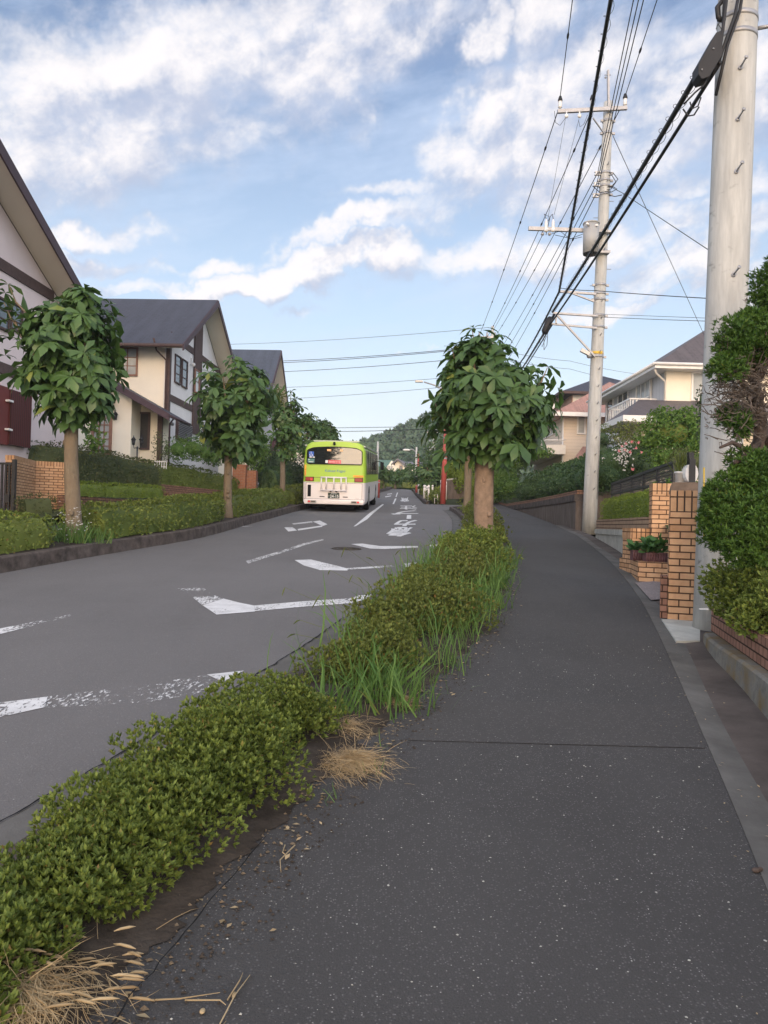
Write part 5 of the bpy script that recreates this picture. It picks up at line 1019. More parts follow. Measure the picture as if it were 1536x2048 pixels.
# ------------------------------------------------------------------ planting and walls on the left
def lrow(y0, y1, off, h=.1, st=1.0): return [(roadL(y)+off, y, zg(y, h)) for y in np.arange(y0, y1+.01, st)]
hedge_thing('clipped_hedge', lrow(8.0, 13.1, -.78), 1.0, .54, .050, 230, M['lf_hedge'], 'low clipped hedge at the left edge in front of the first street tree', 'low clipped hedges along the far kerb')
hedge_thing('clipped_hedge', lrow(14.6, 20.7, -.78), 1.05, .64, .055, 200, M['lf_hedge'], 'long low clipped hedge between the first and second street tree', 'low clipped hedges along the far kerb')
hedge_thing('clipped_hedge', lrow(22.0, 30.2, -.78), 1.05, .64, .065, 140, M['lf_hedge'], 'low clipped hedge between the second and third street tree', 'low clipped hedges along the far kerb')
hedge_thing('clipped_hedge', lrow(31.6, 46, -.78, st=2), 1.05, .70, .08, 85, M['lf_hedge'], 'low clipped hedge running on beside the bus', 'low clipped hedges along the far kerb')
hedge_thing('clipped_hedge', lrow(48, 74, -.78, st=3), 1.0, .7, .12, 25, M['lf_hedge'], 'low hedge curving across the far end of the road', 'low clipped hedges along the far kerb')
hedge_thing('clipped_hedge', [(-3, 77.5, zg(77)), (0, 78.2, zg(78)), (3.5, 77.5, zg(77.5)), (6, 75, zg(75))], 1.2, .7, .12, 25, M['lf_hedge'], 'low hedge closing the view where the road bends away', 'low clipped hedges along the far kerb')
c = P(150, 1040, 13.6); mb = MB()
parts = leaf_arrays(np.array([[c.x+RNG.normal(0, .16), 13.5+RNG.normal(0, .12), zg(13.5, .5)+RNG.normal(0, .12)] for _ in range(60)]), np.array([[0, -.3, 1.]]*60), T_DIA, .022, 6, 1.1)
mesh_np('white_flowers', [parts], M['lf_white'], None, 'little white flowers blooming at the foot of the first street tree', 'flowers', None, 'stuff')
# terraced front gardens: brick wall and gate by the first house
def wallbox(name, pa, pb, th, z0, z1, mat, parent=None, label=None, cat=None, group=None, mb=None):
    a = Vector((pa[0], pa[1], 0)); b = Vector((pb[0], pb[1], 0)); d = (b-a).normalized(); n = Vector((-d.y, d.x, 0)); m_ = mb or MB()
    m_.prism([(a.x, a.y, z0), (b.x, b.y, z0), (b.x, b.y, z1), (a.x, a.y, z1)], n*th)
    return m_.build(name, M[mat], parent, label, cat, group) if mb is None else None
A_ = P(25, 1040, 18.4); B_ = P(68, 1040, 20.2); C_ = P(150, 1040, 20.6); zt = P(60, 921, 19.8).z
W_ = thing('brick_garden_wall', (A_.x, A_.y, zg(18)), 'tan brick garden wall with an angled corner left of the first street tree', 'wall')
def rel(v): return Vector(v)-W_.location
for (p, q) in ((A_, B_), (B_, C_)):
    p, q = rel(p), rel(q); wallbox('wall_panel', p, q, .2, -.4, zt-W_.location.z-.10, 'brick', W_); wallbox('coping', p, q, .21, zt-W_.location.z-.10+.001, zt-W_.location.z+.02, 'brickv', W_)
Gt = thing('metal_gate', (P(12, 1040, 18.3).x, 18.3, zg(18.3)), 'black slatted metal gate at the left edge beside the brick wall', 'gate')
mb = MB(); gz0, gz1 = 0, P(10, 925, 18.3).z-zg(18.3); [mb.bb(-1.0+i*.085, -.955+i*.085, -.02, .02, gz0, gz1-.03) for i in range(13)]; mb.bb(-1.05, .1, -.03, .03, gz1-.05, gz1); mb.bb(-1.05, .1, -.03, .03, .05, .12); mb.build('gate_leaf', M['black'], Gt)
mb = MB(); mb.bb(.12, .2, -.05, .05, 0, gz1+.08); mb.build('gate_post', M['black'], Gt)
mb = MB(); mb.bb(.0, .09, -.07, .0, .55, .75); mb.build('gate_latch', M['black'], Gt)
q0 = P(45, 1000, 18.2); hedge_thing('garden_hedge', [(q0.x, 18.2, zg(18.2, .0)), (P(128, 1, 18.8).x, 18.8, zg(18.8))], .5, P(80, 991, 18.5).z-zg(18.5), .045, 170, M['lf_hedge_d'], 'low hedge planted against the foot of the tan brick garden wall')
q0 = P(163, 1, 20.6); q1 = P(345, 1, 26.5); zt_ = P(200, 966, 21.5).z; zb_ = P(200, 996, 21.5).z
hedge_thing('garden_hedge', [(q0.x, 20.6, zb_), (q1.x, 26.5, zb_+.15)], .55, zt_-zb_, .045, 190, M['lf_box'], 'bright green clipped hedge on the brick terrace right of the first street tree')
tw = thing('terrace_wall', (q0.x, 20.3, zg(20.3)), 'low brown brick terrace wall under the bright green hedge', 'wall'); a = Vector((q0.x+.12, 20.2, 0))-tw.location; b = Vector((q1.x+.32, 26.4, 0))-tw.location; wallbox('brick_course', (a.x, a.y), (b.x, b.y), .2, -.5, zb_-tw.location.z+.03, 'brick_old', tw)
# big dark hedge
hb = [(P(82, 1, 21.5).x-.3, 21.8), (P(150, 1, 22.6).x, 22.6), (P(245, 1, 25).x, 25), (P(330, 1, 27).x, 27)]
zz0 = P(200, 965, 23).z; zb2 = [P(90, 882, 21.8).z-zz0, P(150, 890, 22.6).z-zz0, P(245, 905, 25).z-zz0, P(330, 928, 27).z-zz0]
hedge_thing('tall_hedge', [(x, y, zz0) for x, y in hb], .9, zb2, .05, 190, M['lf_hedge_d'], 'tall dark green hedge behind the brick wall and bright hedge on the left', corner=3.2)
# next terrace: brown brick and concrete retaining walls, hedges above
a = P(338, 985, 27.5); b = P(600, 1000, 40); zt3 = P(345, 968, 28).z
tw = thing('terrace_wall', (a.x, a.y, zg(27.5)), 'stepped brown brick and grey concrete terrace wall left of the second street tree', 'wall'); q = Vector((b.x, b.y, 0))-tw.location; p = Vector((a.x, a.y, 0))-tw.location
zc = P(370, 998, 28).z-tw.location.z; wallbox('concrete_base', (p.x-.1, p.y), (q.x-.1, q.y), .25, -.6, zc, 'concrete', tw); wallbox('brick_course', (p.x, p.y), (q.x, q.y), .3, zc+.002, zc+.22, 'brick_old', tw)
zc2 = zc+.222; wallbox('upper_brick_course', (p.x-.35, p.y), (q.x-.35, q.y), .3, zc2, zc2+.28, 'brick_old', tw)
zz0 = tw.location.z+zc2+.28
hedge_thing('garden_hedge', [(P(340, 1, 28.5).x-.5, 28.5, zz0), (P(420, 1, 31.5).x-.4, 31.5, zz0-.1), (P(505, 1, 35.5).x-.3, 35.5, zz0-.3)], .8, [P(345, 922, 28.5).z-zz0, P(425, 930, 31.5).z-zz0, P(500, 947, 35.5).z-zz0+.1], .06, 120, M['lf_hedge'], 'rounded olive hedge above the terrace wall left of the second street tree', corner=3)
for (px, dd, pt, lab, w_) in ((540, 36, 934, 'taller tan brick gate pier behind the second street tree', 0), (0, 0, 0, '', 0)):
    if not lab: continue
    bp = thing('brick_gate_pier', (P(492, 1, 35.4).x, 35.4, zg(35.4)), 'pair of joined red brick gate piers behind the second street tree', 'gate pier'); xo = bp.location.x; z_ = lambda py: P(510, py, 35.6).z-bp.location.z
    x1 = P(518, 1, 35.4).x-xo; mb = MB(); mb.bb(0, x1, 0, .45, -.3, z_(934)); mb.build('pier', M['brick_red'], bp); mb = MB(); mb.bb(-.03, x1+.03, -.03, .48, z_(934), z_(932)+.04); mb.build('pier_cap', M['brick_red'], bp)
    x2 = P(540, 1, 35.8).x-xo; mb = MB(); mb.bb(x1+.004, x2, .3, .8, -.3, z_(941)); mb.build('side_panel', M['brick_red'], bp)
blob_thing('conifer_hedge', [((P(x, y, d).x, d, P(x, y, d).z), (rx, .9, rz)) for x, y, d, rx, rz in ((528, 945, 40, .8, 1.4), (552, 940, 42, .8, 1.4), (575, 948, 44, .9, 1.2), (595, 952, 46, .9, 1.2))], .09, 75, M['lf_dark'], 'dark green conifer hedge behind the brick gate piers', 'hedge', nl=4)
hedge_thing('tall_hedge', [(P(x, 1, d).x, d, P(x, 990, d).z) for x, d in ((565, 38), (608, 46))], 1.0, 1.35, .08, 80, M['lf_mid'], 'plain green hedge between the third street tree and the bus')
def garden_bush(lst, size, dens, mat, label, cat='bush', name='garden_bush', **kw):
    return blob_thing(name, [((P(x, y, d).x, d, P(x, y, d).z), r) for x, y, d, r in lst], size, dens, M[mat], label, cat, **kw)
garden_bush([(355, 900, 30, (.55, .5, .5)), (385, 897, 31, (.6, .5, .55)), (412, 905, 32, (.6, .5, .5)), (430, 915, 33, (.5, .5, .4))], .05, 150, 'lf_green', 'loose bright green bushes below the louvred shutter of the cream house', nl=5)
garden_bush([(318, 885, 29, (.28, .3, .55)), (325, 905, 29, (.45, .4, .3))], .045, 90, 'lf_hedge_d', 'thin upright bush at the corner of the cream house', nl=4, core=0, depth=.8)
garden_bush([(500, 905, 37, (.9, .8, 1.1)), (480, 880, 38, (.7, .7, 1.1)), (515, 890, 39, (.7, .7, .8))], .08, 90, 'lf_green', 'yellow green garden tree behind the second street tree', 'tree', 'garden_tree', nl=4, depth=.5)
garden_bush([(548, 800, 47, (.8, .8, .9)), (545, 815, 47, (.6, .6, .6))], .10, 60, 'lf_az2', 'pale leafy treetop by the slate blue roof', 'tree', 'garden_tree', nl=4, depth=.5)
garden_bush([(190, 885, 22.5, (.28, .3, .45)), (180, 868, 22.5, (.2, .2, .3))], .10, 40, 'lf_green', 'small large leaved bush right of the first tree trunk', nl=5, core=0, depth=.8)
# twin garden lantern and white picket
c = P(274, 915, 27.5); Lm = thing('twin_garden_lamp', (c.x, 27.5, c.z-.9), 'black twin lantern garden lamp standing behind the tall dark hedge', 'lamp'); mb = MB(); h = .9+P(274, 893, 27.5).z-c.z
mb.tube([(0, 0, -.5), (0, 0, h)], .025, 8); mb.tube([(-.14, 0, h+.05), (-.12, 0, h-.06), (0, 0, h-.05), (.12, 0, h-.06), (.14, 0, h+.05)], .014, 6); mb.build('post', M['black'], Lm)
for sx in (-.14, .14): mb = MB(); lantern_at(mb, (sx, 0, h+.03), .95); mb.build('lantern', M['black'], Lm)
c = P(310, 921, 28.3); Fn = thing('white_picket_fence', (c.x, 28.3, c.z-.3), 'little white picket fence behind the tall dark hedge', 'fence'); w_ = P(333, 921, 28.3).x-c.x; mb = MB()
for i in range(6): mb.bb(i*w_/5-.012, i*w_/5+.012, -.015, .015, 0, .30)
mb.bb(0, w_, .016, .03, .25, .28); mb.bb(0, w_, .016, .03, .06, .09); mb.build('pickets', M['white'], Fn)

def crumbs(name, n, mat, label, fn, smin, smax):
    parts = []; tv = np.array([[1, 0, 0], [.2, .9, .1], [-.9, .2, 0], [-.3, -.8, 0], [0, 0, .8]])
    for i in range(n):
        x, y = fn(); s_ = RNG.uniform(smin, smax)*RNG.random()**.7; parts.append((tv*s_*RNG.uniform(.6, 1.4, 3)+np.array([x, y, y*S+.004]), [np.array([[0, 1, 4], [1, 2, 4], [2, 3, 4], [3, 0, 4]])]))
    return mesh_np(name, parts, M[mat], None, label, 'crumbs', None, 'stuff', smooth=False)
crumbs('soil_crumbs', 2600, 'soil', 'soil crumbs washed over the edge of the sidewalk asphalt', lambda: ((lambda y: (pathL(y)+.06+RNG.normal(0, .075), y))(1.3+RNG.random()**1.6*9)), .003, .011)
crumbs('soil_crumbs', 1500, 'bark', 'dry twigs and crumbs lying on the soil under the foreground azalea', lambda: ((lambda y: (pathL(y)-.12+RNG.normal(0, .10), y))(1.3+RNG.random()**1.5*7)), .004, .014)
sp = []
for y in np.arange(1.8, 12, .34):
    if RNG.random() < .6: sp.append((pathL(y)+RNG.normal(.0, .05), y, zg(y), 9, .07, .03))
grass('weeds', sp, 'small weeds sprouting along the edge of the sidewalk')
sp = []
for y in np.arange(5.0, 15.5, .28): sp.append((pathL(y)-.12+RNG.normal(0, .06), y, zg(y), 20, RNG.uniform(.14, .32), .09)); sp.append((bx(y, RNG.uniform(.2, .8)), y, zg(y, .1), 8, RNG.uniform(.28, .42), .15))
narrow = (T_BLADE[0]*np.array([1, .55, 1.6]), T_BLADE[1]); grass('weeds', sp, 'thin arching grass blades mixed all through the verge shrubs', tm=narrow)
# ------------------------------------------------------------------ right side: walls, piers, steps
def V3(px, py, d): return P(px, py, d)
# brown stained retaining wall along the sidewalk with concrete coping and brick course
rw_ = thing('retaining_wall', (5.6, 20.5, zg(20.5)), 'brown stained concrete retaining wall with brick coping left of the power pole', 'wall')
ys = np.arange(22.1, 44, 1.0); ztop = 2.46; o = rw_.location
def wallrun(name, f, ys, z0f, z1f, th, mat, par, off=0.0):
    mb = MB(); vs = []
    for y in ys:
        x = f(y)+off; vs += [(x-o.x, y-o.y, z0f(y)-o.z), (x-o.x, y-o.y, z1f(y)-o.z), (x+th-o.x, y-o.y, z1f(y)-o.z), (x+th-o.x, y-o.y, z0f(y)-o.z)]
    n = len(ys); mb.add(vs, [(i*4+k, i*4+(k+1) % 4, (i+1)*4+(k+1) % 4, (i+1)*4+k) for i in range(n-1) for k in range(4)]+[(0, 1, 2, 3), (4*n-4, 4*n-3, 4*n-2, 4*n-1)]); return mb.build(name, M[mat], par)
lv = lambda z: (lambda y: z)
wallrun('wall_face', footR, ys, lambda y: zg(y, -.3), lambda y: max(ztop-.20, zg(y, -.1)), .25, 'retain', rw_)
wallrun('coping', footR, ys, lambda y: max(ztop-.198, zg(y, -.1)), lambda y: max(ztop, zg(y, .02)), .30, 'kerb', rw_, -.04)
wallrun('brick_course', footR, ys, lambda y: max(ztop+.002, zg(y, 0)), lambda y: max(ztop+.12, zg(y, .08)), .22, 'brick_old', rw_, .03)
# light concrete base wall with thin brick courses, from the power pole to the planter
lw = thing('low_front_wall', (4.7, 16, zg(16)), 'pale concrete and long tan brick front wall between the power pole and the brick planter', 'wall'); o = lw.location; ys = np.concatenate([np.arange(12.6, 19.3, .5), [19.3]])
wallrun('concrete_base', footR, ys, lambda y: zg(y, -.3), lv(1.36), .22, 'concrete', lw, .03); wallrun('concrete_cap', footR, ys, lv(1.362), lv(1.48), .27, 'concrete', lw)
wallrun('brick_courses', footR, ys, lv(1.482), lv(1.71), .2, 'brick_thin', lw, .04)
hedge_thing('clipped_hedge', [(footR(y)+.42, y, 1.71) for y in (12.9, 14, 15.5, 17, 18.2, 19.1)], .62, .50, .030, 420, M['lf_box'], 'flat topped bright hedge on the low front wall right of the power pole', corner=6, rough=.02)
mb = MB()   # garden soil behind those walls
mb.add([(footR(y)+.2, y, z) for y, z in ((7.4, .72), (12.6, 1.66), (19.4, 1.66))]+[(16, y, z) for y, z in ((7.4, 1.0), (12.6, 1.66), (19.4, 1.66))], [(0, 1, 4, 3), (1, 2, 5, 4)]); mb.build('garden_ground', M['ground'], kind='structure')
mb = MB(); mb.add([(footR(y)+.2, y, max(ztop, zg(y, .05))) for y in (22.6, 30, 42)]+[(30, y, max(2.6, zg(y, .6))) for y in (22.6, 30, 42)], [(0, 1, 4, 3), (1, 2, 5, 4)]); mb.build('garden_ground', M['ground'], kind='structure')
mb = MB(); mb.add([(6.15, 19.4, 1.66), (6.15, 22.6, 1.66), (30, 22.6, 1.66), (30, 19.4, 1.66)], [(0, 1, 2, 3)]); mb.build('garden_ground', M['ground'], kind='structure')
mb = MB(); mb.add([(6.1, y, zg(y, -.02)) for y in (41.9, 60, 90)]+[(60, y, zg(y, 1.0)) for y in (41.9, 60, 90)], [(0, 1, 4, 3), (1, 2, 5, 4)]); mb.build('garden_ground', M['ground'], kind='structure')
# brick planter at the gate
p0 = G(1262, 1135); Pl = thing('brick_planter', (p0.x, 12.2, zg(12.2)), 'low tan brick planter block with an angled corner beside the garden entrance', 'planter'); o = Pl.location
zt = P(1300, 1122, 11.7).z-o.z; a = P(1262, 1120, 12.3)-o; b = P(1276, 1130, 11.4)-o; c = P(1338, 1130, 11.2)-o
mb = MB(); mb.prism([(a.x, a.y, -.3), (b.x, b.y, -.3), (c.x, c.y, -.3), (c.x+.1, 12.9-o.y, -.3), (a.x, 12.9-o.y, -.3)], (0, 0, zt+.3)); mb.build('planter_base', M['brick'], Pl)
zb = P(1285, 1057, 12.55).z-o.z; x1 = P(1304, 1060, 12.5).x-o.x; mb = MB(); mb.bb(a.x+.002, x1, 12.35-o.y, 12.75-o.y, zt+.002, zb-.17); mb.build('pier', M['brick'], Pl); mb = MB(); mb.bb(a.x-.004, x1+.004, 12.34-o.y, 12.76-o.y, zb-.168, zb); mb.build('coping', M['brickv'], Pl)
# taller far pier
q = P(1303, 1050, 12.2); Pi = thing('brick_gate_pier', (q.x, 12.2, zg(12.2)), 'tall tan brick gate pier standing behind the brick planter, left of the front pier', 'gate pier', 'tan brick piers at the right hand entrance', rz=-.25); o = Pi.location
x1 = P(1342, 1050, 12.2).x-o.x; z1 = P(1320, 967, 12.2).z-o.z; mb = MB(); mb.bb(0, x1, 0, .5, -.2, z1-.17); mb.build('pier', M['brick'], Pi); mb = MB(); mb.bb(-.004, x1+.004, -.004, .504, z1-.168, z1); mb.build('coping', M['brickv'], Pi)
# near pier
b0 = P(1335, 1237, 8.25); b1 = P(1397, 1240, 8.2); Pi = thing('brick_gate_pier', (b0.x, 8.25, zg(8.25)), 'nearest tan brick gate pier with upright bricks on top, beside the big concrete pole', 'gate pier', 'tan brick piers at the right hand entrance', rz=-.33); o = Pi.location
wd = (P(1401, 1100, 8.25).x-P(1336, 1100, 8.25).x)*1.06; zt = P(1370, 981, 8.25).z-o.z; lean = 0
mb = MB(); mb.bb(0, wd, 0, .40, -.1, zt-.235); mb.build('pier', M['brick'], Pi, bevel=.004); mb = MB(); n = 5
for i in range(n): mb.bb(i*wd/n+.004, (i+1)*wd/n-.004, -.003, .36, zt-.228, zt)
mb.build('upright_brick', M['brickv'], Pi, bevel=.006); mb = MB(); mb.bb(.01, wd-.01, .004, .35, zt-.24, zt-.012); mb.build('mortar', M['bark_dark'], Pi)
mb = MB(); mb.bb(-.075, -.004, .10, .40, -.25, .46); mb.build('side_pier', M['brick_pink'], Pi)
# cap slab, pot and letter box behind the near pier
q = P(1345, 982, 8.75); Sl = thing('brown_cap_slab', (q.x, 8.75, q.z), 'reddish brown stone slab on the pier behind the nearest brick pier', 'slab', rz=-.33); sx = P(1401, 975, 8.75).x-q.x; mb = MB(); mb.prism([(-.02, 0, 0), (sx, 0, 0), (sx, 0, .10), (.0, 0, .10)], (0, .9, 0)); mb.build('slab', M['bark_brown'], Sl); mb = MB(); mb.bb(.01, sx-.01, .05, .8, -1.6, -.002); mb.build('pier', M['brick'], Sl)
q = P(1361, 962, 9.2); q.z = Sl.location.z+.10; pot = thing('flower_pot', q, 'white plastic flower pot with thin upright leaves on the brown slab', 'flower pot'); mb = MB(); mb.tube([(0, 0, 0), (0, 0, .135), (0, 0, .136), (0, 0, .155)], [.055, .068, .075, .075], 20); mb.build('pot', M['white'], pot)
n = 60; mesh_np('plant', [leaf_arrays(np.stack([RNG.normal(0, .03, n), RNG.normal(0, .03, n), np.full(n, .14)], 1), np.stack([RNG.normal(0, .28, n), RNG.normal(0, .28, n), np.ones(n)], 1), T_BLADE, .26, 1, .1)], M['lf_az2'], pot)
q = P(1380, 962, 9.1); q.z = Sl.location.z+.10; bx_ = thing('letter_box', q, 'white oval letter box on a black post beside the flower pot', 'letter box'); mb = MB(); mb.bb(-.03, .03, -.03, .03, 0, P(1378, 905, 9.1).z-q.z); mb.build('post', M['black'], bx_); mb = MB(); mb.prism([(.07*math.cos(a)*1.1, -.05, .13+.115*math.sin(a)) for a in np.linspace(0, 2*math.pi, 15)[:-1]], (0, .25, 0)); mb.build('box', M['white'], bx_); mb = MB(); mb.bb(-.035, .035, -.07, -.051, 0, .30); mb.build('bracket', M['black'], bx_)
# fluted planters with hostas
for i, (xa, xb, y0, y1, d, lab) in enumerate(((1267, 1290, 1103, 1121, 11.75, 'small plum coloured fluted planter trough, the left one on the brick planter'), (1293, 1335, 1108, 1124, 11.45, 'plum coloured fluted planter trough full of broad green leaves'))):
    a = P(xa, y1, d); b = P(xb, y1, d); zt_ = P(xa, y0, d).z; T = thing('planter_trough', (a.x, d, a.z), lab, 'planter', 'plum planter troughs'); w_ = b.x-a.x; mb = MB(); mb.bb(.01, w_-.01, 0, .2, 0, zt_-a.z); k = int(w_/.035)
    for j in range(k+1): mb.tube([(w_*j/k, -.004, .0), (w_*j/k, -.004, zt_-a.z)], .013, 6)
    mb.bb(-.01, w_+.01, -.018, .21, zt_-a.z+.001, zt_-a.z+.02); mb.build('trough', M['planter'], T)
    n = 60 if i else 26; Lf = (T_CHEST[0]*np.array([1, 1.1, .6]), T_CHEST[1]); mesh_np('plant', [leaf_arrays(np.stack([RNG.random(n)*w_, .10+RNG.normal(0, .04, n), zt_-a.z+.0+RNG.random(n)*(.17 if i else .07)], 1), np.stack([RNG.normal(0, .5, n), RNG.normal(-.1, .5, n), np.ones(n)], 1), Lf, .13, 3, .6, droop=.2)], M['lf_hosta'], T)
# paving at the entrance and pad under the pier
mb = MB(); mb.quad(*[G(x, y, .008) for x, y in ((1270, 1165), (1338, 1160), (1345, 1196), (1302, 1200))]); mb.build('entrance_paving', M['gravelpad'], kind='structure')
mb = MB(); q = [G(x, y, .010) for x, y in ((1323, 1238), (1400, 1238), (1400, 1281), (1352, 1282))]; mb.prism(q, (0, 0, -.05)); mb.build('concrete_pad', M['concrete'], kind='structure')
mb = MB(); mb.add([(footR(y)-.02, y, zg(y, .004)) for y in (7.2, 8.5, 10, 11.5, 12.8)]+[(footR(y)+6, y, zg(y, .3)) for y in (7.2, 8.5, 10, 11.5, 12.8)], [(i, i+1, 6+i, 5+i) for i in range(4)]); mb.build('entrance_ground', M['gutter2'], kind='structure')
# concrete block kerb and tiled wall at the right edge
kb = thing('concrete_edging', (2.9, 7, .45), 'mossy grey concrete edging block along the right edge below the tiled wall', 'edging'); o = kb.location; ys = np.concatenate([np.arange(-6, 7.1, .4), [7.18]])
mt = lambda y: 3.13-.236*(7.3-y)
mb = MB(); vs = []
for y in ys: x0 = min(footR(y), mt(y)-.1); vs += [(x0-o.x, y-o.y, zg(y, -.1)-o.z), (x0+.01-o.x, y-o.y, .535-o.z), (x0+.03-o.x, y-o.y, .553-o.z), (mt(y)+.1-o.x, y-o.y, .553-o.z), (mt(y)+.1-o.x, y-o.y, zg(y, -.1)-o.z)]
n = len(ys); mb.add(vs, [(i*5+k, i*5+k+1, (i+1)*5+k+1, (i+1)*5+k) for i in range(n-1) for k in range(4)]+[tuple(range(5)), tuple(range(5*n-5, 5*n))]); mb.build('edging_block', M['moss'], kb)
tw = thing('tiled_garden_wall', (3.1, 7.3, .555), 'low pinkish tiled garden wall at the right edge in front of the azalea', 'wall'); o = tw.location
mb = MB(); mb.prism([(mt(7.3)-o.x, 0, 0), (mt(-6)-o.x, -13.3, 0), (mt(-6)+.13-o.x, -13.3, 0), (mt(7.3)+.13-o.x, .0, 0)], (0, 0, .215)); mb.build('tiles', M['brick_pink'], tw)
mb = MB(); mb.add([(mt(-6)+.1, -6, .72), (12, -6, .9), (12, 7.5, 1.0), (mt(7.3)+.1, 7.5, .72)], [(0, 1, 2, 3)]); mb.build('garden_ground', M['soil'], kind='structure')
garden_bush([(1480, 1190, 6.3, (.26, .3, .26)), (1540, 1195, 6.0, (.3, .35, .28)), (1515, 1235, 5.7, (.2, .3, .16)), (1590, 1220, 5.6, (.3, .4, .3)), (1450, 1165, 6.7, (.2, .2, .2))], .034, 900, 'lf_az', 'azalea bush spilling over the tiled wall at the right edge', 'shrub', 'azalea_shrub', nl=8, rough=.2, rs=5, core=0, depth=.8, tmpl=T_ROS, spread=.62)
# the clipped conifer with its bare twiggy middle
def cloudpad(lst, label, name, par):
    blobs = [((P(x, y, d)-par.location), r) for x, y, d, r in lst]
    return mesh_np(name, bush_parts([(tuple(c), r) for c, r in blobs], .036, 1900, T_NARROW, 9, .75, core=0, up=.9, depth=.7, rough=.36, rs=6), M['lf_conifer'], par)
cb = P(1545, 1230, 6.4); CT = thing('clipped_conifer', (cb.x, 6.4, .72), 'clipped conifer with bare grey twigs at the right edge, before the concrete pole', 'tree')
cloudpad([(1500, 640, 6.5, (.13, .2, .12)), (1540, 600, 6.5, (.16, .2, .26)), (1470, 690, 6.4, (.15, .2, .22)), (1455, 735, 6.3, (.15, .15, .10)), (1535, 680, 6.4, (.2, .25, .25)), (1500, 700, 6.5, (.16, .2, .16)), (1460, 830, 6.4, (.10, .12, .09)), (1480, 850, 6.3, (.09, .10, .12)), (1570, 560, 6.5, (.16, .2, .3))], None, 'foliage', CT)
cloudpad([(1465, 1000, 6.2, (.26, .26, .24)), (1440, 1060, 6.2, (.14, .2, .20)), (1480, 1075, 6.1, (.22, .24, .22)), (1530, 960, 6.2, (.22, .26, .22)), (1540, 1050, 6.0, (.28, .28, .30)), (1500, 930, 6.3, (.16, .2, .14)), (1425, 1010, 6.25, (.10, .14, .20))], None, 'foliage', CT)
tk = MB(); L0 = CT.location
def tp(*a): return [P(x, y, d)-L0 for x, y, d in a]
tk.tube([Vector((0, 0, -.1))]+tp((1530, 1100, 6.45), (1520, 930, 6.5), (1522, 850, 6.5), (1510, 760, 6.5), (1525, 640, 6.5)), [.085, .075, .07, .055, .04, .015], 10)
for br in (((1520, 930, 6.5), (1500, 905, 6.35), (1465, 885, 6.2), (1440, 895, 6.1)), ((1522, 900, 6.5), (1550, 870, 6.4), (1580, 860, 6.2)), ((1515, 850, 6.5), (1490, 830, 6.4), (1470, 835, 6.35)), ((1512, 800, 6.5), (1480, 760, 6.4), (1465, 730, 6.35)), ((1510, 960, 6.45), (1480, 990, 6.3), (1450, 1030, 6.2)), ((1518, 880, 6.5), (1495, 910, 6.3), (1470, 925, 6.15)), ((1520, 1000, 6.4), (1545, 1040, 6.2)), ((1515, 760, 6.5), (1535, 720, 6.4), (1545, 680, 6.4))):
    tk.tube(tp(*br), [.042, .028, .018, .010][:len(br)], 7)
tk.build('trunk', M['bark_dark'], CT)
tg = MB(); rr = random.Random(4)
for i in range(420):
    x = rr.gauss(1490, 30); y = rr.gauss(795, 45); d = rr.gauss(6.4, .13)
    if y < 690 or x < 1425: continue
    a = P(x, y, d)-L0; v = Vector((rr.gauss(-.4, .8), rr.gauss(-.2, .7), rr.gauss(.3, .7))).normalized(); l = rr.uniform(.06, .17); b = a+v*l; c = b+Vector((rr.gauss(0, .03), rr.gauss(0, .03), rr.gauss(0, .03))); tg.tube([a, (a+b)/2+Vector((rr.gauss(0, .012), rr.gauss(0, .012), rr.gauss(0, .012))), b, c], [.0048, .004, .0028, .001], 4)
tg.build('bare_twigs', M['deadtwig'], CT)
q = np.array([list(P(rr.gauss(1488, 30), rr.gauss(800, 45), rr.gauss(6.4, .12))-L0) for i in range(700)]); mesh_np('dry_foliage', [leaf_arrays(q, RNG.normal(0, 1, (700, 3)), T_NARROW, .032, 6, .8)], M['deadtwig'], CT)
mb = MB(); fz = P(1372, 1, 9).z
# black mesh stair fence
F = thing('mesh_fence', P(1225, 990, 18.6), 'black mesh railing climbing the garden steps behind the flat topped hedge', 'fence'); o = F.location; a = P(1225, 968, 18.6)-o; b = P(1348, 925, 13.2)-o; a0 = P(1225, 988, 18.6)-o; b0 = P(1348, 962, 13.2)-o; mb = MB(); mb.beam(a, b, .05, .05); mb.beam(a0, b0, .05, .05)
for i in range(6): f = i/5; mb.beam(a.lerp(b, f)+Vector((0, 0, .03)), a0.lerp(b0, f)-Vector((0, 0, .6)), .05, .05)
mb.build('rails', M['black'], F); mb = MB()
for i in range(70): f = i/69; mb.beam(a.lerp(b, f), a0.lerp(b0, f), .012, .012)
for i in range(1, 5): mb.beam(a.lerp(a0, i/5), b.lerp(b0, i/5), .012, .012)
mb.build('mesh_panel', M['black'], F)
# brick wall and lattice behind the power pole
q = P(1186, 973, 22.5); T = thing('brick_garden_wall', q, 'short tan brick wall just right of the power pole under the white lattice', 'wall'); x1 = P(1243, 973, 22.5).x-q.x; z1 = P(1210, 957, 22.5).z-q.z; mb = MB(); mb.bb(0, x1, 0, .2, 0, z1); mb.build('brick_face', M['brick'], T); mb = MB(); mb.bb(-.1, 7.5, .02, .2, -1.3, -.003); mb.build('concrete_base', M['retain'], T)
q = P(1204, 957, 22.6); T = thing('white_lattice', q, 'white garden lattice standing on the short brick wall', 'lattice'); x1 = P(1243, 957, 22.6).x-q.x; z1 = P(1220, 916, 22.6).z-q.z; mb = MB()
for i in range(9): mb.bb(i*x1/8-.012, i*x1/8+.012, -.01, .01, 0, z1)
for i in range(9): mb.bb(-.012, x1+.012, .011, .025, i*z1/8-.010, i*z1/8+.010)
mb.build('laths', M['white'], T)
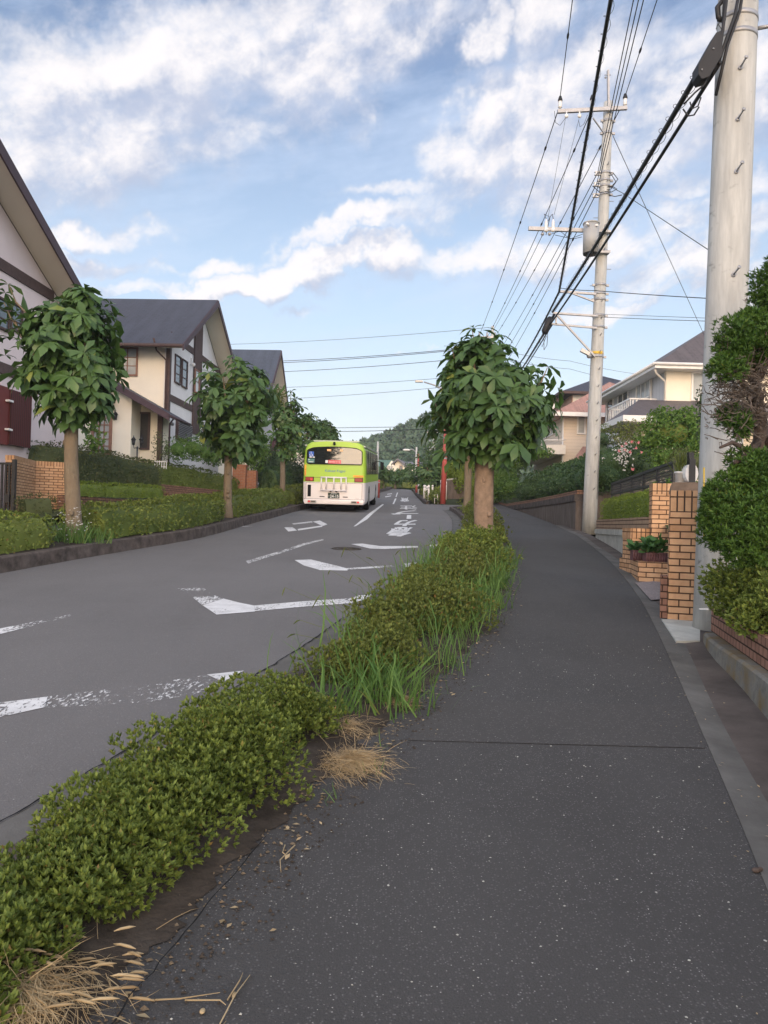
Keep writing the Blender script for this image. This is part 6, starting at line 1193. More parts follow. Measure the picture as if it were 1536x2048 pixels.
q = P(1209, 945, 23.4); mb = MB(); mb.bb(q.x, q.x+.35, 23.4, 23.6, q.z, q.z+.38); mb.build('garden_signboard', M['white'], None, 'white board seen through the garden lattice', 'board')
# planting on the right
hl = [(x, y, d) for x, y, d in ((1012, 990, 36), (1050, 985, 31), (1095, 978, 27), (1130, 972, 24.5), (1160, 968, 22.6))]
tops = [938, 918, 903, 890, 884]
def bank(lst, tp_, r, size, dens, mat, label, off=.7):
    bl = []
    for (x, y, d), t_ in zip(lst, tp_):
        z0 = P(x, y, d).z; z1 = P(x, t_, d).z; fx_ = footR(d)+off if d < 42 else P(x, y, d).x; bl.append(((fx_+.1, d, z0+.2), (.55, r, .5))); bl.append(((fx_+.65, d+.5, (z0+z1)/2), (.7, r, (z1-z0)*.42))); bl.append(((fx_+1.3, d+1.0, z1-.55), (.8, r, .58)))
    return blob_thing('hillside_hedge', bl, size, dens, M[mat], label, 'hedge', nl=5, rough=.25, rs=1.6, core=.8)
bank(hl[:3], tops[:3], 2.4, .075, 95, 'lf_mid', 'shaggy green hedge bank above the far half of the brown retaining wall'); bank(hl[3:], tops[3:], 1.5, .055, 150, 'lf_mid', 'dense dark green hedge bank directly left of the power pole')
garden_bush([(1040, 868, 38, (.8, .7, .6)), (1020, 880, 38, (.6, .6, .5)), (1062, 880, 38, (.4, .5, .35))], .10, 80, 'lf_maple', 'dark red leaved maple behind the large horse chestnut', 'tree', 'maple_tree', nl=4, depth=.5)
garden_bush([(1048, 898, 35, (.55, .5, .45)), (1030, 915, 35, (.7, .6, .5)), (1065, 905, 35, (.35, .5, .3)), (1085, 905, 34, (.5, .5, .25))], .06, 120, 'lf_green', 'rounded bright green bushes under the red maple')
garden_bush([(1203, 880, 24, (.28, .3, .26)), (1200, 905, 24, (.30, .3, .45)), (1207, 935, 24, (.26, .3, .3))], .04, 260, 'lf_dark', 'dark clipped ball shaped shrub right behind the power pole', 'shrub', 'ball_shrub', nl=5, core=.8)
garden_bush([(1255, 865, 24.5, (.6, .5, .42)), (1235, 875, 24.5, (.35, .4, .3)), (1280, 880, 24.5, (.35, .4, .3)), (1205, 857, 25, (.28, .3, .14))], .055, 110, 'lf_az2', 'airy olive maple between the ball shrub and the big green tree', 'tree', 'garden_tree', nl=4, depth=.8, core=0)
RB = garden_bush([(1268, 925, 19, (.36, .35, .45)), (1250, 915, 19.2, (.25, .3, .35)), (1290, 935, 18.5, (.25, .3, .35))], .04, 200, 'lf_dark', 'flowering bush with pink roses in front of the white wall', 'bush', 'rose_bush', nl=5, core=.4, depth=.6)
def bpt(x, y, d): return list(P(x, y, d)-RB.location)
pk = [(1252, 888), (1263, 884), (1271, 897), (1250, 900), (1265, 940), (1238, 903), (1283, 905), (1276, 886), (1260, 905), (1244, 893)]
mesh_np('flower', [leaf_arrays(np.array([bpt(x, y, 18.5) for x, y in pk]), np.array([[0, -1, .5]]*len(pk)), T_DIA, .042, 9, 1.2)], M['lf_flower'], RB)
q = np.array([bpt(RNG.normal(1246, 9), RNG.normal(908, 13), 18.6) for _ in range(110)]); mesh_np('blossom', [leaf_arrays(q, RNG.normal(0, .5, (110, 3))+np.array([0, -1, .3]), T_DIA, .03, 5, 1.1)], M['lf_white'], RB)
garden_bush([(1345, 870, 20, (.72, .7, .62)), (1305, 880, 20, (.45, .5, .45)), (1390, 875, 20, (.5, .6, .55)), (1340, 920, 19.6, (.6, .6, .5)), (1300, 930, 19.5, (.35, .4, .4)), (1385, 925, 19.5, (.5, .5, .5)), (1330, 838, 20.3, (.4, .5, .3)), (1375, 835, 20.3, (.35, .5, .3))], .065, 150, 'lf_green', 'big leafy bright green garden tree below the white balcony house', 'tree', 'garden_tree', nl=5, rough=.25, rs=2.6)
garden_bush([(1365, 915, 14.5, (.22, .25, .20)), (1395, 925, 14, (.25, .25, .22)), (1350, 925, 14.6, (.16, .2, .16))], .035, 260, 'lf_hedge_d', 'small brownish bush behind the flower pot', nl=5)
garden_bush([(1402, 800, 17, (.10, .12, .35)), (1408, 850, 16.8, (.16, .2, .5))], .05, 160, 'lf_dark', 'dark upright shrub tight against the left side of the concrete pole', 'shrub', 'upright_shrub', nl=4, core=.3, depth=.6)
garden_bush([(1322, 982, 13.3, (.12, .12, .05)), (1335, 968, 12.9, (.04, .05, .12)), (1312, 975, 13.4, (.05, .06, .10))], .045, 200, 'lf_green', 'leafy shoots sticking up above the flat topped hedge beside the brick piers', nl=4, core=0, depth=.9)
# greenery and slope far right of the road
garden_bush([(908, 950, 44, (.7, .6, .8)), (922, 955, 43, (.5, .6, .8))], .09, 110, 'lf_box', 'bright yellow green conifers behind the red pole', 'hedge', 'conifer_hedge', nl=5)
garden_bush([(952, 962, 42, (.38, .4, 1.0)), (948, 990, 42, (.38, .4, .8))], .08, 120, 'lf_box', 'bright green column between the two horse chestnut trunks', 'hedge', 'conifer_hedge', nl=5)
garden_bush([(905, 915, 62, (2.4, 2, 1.6)), (940, 900, 60, (2.6, 2, 2.0)), (985, 915, 50, (2.0, 2, 1.5)), (1005, 930, 44, (1.2, 1, 1.2)), (890, 935, 64, (1.4, 1.4, 1.2))], .2, 22, 'lf_mid', 'mass of mid green garden trees behind the two chestnut trunks', 'trees', 'garden_trees', nl=4, rough=.3)
garden_bush([(1000, 960, 40, (.9, .8, 1.2)), (1020, 975, 38.5, (.6, .6, .6)), (985, 975, 41, (.6, .6, 1.2))], .10, 70, 'lf_green', 'light green shrubbery where the sidewalk disappears', nl=5)
T = thing('ramp_wall', P(893, 995, 43), 'dark sloping concrete wall right of the red pole across the side street', 'wall'); o = T.location; mb = MB(); pr = [P(x, y, 43)-o for x, y in ((888, 998), (932, 998), (932, 955), (895, 960), (889, 966))]; mb.prism(pr, (0, .3, 0)); mb.build('wall_face', M['retain'], T); mb = MB(); mb.prism([P(x, y, 42.98)-o for x, y in ((893, 961), (932, 956), (932, 953), (893, 958))], (0, .36, 0)); mb.build('coping', M['concrete'], T)
T = thing('sloping_wall', P(866, 1000, 46), 'low dark sloping wall with yellow edge left of the red pole', 'wall'); o = T.location; mb = MB(); mb.prism([P(x, y, 46)-o for x, y in ((864, 1003), (886, 1003), (886, 970), (866, 985))], (0, .25, 0)); mb.build('wall_face', M['retain'], T); mb = MB(); mb.prism([P(x, y, 45.97)-o for x, y in ((866, 985), (886, 969), (886, 966), (866, 981))], (0, .3, 0)); mb.build('edge', M['lf_box'], T)
# posts across the side street
def post(px, y0, y1, d, w, mat, lab, name='bollard_post', grp=None, par=None):
    b = P(px, y1, d); h = P(px, y0, d).z-b.z; T = thing(name, b, lab, 'post', grp); mb = MB(); mb.tube([(0, 0, -.2), (0, 0, h-.02), (0, 0, h)], [w, w, w*.7], 10); mb.build('shaft', M[mat], T); mb = MB(); mb.tube([(0, 0, h*.78), (0, 0, h*.86)], w*1.06, 10); mb.build('band', M['steel'], T); return T
gp = 'pale posts at the side street'
for px, y0, y1, d, w, lab in ((857, 970, 1001, 42, .055, 'white post nearest the side street, left of the red pole'), (849, 970, 993, 46, .09, 'thick white post second from the side street'), (854, 972, 996, 45, .06, 'white post between the thick post and the nearest one'), (837, 968, 983, 56, .06, 'white post farthest down the road on its right side'), (865, 970, 989, 44, .06, 'white post just left of the sloping wall'), (882, 960, 998, 41.3, .06, 'grey post touching the left side of the red pole'), (892, 963, 992, 41, .035, 'thin white post touching the right side of the red pole')):
    post(px, y0, y1, d, w, 'white' if 'grey' not in lab else 'offwhite', lab, grp=gp)
post(757.5, 960, 989, 45, .06, 'red', 'red marker post seen just right of the bus', 'marker_post'); post(833, 970, 980, 58, .08, 'red', 'low red post far down the road under the small dark tree', 'marker_post')
T = thing('white_guard_rail', P(869, 1004, 41), 'small white guard rail at the corner of the side street', 'guard rail'); mb = MB(); mb.tube([(0, 0, -.1), (0, 0, .38), (.15, .1, .42), (.2, .1, -.1)], .025, 6); mb.tube([(0, 0, .2), (.18, .1, .2)], .02, 6); mb.build('rail', M['white'], T)

# ------------------------------------------------------------------ poles
def bandring(mb, c, r, h=.04, ax=None): mb.tube([c-Vector((0, 0, h/2)), c+Vector((0, 0, h/2))], r, 20)
# near pole
pb = P(1428, 1258, 7.8); pt = P(1476, 0, 7.8); dirv = (pt-pb).normalized(); pb.z = zg(7.8, -.1); E1 = thing('concrete_utility_pole', pb, 'big concrete utility pole at the right with climbing bolts and black cables', 'utility pole', 'concrete power poles')
HP = 12.8; ax1 = lambda z: Vector((dirv.x/dirv.z*z, 0, z)); mb = MB(); mb.tube([ax1(z) for z in (0, 2, 4, 6, 8, 10, HP)], [.206, .203, .198, .193, .186, .178, .165], 40); mb.build('shaft', M['polec'], E1)
L1 = E1.location
def on_pole(E, ax, r, px, py, d): q = P(px, py, d)-E.location; return q
for (px, py) in ((1481, 135), (1476, 238), (1473, 343), (1467, 550)):
    mb = MB(); q = P(px, py, 7.6)-L1; c = ax1(q.z); q.y = -.19; mb.tube([q, q+Vector((.012, -.10, .045))], .009, 8); mb.tube([q+Vector((.012, -.10, .045)), q+Vector((.013, -.112, .05))], .018, 10); mb.tube([q+Vector((0, .01, 0)), q+Vector((0, -.012, 0))], .022, 10); mb.build('climbing_bolt', M['steel'], E1)
for py in (45, 80): mb = MB(); z = (P(1475, py, 7.8)-L1).z; bandring(mb, ax1(z), .198, .05); mb.build('steel_band', M['steel'], E1)
z = (P(1475, 62, 7.8)-L1).z; mb = MB(); mb.tube([ax1(z)+Vector((.19, -.05, 0)), ax1(z)+Vector((.36, -.08, .02))], .02, 8); mb.build('band_bolt', M['steel'], E1)
zs = (P(1470, 970, 7.6)-L1).z; mb = MB(); mb.tube([Vector((P(1420+(y-650)*-.04, y, 7.75)-L1)) for y in (500, 620, 700, 800, 940)], .010, 6); mb.build('earth_conduit', M['steel'], E1)
mb = MB(); mb.tube([Vector((P(1408, y, 7.62)-L1)) for y in (935, 1000, 1080)], .008, 6); mb.build('yellow_strip', M['yellow'], E1)
mb = MB(); q = P(1407, 1218, 7.6)-L1; mb.bb(q.x-.045, q.x+.045, -.212, -.195, q.z-.006, q.z+.006); mb.build('label_tape', M['white'], E1)
mb = MB(); z = (P(1450, 935, 7.8)-L1).z; bandring(mb, ax1(z), .2035, .008); mb.build('seam_band', M['steel'], E1)
# its top, above the frame
def arm(E, ax, z, x0, x1, y=-.2, name='cross_arm', hh=.075):
    c = ax(z); mb = MB(); mb.bb(c.x+x0, c.x+x1, y-.04, y+.04, z-hh/2, z+hh/2); return mb.build(name, M['steel'], E)
def insulator(E, p, h=.34):
    p = Vector(p); mb = MB(); mb.tube([p, p+Vector((0, 0, h*.10)), p+Vector((0, 0, h*.12)), p+Vector((0, 0, h*.2)), p+Vector((0, 0, h*.24)), p+Vector((0, 0, h*.34)), p+Vector((0, 0, h*.38)), p+Vector((0, 0, h*.6))], [.03, .03, .055, .06, .04, .06, .045, .055], 12); i = mb.build('insulator', M['porcelain'], E)
    mb = MB(); mb.tube([p+Vector((0, 0, h*.6)), p+Vector((0, 0, h*.72)), p+Vector((0, 0, h))], [.062, .066, .035], 12); mb.build('cap', M['cable'], i)
arm(E1, ax1, 12.3, -1.5, .95)
for x in (-1.25, -.1, .85): insulator(E1, ax1(12.34)+Vector((x, -.2, 0)))
arm(E1, ax1, 7.7, -1.3, .2, name='bracket_arm', hh=.06)
mb = MB(); z = 9.9; c = ax1(z); [mb.bb(c.x-.3, c.x-.2, -.1, .0, z+k*.3, z+k*.3+.1) for k in range(3)]; mb.build('insulator_rack', M['porcelain'], E1)
# black closure box and cable loops on the near pole
q0 = P(1440, 62, 7.55); T = thing('cable_closure', q0, 'flat black cable closure box hanging at the near pole', 'cable box'); mb = MB(); pr = [P(x, y, 7.45)-q0 for x, y in ((1433, 64), (1443, 60), (1446, 108), (1419, 153), (1404, 158), (1397, 148), (1397, 128))]; mb.prism(pr, (0, .16, 0)); mb.build('box', M['cable'], T, bevel=.006)
mb = MB(); [mb.ball(P(x, y, 7.44)-q0, .008) for x, y in ((1427, 97), (1404, 139))]; mb.build('bolt', M['steel'], T)
# middle pole
pb = P(1178, 1064, 21.7); pt = P(1217, 200, 21.7); dv = (pt-pb); dv /= dv.z; H2_ = (pt-pb).z; pb.z = zg(21.7, -.1); E2 = thing('concrete_utility_pole', pb, 'slender concrete utility pole with grey drum transformer and cross arms', 'utility pole', 'concrete power poles'); L2 = E2.location
ax2 = lambda z: Vector((dv.x*z, 0, z)); r2 = lambda z: .205-.075*z/H2_
mb = MB(); mb.tube([ax2(z) for z in np.linspace(0, H2_, 9)], [r2(z) for z in np.linspace(0, H2_, 9)], 28); mb.build('shaft', M['polec'], E2)
def q2(px, py, dd=0): return P(px, py, 21.7+dd)-L2
mb = MB(); a = ax2(H2_-.35)+Vector((-.02, -.13, 0)); mb.beam(a, q2(1216, 141, -.13), .10, .05); mb.build('pole_top_extension', M['steel'], E2)
mb = MB(); mb.ball(q2(1211, 155, -.15), .03); mb.tube([q2(1209, 150, -.15), q2(1222, 150, -.15)], .012, 6); mb.build('clamp', M['steel'], E2)
a = q2(1115, 223, -.22); b = q2(1254, 216, -.22); mb = MB(); mb.beam(a, b, .08, .10); mb.build('cross_arm', M['steel'], E2)
for (x, y) in ((1120, 218), (1184, 216), (1250, 213)): insulator(E2, q2(x, y, -.22), .36)
for (x, y) in ((1133, 232), (1159, 232)):
    mb = MB(); c = q2(x, y, -.25); mb.ball(c, (.06, .05, .06)); mb.tube([c+Vector((0, 0, .12)), c], .02, 6); mb.build('disc_insulator', M['porcelain'], E2)
mb = MB(); mb.beam(q2(1186, 236, -.2), q2(1209, 268, -.15), .05, .02); mb.build('arm_brace', M['steel'], E2)
a = q2(1057, 457, -.3); b = q2(1172, 461, -.3); mb = MB(); mb.beam(a, b, .08, .10); mb.build('cross_arm', M['steel'], E2)
for x in (1092, 1106):
    mb = MB(); c = q2(x, 464, -.36); pts = [c+Vector((0, 0, z)) for z in (0, .02, .10, .11, .14, .15, .19, .20, .24, .25, .29, .30, .36)]; mb.tube(pts, [.03, .06, .06, .04, .055, .035, .052, .034, .05, .032, .045, .03, .015], 12); f_ = mb.build('fuse_cutout', M['porcelain'], E2)
    mb = MB(); mb.tube([c+Vector((0, 0, .36)), c+Vector((-.06 if x == 1092 else -.03, 0, .50)), q2(x+(8 if x == 1092 else -6), 434, -.3), q2(x-(14 if x == 1106 else 10), 470, -.2)], .010, 5); mb.build('lead_wire', M['cable'], f_)
    mb = MB(); mb.ball(q2(x-7, 468, -.3), (.05, .04, .05)); mb.build('disc_insulator', M['steel'], E2)
# drum transformer
z1 = q2(1182, 449, -.45).z; z0 = q2(1182, 507, -.45).z; c = q2(1182, 470, -.45); R_ = .213; TR = MB(); TR.tube([(c.x, c.y, z0), (c.x, c.y, z1)], R_, 30); tr_ = TR.build('transformer', M['transformer'], E2)
mb = MB(); mb.tube([(c.x, c.y, z1+.001), (c.x, c.y, z1+.04), (c.x, c.y, z1+.07)], [R_+.015, R_+.015, R_*.7], 30); mb.build('lid', M['transformer'], tr_); mb = MB(); mb.tube([(c.x, c.y, z0-.001), (c.x, c.y, z0-.03)], [R_*.98, R_*.96], 30); mb.build('base', M['black'], tr_)
mb = MB(); mb.tube([(c.x-.12, c.y-.2, z1-.10), (c.x-.2, c.y-.28, z1-.08)], .035, 10); mb.bb(c.x+.06, c.x+.13, c.y-.23, c.y-.19, z1-.12, z1-.08); mb.build('bushing', M['porcelain'], tr_)
mb = MB()
for k in (.12, .7): mb.bb(c.x, ax2(z0+k).x+.15, -.3, -.10, z0+k-.03, z0+k+.03)
mb.build('hanger', M['steel'], E2)
# lower brackets
br = MB(); br.beam(q2(1120, 583, -.2), q2(1192, 588, -.2), .06, .06); br.beam(q2(1143, 586, -.2), q2(1188, 603, -.2), .05, .04); br.build('bracket_arm', M['steel'], E2)
br = MB(); br.beam(q2(1106, 626, -.2), q2(1196, 632, -.2), .05, .05); br.beam(q2(1103, 648, -.2), q2(1194, 656, -.2), .05, .05); br.beam(q2(1112, 628, -.2), q2(1112, 649, -.2), .05, .04); br.beam(q2(1113, 629, -.23), q2(1190, 713, -.2), .05, .05); br.build('bracket_arm', M['steel'], E2)
for (px, py) in ((1212, 243), (1211, 268), (1204, 347), (1203, 362), (1202, 373), (1200, 390), (1193, 503), (1191, 571), (1190, 588), (1189, 600), (1187, 632), (1186, 655), (1184, 714)):
    mb = MB(); z = q2(px, py).z; mb.tube([ax2(z)-Vector((0, 0, .03)), ax2(z)+Vector((0, 0, .03))], r2(z)+.012, 24); cc = ax2(z); mb.bb(cc.x-r2(z)-.07, cc.x-r2(z), -.05, .0, z-.03, z+.03); mb.bb(cc.x+r2(z), cc.x+r2(z)+.08, -.05, .0, z-.03, z+.03); mb.build('steel_band', M['steel'], E2)
for (x, y) in ((1194, 347), (1192, 369), (1190, 391)):
    mb = MB(); c = q2(x, y, -.15); mb.bb(c.x-.07, c.x+.1, c.y-.04, c.y+.04, c.z-.05, c.z-.035); mb.bb(c.x-.07, c.x+.1, c.y-.04, c.y+.04, c.z+.035, c.z+.05); mb.tube([c-Vector((0.02, 0, .035)), c+Vector((-.02, 0, .035))], .035, 10); mb.build('insulator_rack', M['porcelain'], E2)
mb = MB()
for (ya, yb, w_) in ((345, 372, 24), (350, 378, 20), (372, 384, 22)):
    a = [q2(1212, ya, -.1), q2(1212+w_*.6, ya+1, -.15), q2(1212+w_, (ya+yb)/2, -.15), q2(1212+w_*.5, yb, -.15), q2(1206, yb+4, -.12)]; mb.tube(a, .012, 5)
mb.tube([q2(1195, 372, -.2), q2(1185, 372, -.2), q2(1200, 385, -.25), q2(1222, 382, -.2)], .012, 5); mb.tube([q2(1215, 390, -.1), q2(1230, 393, -.1), q2(1244, 390, 0)], .012, 5)
mb.tube([q2(1110, 470, -.3), q2(1128, 474, -.35), q2(1145, 478, -.4), q2(1164, 474, -.5)], .008, 5); mb.tube([q2(1098, 470, -.3), q2(1120, 462, -.3), q2(1140, 478, -.4), q2(1166, 468, -.5)], .008, 5)
mb.tube([q2(1109, 222, -.22), q2(1111, 245, -.3), q2(1120, 251, -.3), q2(1131, 236, -.27)], .007, 5); mb.tube([q2(1157, 240, -.25), q2(1160, 254, -.3), q2(1168, 248, -.3), q2(1175, 230, -.25)], .007, 5); mb.build('jumper_wire', M['cable'], E2)
for i, py in enumerate(range(300, 1000, 34)):
    mb = MB(); z = q2(1200, py).z; c = ax2(z); s_ = 1 if i % 2 else -1; (mb.tube([c+Vector((r2(z)*s_, 0, 0)), c+Vector(((r2(z)+.13)*s_, 0, .0))], .009, 6) if py < 620 and i % 4 in (0, 3) else mb.tube([c+Vector((.02, -r2(z), 0)), c+Vector((.03, -r2(z)-.10, .05))], .013, 6)); mb.build('climbing_bolt', M['steel'], E2)
mb = MB(); z = q2(1182, 706).z; c = q2(1170, 704, -.35); mb.box(c, (.26, .10, .10), 0, Matrix.Rotation(.45, 3, 'Y')); cm_ = mb.build('speaker_camera', M['offwhite'], E2); mb = MB(); mb.ball(q2(1178, 712, -.25), .07); mb.beam(q2(1176, 712, -.25), q2(1186, 712, -.1), .04, .04); mb.build('mount', M['steel'], cm_)
mb = MB(); z = q2(1184, 707).z; mb.tube([ax2(z)-Vector((0, 0, .04)), ax2(z)+Vector((0, 0, .04))], r2(z)+.006, 20); mb.build('yellow_tape', M['yellow'], E2)
mb = MB(); mb.tube([ax2(z)+Vector((r2(z)*.7, -r2(z)*.75, 0)) for z in (1.0, 3, 5.2)], .012, 6); mb.build('earth_conduit', M['steel'], E2)
# far poles
def farpole(px, y0, y1, d, r, lab, arms=(), mat='polec', extra=None):
    b = P(px, y1, d); h = P(px, y0, d).z-b.z; T = thing('concrete_utility_pole' if mat == 'polec' else 'steel_pole', b, lab, 'utility pole' if mat == 'polec' else 'pole'); mb = MB(); mb.tube([(0, 0, -.5), (0, 0, h)], [r, r*.6], 12); mb.build('shaft', M[mat], T)
    for (xa, xb, y) in arms: a = P(xa, y, d)-b; c = P(xb, y, d)-b; mb = MB(); mb.beam(a+Vector((0, -.2, 0)), c+Vector((0, -.2, 0)), .1, .12); [mb.tube([(x, -.2, a.z), (x, -.2, a.z+.35)], .07, 8) for x in np.linspace(a.x+.1, c.x-.1, 3)]; mb.build('cross_arm', M['steel'], T)
    return T, h, b
farpole(977, 652, 1000, 52, .17, 'concrete utility pole rising behind the large horse chestnut', ((955, 992, 676),))
T, h, b = farpole(867, 852, 960, 92, .22, 'distant concrete utility pole with two cross arms in front of the hill', ((854, 875, 865), (858, 873, 886))); q = P(862, 898, 92)-b; mb = MB(); mb.tube([(q.x, -.3, q.z-.35), (q.x, -.3, q.z+.35)], .30, 14); mb.build('transformer', M['transformer'], T)
farpole(831.5, 894, 960, 78, .14, 'plain grey pole far down the road above the small dark tree'); farpole(753.5, 883, 975, 66, .14, 'slim grey pole rising just behind the front of the bus')
T, h, b = farpole(835.5, 908, 960, 80, .12, 'distant red lamp pole beside the plain grey one', mat='red'); T['category'] = 'lamp post'; mb = MB(); q = P(813, 900, 80)-b; mb.tube([(0, 0, h), ((q.x)*.5, 0, q.z+.1), (q.x, 0, q.z)], .05, 6); mb.build('arm', M['steel'], T); mb = MB(); mb.ball(q, (.4, .2, .12)); mb.build('lamp_head', M['white'], T)
farpole(884, 895, 945, 75, .09, 'thin yellow slanted pole left of the red lamp pole', mat='yellow')
b = P(885.5, 1004, 41); b.z = zg(41, 0); LP = thing('red_street_lamp', b, 'tall red and grey street lamp post leaning slightly by the side street', 'street lamp'); h1 = P(893, 840, 41)-b; t_ = P(895, 792, 41)-b
mb = MB(); mb.tube([(0, 0, -.1), h1*.5, h1], [.16, .13, .10], 14); mb.build('red_shaft', M['red'], LP); mb = MB(); mb.tube([h1, t_, P(885, 778, 41)-b, P(868, 770, 41)-b, P(848, 764, 41)-b], [.09, .08, .05, .04, .035], 10); mb.build('arm', M['steel'], LP); mb = MB(); c = P(838, 763, 41)-b; mb.box(c, (.42, .2, .10)); mb.build('lamp_head', M['offwhite'], LP, bevel=.03)
mb = MB(); [mb.tube([h1*f-Vector((0, 0, .04)), h1*f+Vector((0, 0, .04))], .15-.04*f, 14) for f in (.28, .53, .78)]; mb.build('steel_band', M['steel'], LP)

# ------------------------------------------------------------------ wires
def wire(pts, r, label, name='power_line', cat='wire', grp=None, mat='wire', sag=0.0, n=18, beads=0, helix=0):
    """pts: (px, py, metres ahead) supports"""
    W_ = [P(*p) for p in pts]; out = []
    for a, b in zip(W_[:-1], W_[1:]):
        for i in range(n): f = i/n; out.append(a.lerp(b, f)-Vector((0, 0, sag*4*f*(1-f))))
    out.append(W_[-1]); o = out[0].copy(); mb = MB(); mb.tube([p-o for p in out], r, 6)
    if beads:
        L_ = len(out)-1
        for k in range(beads):
            f = (k+.35)/beads*L_; i = int(f); p = out[i].lerp(out[min(i+1, L_)], f-i)-o; t = (out[min(i+1, L_)]-out[i]).normalized(); mb.tube([p-t*.16, p-t*.06, p+t*.06, p+t*.16], [r, r*2.6, r*2.6, r], 8)
    ob = mb.build(name, M[mat], None, label, cat, grp); ob.location = o
    if helix:
        m2 = MB(); pts_ = []; N = int(helix)
        for i in range(N*10+1):
            f = i/(N*10)*(len(out)-1); k = int(f); k = min(k, len(out)-2); p = out[k].lerp(out[k+1], f-k)-o; t = (out[k+1]-out[k]).normalized(); u_ = t.cross(Vector((0, 0, 1))).normalized(); v_ = t.cross(u_); a = i/10*2*math.pi; rr_ = r*1.25+.022*(.5+.5*math.sin(i*.037)*math.sin(i*.011+1)); pts_.append(p+(u_*math.cos(a)+v_*math.sin(a))*rr_)
        m2.tube(pts_, .0032, 4); m2.build('lashing', M['cable'], ob)
    return ob
g1 = 'high voltage lines from the near pole to the middle pole'
wire([(1291, -1148, 7.8), (1120, 196, 21.5)], .011, 'leftmost overhead wire running from top of frame to the left insulator', grp=g1, mat='cable', beads=3); wire([(1470, -1148, 7.8), (1184, 195, 21.5)], .011, 'overhead wire reaching the middle insulator, hidden partly by the thick cable', grp=g1, mat='cable', beads=3); wire([(1695, -1148, 7.8), (1251, 190, 21.5)], .011, 'rightmost overhead wire running down to the right insulator', grp=g1, mat='cable', beads=4)
g2 = 'triple low voltage wires'
for i, (xa, ya, xt) in enumerate(((1195, 348, 1267), (1193, 370, 1277), (1191, 392, 1287))): wire([(xa+(xt-xa)/ya*(ya+735), -735, 7.8), (xa, ya, 21.55)], .010, ('left', 'middle', 'right')[i]+' one of the three close parallel wires left of the middle pole top', grp=g2, mat='cable')
g3 = 'lines from the middle pole to the pole behind the tree'
for (a, b, lab) in (((1115, 224), (958, 672), 'outer left line descending from the upper cross arm towards the large tree'), ((1180, 228), (975, 674), 'second line descending from the upper cross arm towards the large tree'), ((1238, 222), (990, 674), 'line descending from the right end of the upper cross arm')): wire([(*a, 21.5), (*b, 52)], .013, lab, grp=g3, mat='cable', beads=5, sag=.25)
for i, (a, b) in enumerate((((1194, 348), (1000, 700)), ((1192, 370), (1004, 716)), ((1190, 392), (1008, 732)))): wire([(*a, 21.5), (*b, 52)], .012, ('upper', 'middle', 'lower')[i]+' wire of the three leaving the insulator rack towards the large tree', grp=g3, mat='cable', beads=3, sag=.2)
for i, (a, b) in enumerate((((1131, 236), (1096, 436)), ((1158, 238), (1108, 430)))): wire([(*a, 21.4), (*b, 21.4)], .005, ('left', 'right')[i]+' thin wire hanging from the upper cross arm to the fuses', grp='thin wires above the fuses')
wire([(1085, 470, 21.4), (962, 700, 52)], .008, 'thin line from the fuse cross arm down behind the large tree', grp=g3, sag=.2)
wire([(1261, -225, 7.8), (1118, 584, 21.4)], .027, 'thick lashed black cable hanging steeply left of the middle pole', 'cable_bundle', 'cable', mat='cable', sag=.02, helix=38, n=40)
wire([(1118, 584, 21.4), (1050, 712, 30), (985, 800, 52)], .028, 'black cable continuing from the upper bracket into the large tree', 'cable_bundle', 'cable', mat='cable', helix=18, sag=.05)
wire([(1400, 140, 7.5), (1105, 624, 21.3)], .030, 'thick lashed cable bundle from the near pole closure to the lower bracket', 'cable_bundle', 'cable', mat='cable', sag=.07, helix=44, n=40)
wire([(1440, 125, 7.5), (1101, 648, 21.3)], .022, 'smooth black cable just under the thick lashed bundle', 'cable_bundle', 'cable', mat='cable', sag=.06, n=40)
wire([(1108, 630, 21.3), (1092, 660, 23), (1052, 725, 34), (1000, 800, 52)], .034, 'tangled cable bundle going from the lower bracket down into the large tree', 'cable_bundle', 'cable', mat='cable', helix=26)
wire([(1104, 650, 21.3), (1070, 705, 27), (1010, 800, 52)], .02, 'second black cable leaving the lower bracket towards the large tree', 'cable_bundle', 'cable', mat='cable')
T = thing('splice_closure', P(1094, 652, 21.3), 'dark oval splice closure hanging on the cables left of the middle pole', 'cable box'); mb = MB(); a = P(1101, 634, 21.3)-T.location; b = P(1088, 668, 21.3)-T.location; mb.tube([a, a.lerp(b, .15), a.lerp(b, .85), b], [.05, .10, .10, .05], 12); mb.build('closure', M['cable'], T)
mb = MB(); mb.tube([b, P(1078, 680, 21.3)-T.location, P(1084, 694, 21.3)-T.location, P(1093, 672, 21.3)-T.location], .009, 5); mb.tube([b, P(1088, 700, 21.3)-T.location, P(1094, 690, 21.3)-T.location, P(1096, 660, 21.3)-T.location], .009, 5); mb.build('slack_loop', M['cable'], T)
T = thing('pole_cables', E1.location, 'bunch of black cables with a coil clamped to the near pole top', 'cable'); mb = MB(); o = T.location
for k, pl in enumerate((((1425, 150), (1440, 100), (1448, 40), (1458, -40)), ((1432, 140), (1452, 80), (1470, 30), (1485, -50)), ((1405, 178), (1432, 120), (1446, 60), (1450, -30)), ((1432, 190), (1455, 90), (1480, 20), (1492, -60)), ((1446, 40), (1436, 35), (1434, 15), (1446, 0)), ((1450, 42), (1438, 40), (1436, 12), (1452, -5)))): mb.tube([P(x, y, 7.52+.01*k)-o for x, y in pl], .016 if k < 4 else .022, 8)
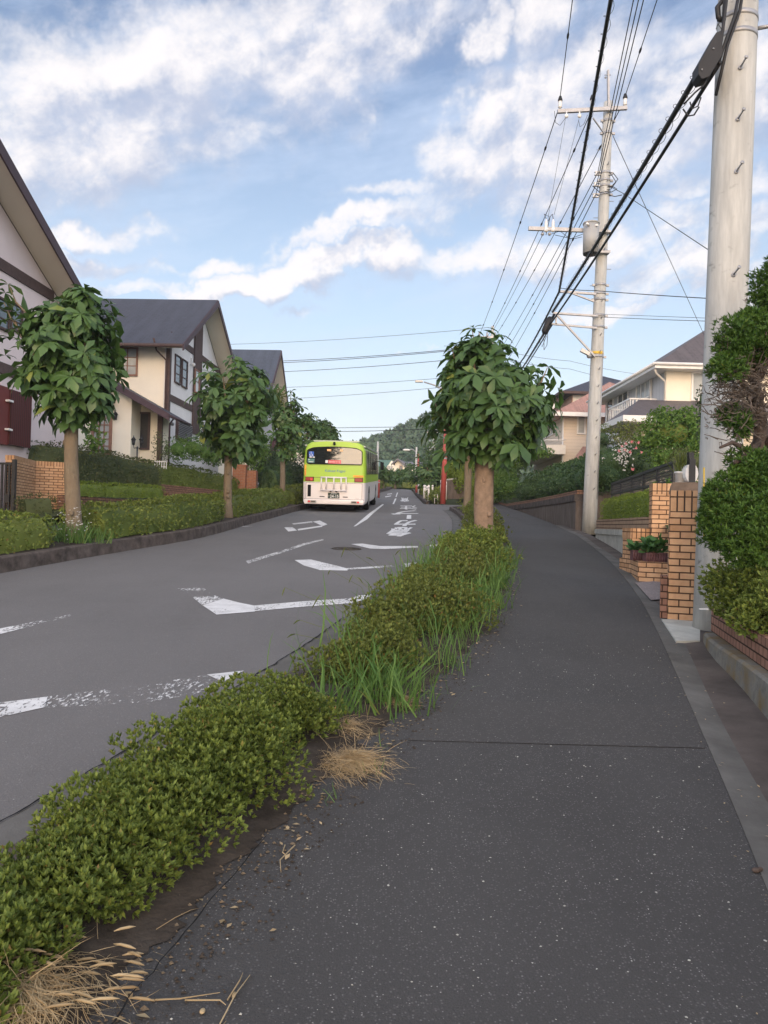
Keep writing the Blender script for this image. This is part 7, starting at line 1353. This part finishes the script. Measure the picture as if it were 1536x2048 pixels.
mb.tube([P(x, y, 7.5)-o for x, y in ((1368, 208), (1390, 185), (1408, 170), (1416, 150))], .010, 6); mb.tube([P(x, y, 7.5)-o for x, y in ((1380, 204), (1384, 218), (1396, 212), (1402, 195))], .007, 6); mb.tube([P(x, y, 7.5)-o for x, y in ((1366, 218), (1376, 232), (1388, 230), (1398, 214))], .008, 6); mb.tube([P(x, y, 7.5)-o for x, y in ((1443, 58), (1436, 48), (1432, 58))], .004, 4); mb.build('cable_strands', M['cable'], T)
g4 = 'service drops on the right'
wire([(1120, 576, 21.4), (1190, 581, 20), (1560, 604, 13)], .009, 'service wire running level from the middle pole past the big pole', grp=g4, mat='cable', sag=.02); wire([(1195, 628, 21.4), (1570, 642, 13)], .005, 'upper of two thin level wires right of the middle pole', grp=g4); wire([(1100, 628, 21.4), (1570, 646, 12.8)], .006, 'lower of two thin level wires right of the middle pole', grp=g4, sag=.03)
wire([(1226, 272, 21.7), (1424, 704, 34)], .010, 'slanting wire from the middle pole down to the brown roof', grp=g4); wire([(1222, 374, 21.6), (1245, 386, 21), (1440, 515, 15), (1620, 612, 11)], .009, 'slanting wire passing behind the big pole towards the conifer', grp=g4)
wire([(1000, 700, 52), (1140, 722, 54), (1290, 750, 62)], .012, 'upper thin wire above the charcoal hip roof', grp=g4, sag=.1); wire([(1000, 716, 52), (1140, 738, 54), (1290, 770, 62)], .012, 'lower thin wire above the charcoal hip roof', grp=g4, sag=.1)
g5 = 'wires crossing the sky to the left'
for (xa, ya, xb, yb, r, lab) in ((380, 690, 977, 655, .014, 'highest thin wire crossing the open sky left of the large tree'), (430, 725, 977, 692, .022, 'upper of the close pair of wires crossing above the street'), (430, 729, 977, 694, .022, 'lower of the close pair of wires crossing above the street'), (430, 747, 977, 712, .020, 'wire just below the close pair'), (430, 777, 977, 748, .014, 'thin wire crossing at the height of the street lamp'), (430, 802, 977, 765, .014, 'thin wire crossing just below the street lamp')): wire([(xa, ya, 70), (xb, yb, 52)], r, lab, grp=g5, sag=.25)
wire([(560, 858, 66), (893, 853, 41.2)], .016, 'upper of two lines crossing the road behind the bus to the red lamp', grp=g5, sag=-.02, mat='cable'); wire([(560, 860, 66), (893, 856, 41.2)], .018, 'lower of two lines crossing the road behind the bus to the red lamp', grp=g5, sag=.15, mat='cable')

# ------------------------------------------------------------------ wooded hill
ridge = [(600, 950), (700, 915), (740, 898), (770, 886), (800, 872), (840, 853), (870, 838), (900, 826), (950, 812), (1010, 806), (1080, 815), (1180, 850), (1300, 880), (1500, 900), (1700, 920)]
rp = [P(x, y+7, 270) for x, y in ridge]; nx_, ny_ = 90, 16
rx = np.array([p.x for p in rp]); rz2 = np.array([p.z for p in rp]); X = np.linspace(rx[0], rx[-1], nx_); top = np.interp(X, rx, rz2)
def hz(x, t): # t 0 front foot .. 1 ridge
    zt_ = np.interp(x, rx, rz2); return 8+(zt_-8)*t**.85
vs = [(x, 170+100*t, float(hz(x, t))+1.5*noise.noise(Vector((x*.03, t*4, 0)))*math.sin(t*math.pi)) for t in np.linspace(0, 1, ny_) for x in X]
mb = MB(); mb.add(vs, [(j*nx_+i, j*nx_+i+1, (j+1)*nx_+i+1, (j+1)*nx_+i) for j in range(ny_-1) for i in range(nx_-1)], True); nb = len(mb.v)
vb = [(x, 420, 5) for x in X]; mb.v += [Vector(v) for v in vb]; fs = [((ny_-1)*nx_+i, (ny_-1)*nx_+i+1, nb+i+1, nb+i) for i in range(nx_-1)]; mb.f += fs; mb.sm += [True]*len(fs)
mb.build('hill', M['lf_hill'], kind='structure')
n = 15000; x = RNG.uniform(rx[1], rx[-3], n); t_ = RNG.random(n)**.7; y = 170+100*t_; z = hz(x, t_)
# crowns: cells lifted like tree tops
cellx = np.round(x/4.2); celly = np.round(y/4.5); rnd = np.sin(cellx*12.9898+celly*78.233)*43758.5453; rnd -= np.floor(rnd); dx = (x-(cellx+(rnd-.5)*.5)*4.2)/2.6; dy = (y-celly*4.5)/2.8
z = z+1.0+np.sqrt(np.clip(1-dx**2-dy**2, 0, 1))*(2.2+3.0*rnd)
q = np.stack([x, y, z], 1); ax = np.stack([dx, dy-.4, np.full(n, 1.0)], 1)+RNG.normal(0, .3, (n, 3))
mesh_np('forest', [leaf_arrays(q, ax, T_DIA, 1.25, 4, .9, .35)], M['lf_hill'], None, 'dense green woodland covering the hill beyond the houses', 'forest', None, 'stuff')
# a dark line of garden trees in the middle distance
garden_bush([(765, 962, 90, (2.2, 2, 1.2)), (790, 965, 92, (2.4, 2, 1.3)), (820, 962, 88, (2.2, 2, 1.3)), (845, 950, 90, (2.0, 2, 1.6)), (745, 960, 88, (2, 2, 1.5))], .28, 14, 'lf_mid', 'line of dark bushes at the foot of the distant houses', 'bushes', 'garden_bushes', nl=4, rough=.3)
for o_ in list(scene.objects):
    if o_.type == 'EMPTY': o_.empty_display_size = .2

# ------------------------------------------------------------------ air
mb = MB(); mb.bb(-430, 430, -130, 490, -6, 62); hz_ = mb.build('haze', None, kind='stuff')
hm = bpy.data.materials.new('haze'); hm.use_nodes = True; hm.node_tree.nodes.clear(); ho = hm.node_tree.nodes.new('ShaderNodeOutputMaterial'); hv = hm.node_tree.nodes.new('ShaderNodeVolumePrincipled')
hv.inputs['Color'].default_value = (.88, .93, 1.0, 1); hv.inputs['Density'].default_value = .0005; hv.inputs['Anisotropy'].default_value = .0; hm.node_tree.links.new(hv.outputs[0], ho.inputs['Volume']); hz_.data.materials.append(hm)
hz_['label'] = 'thin pale evening haze over the street and the far hill'; hz_['category'] = 'haze'
scene.cycles.volume_bounces = 0
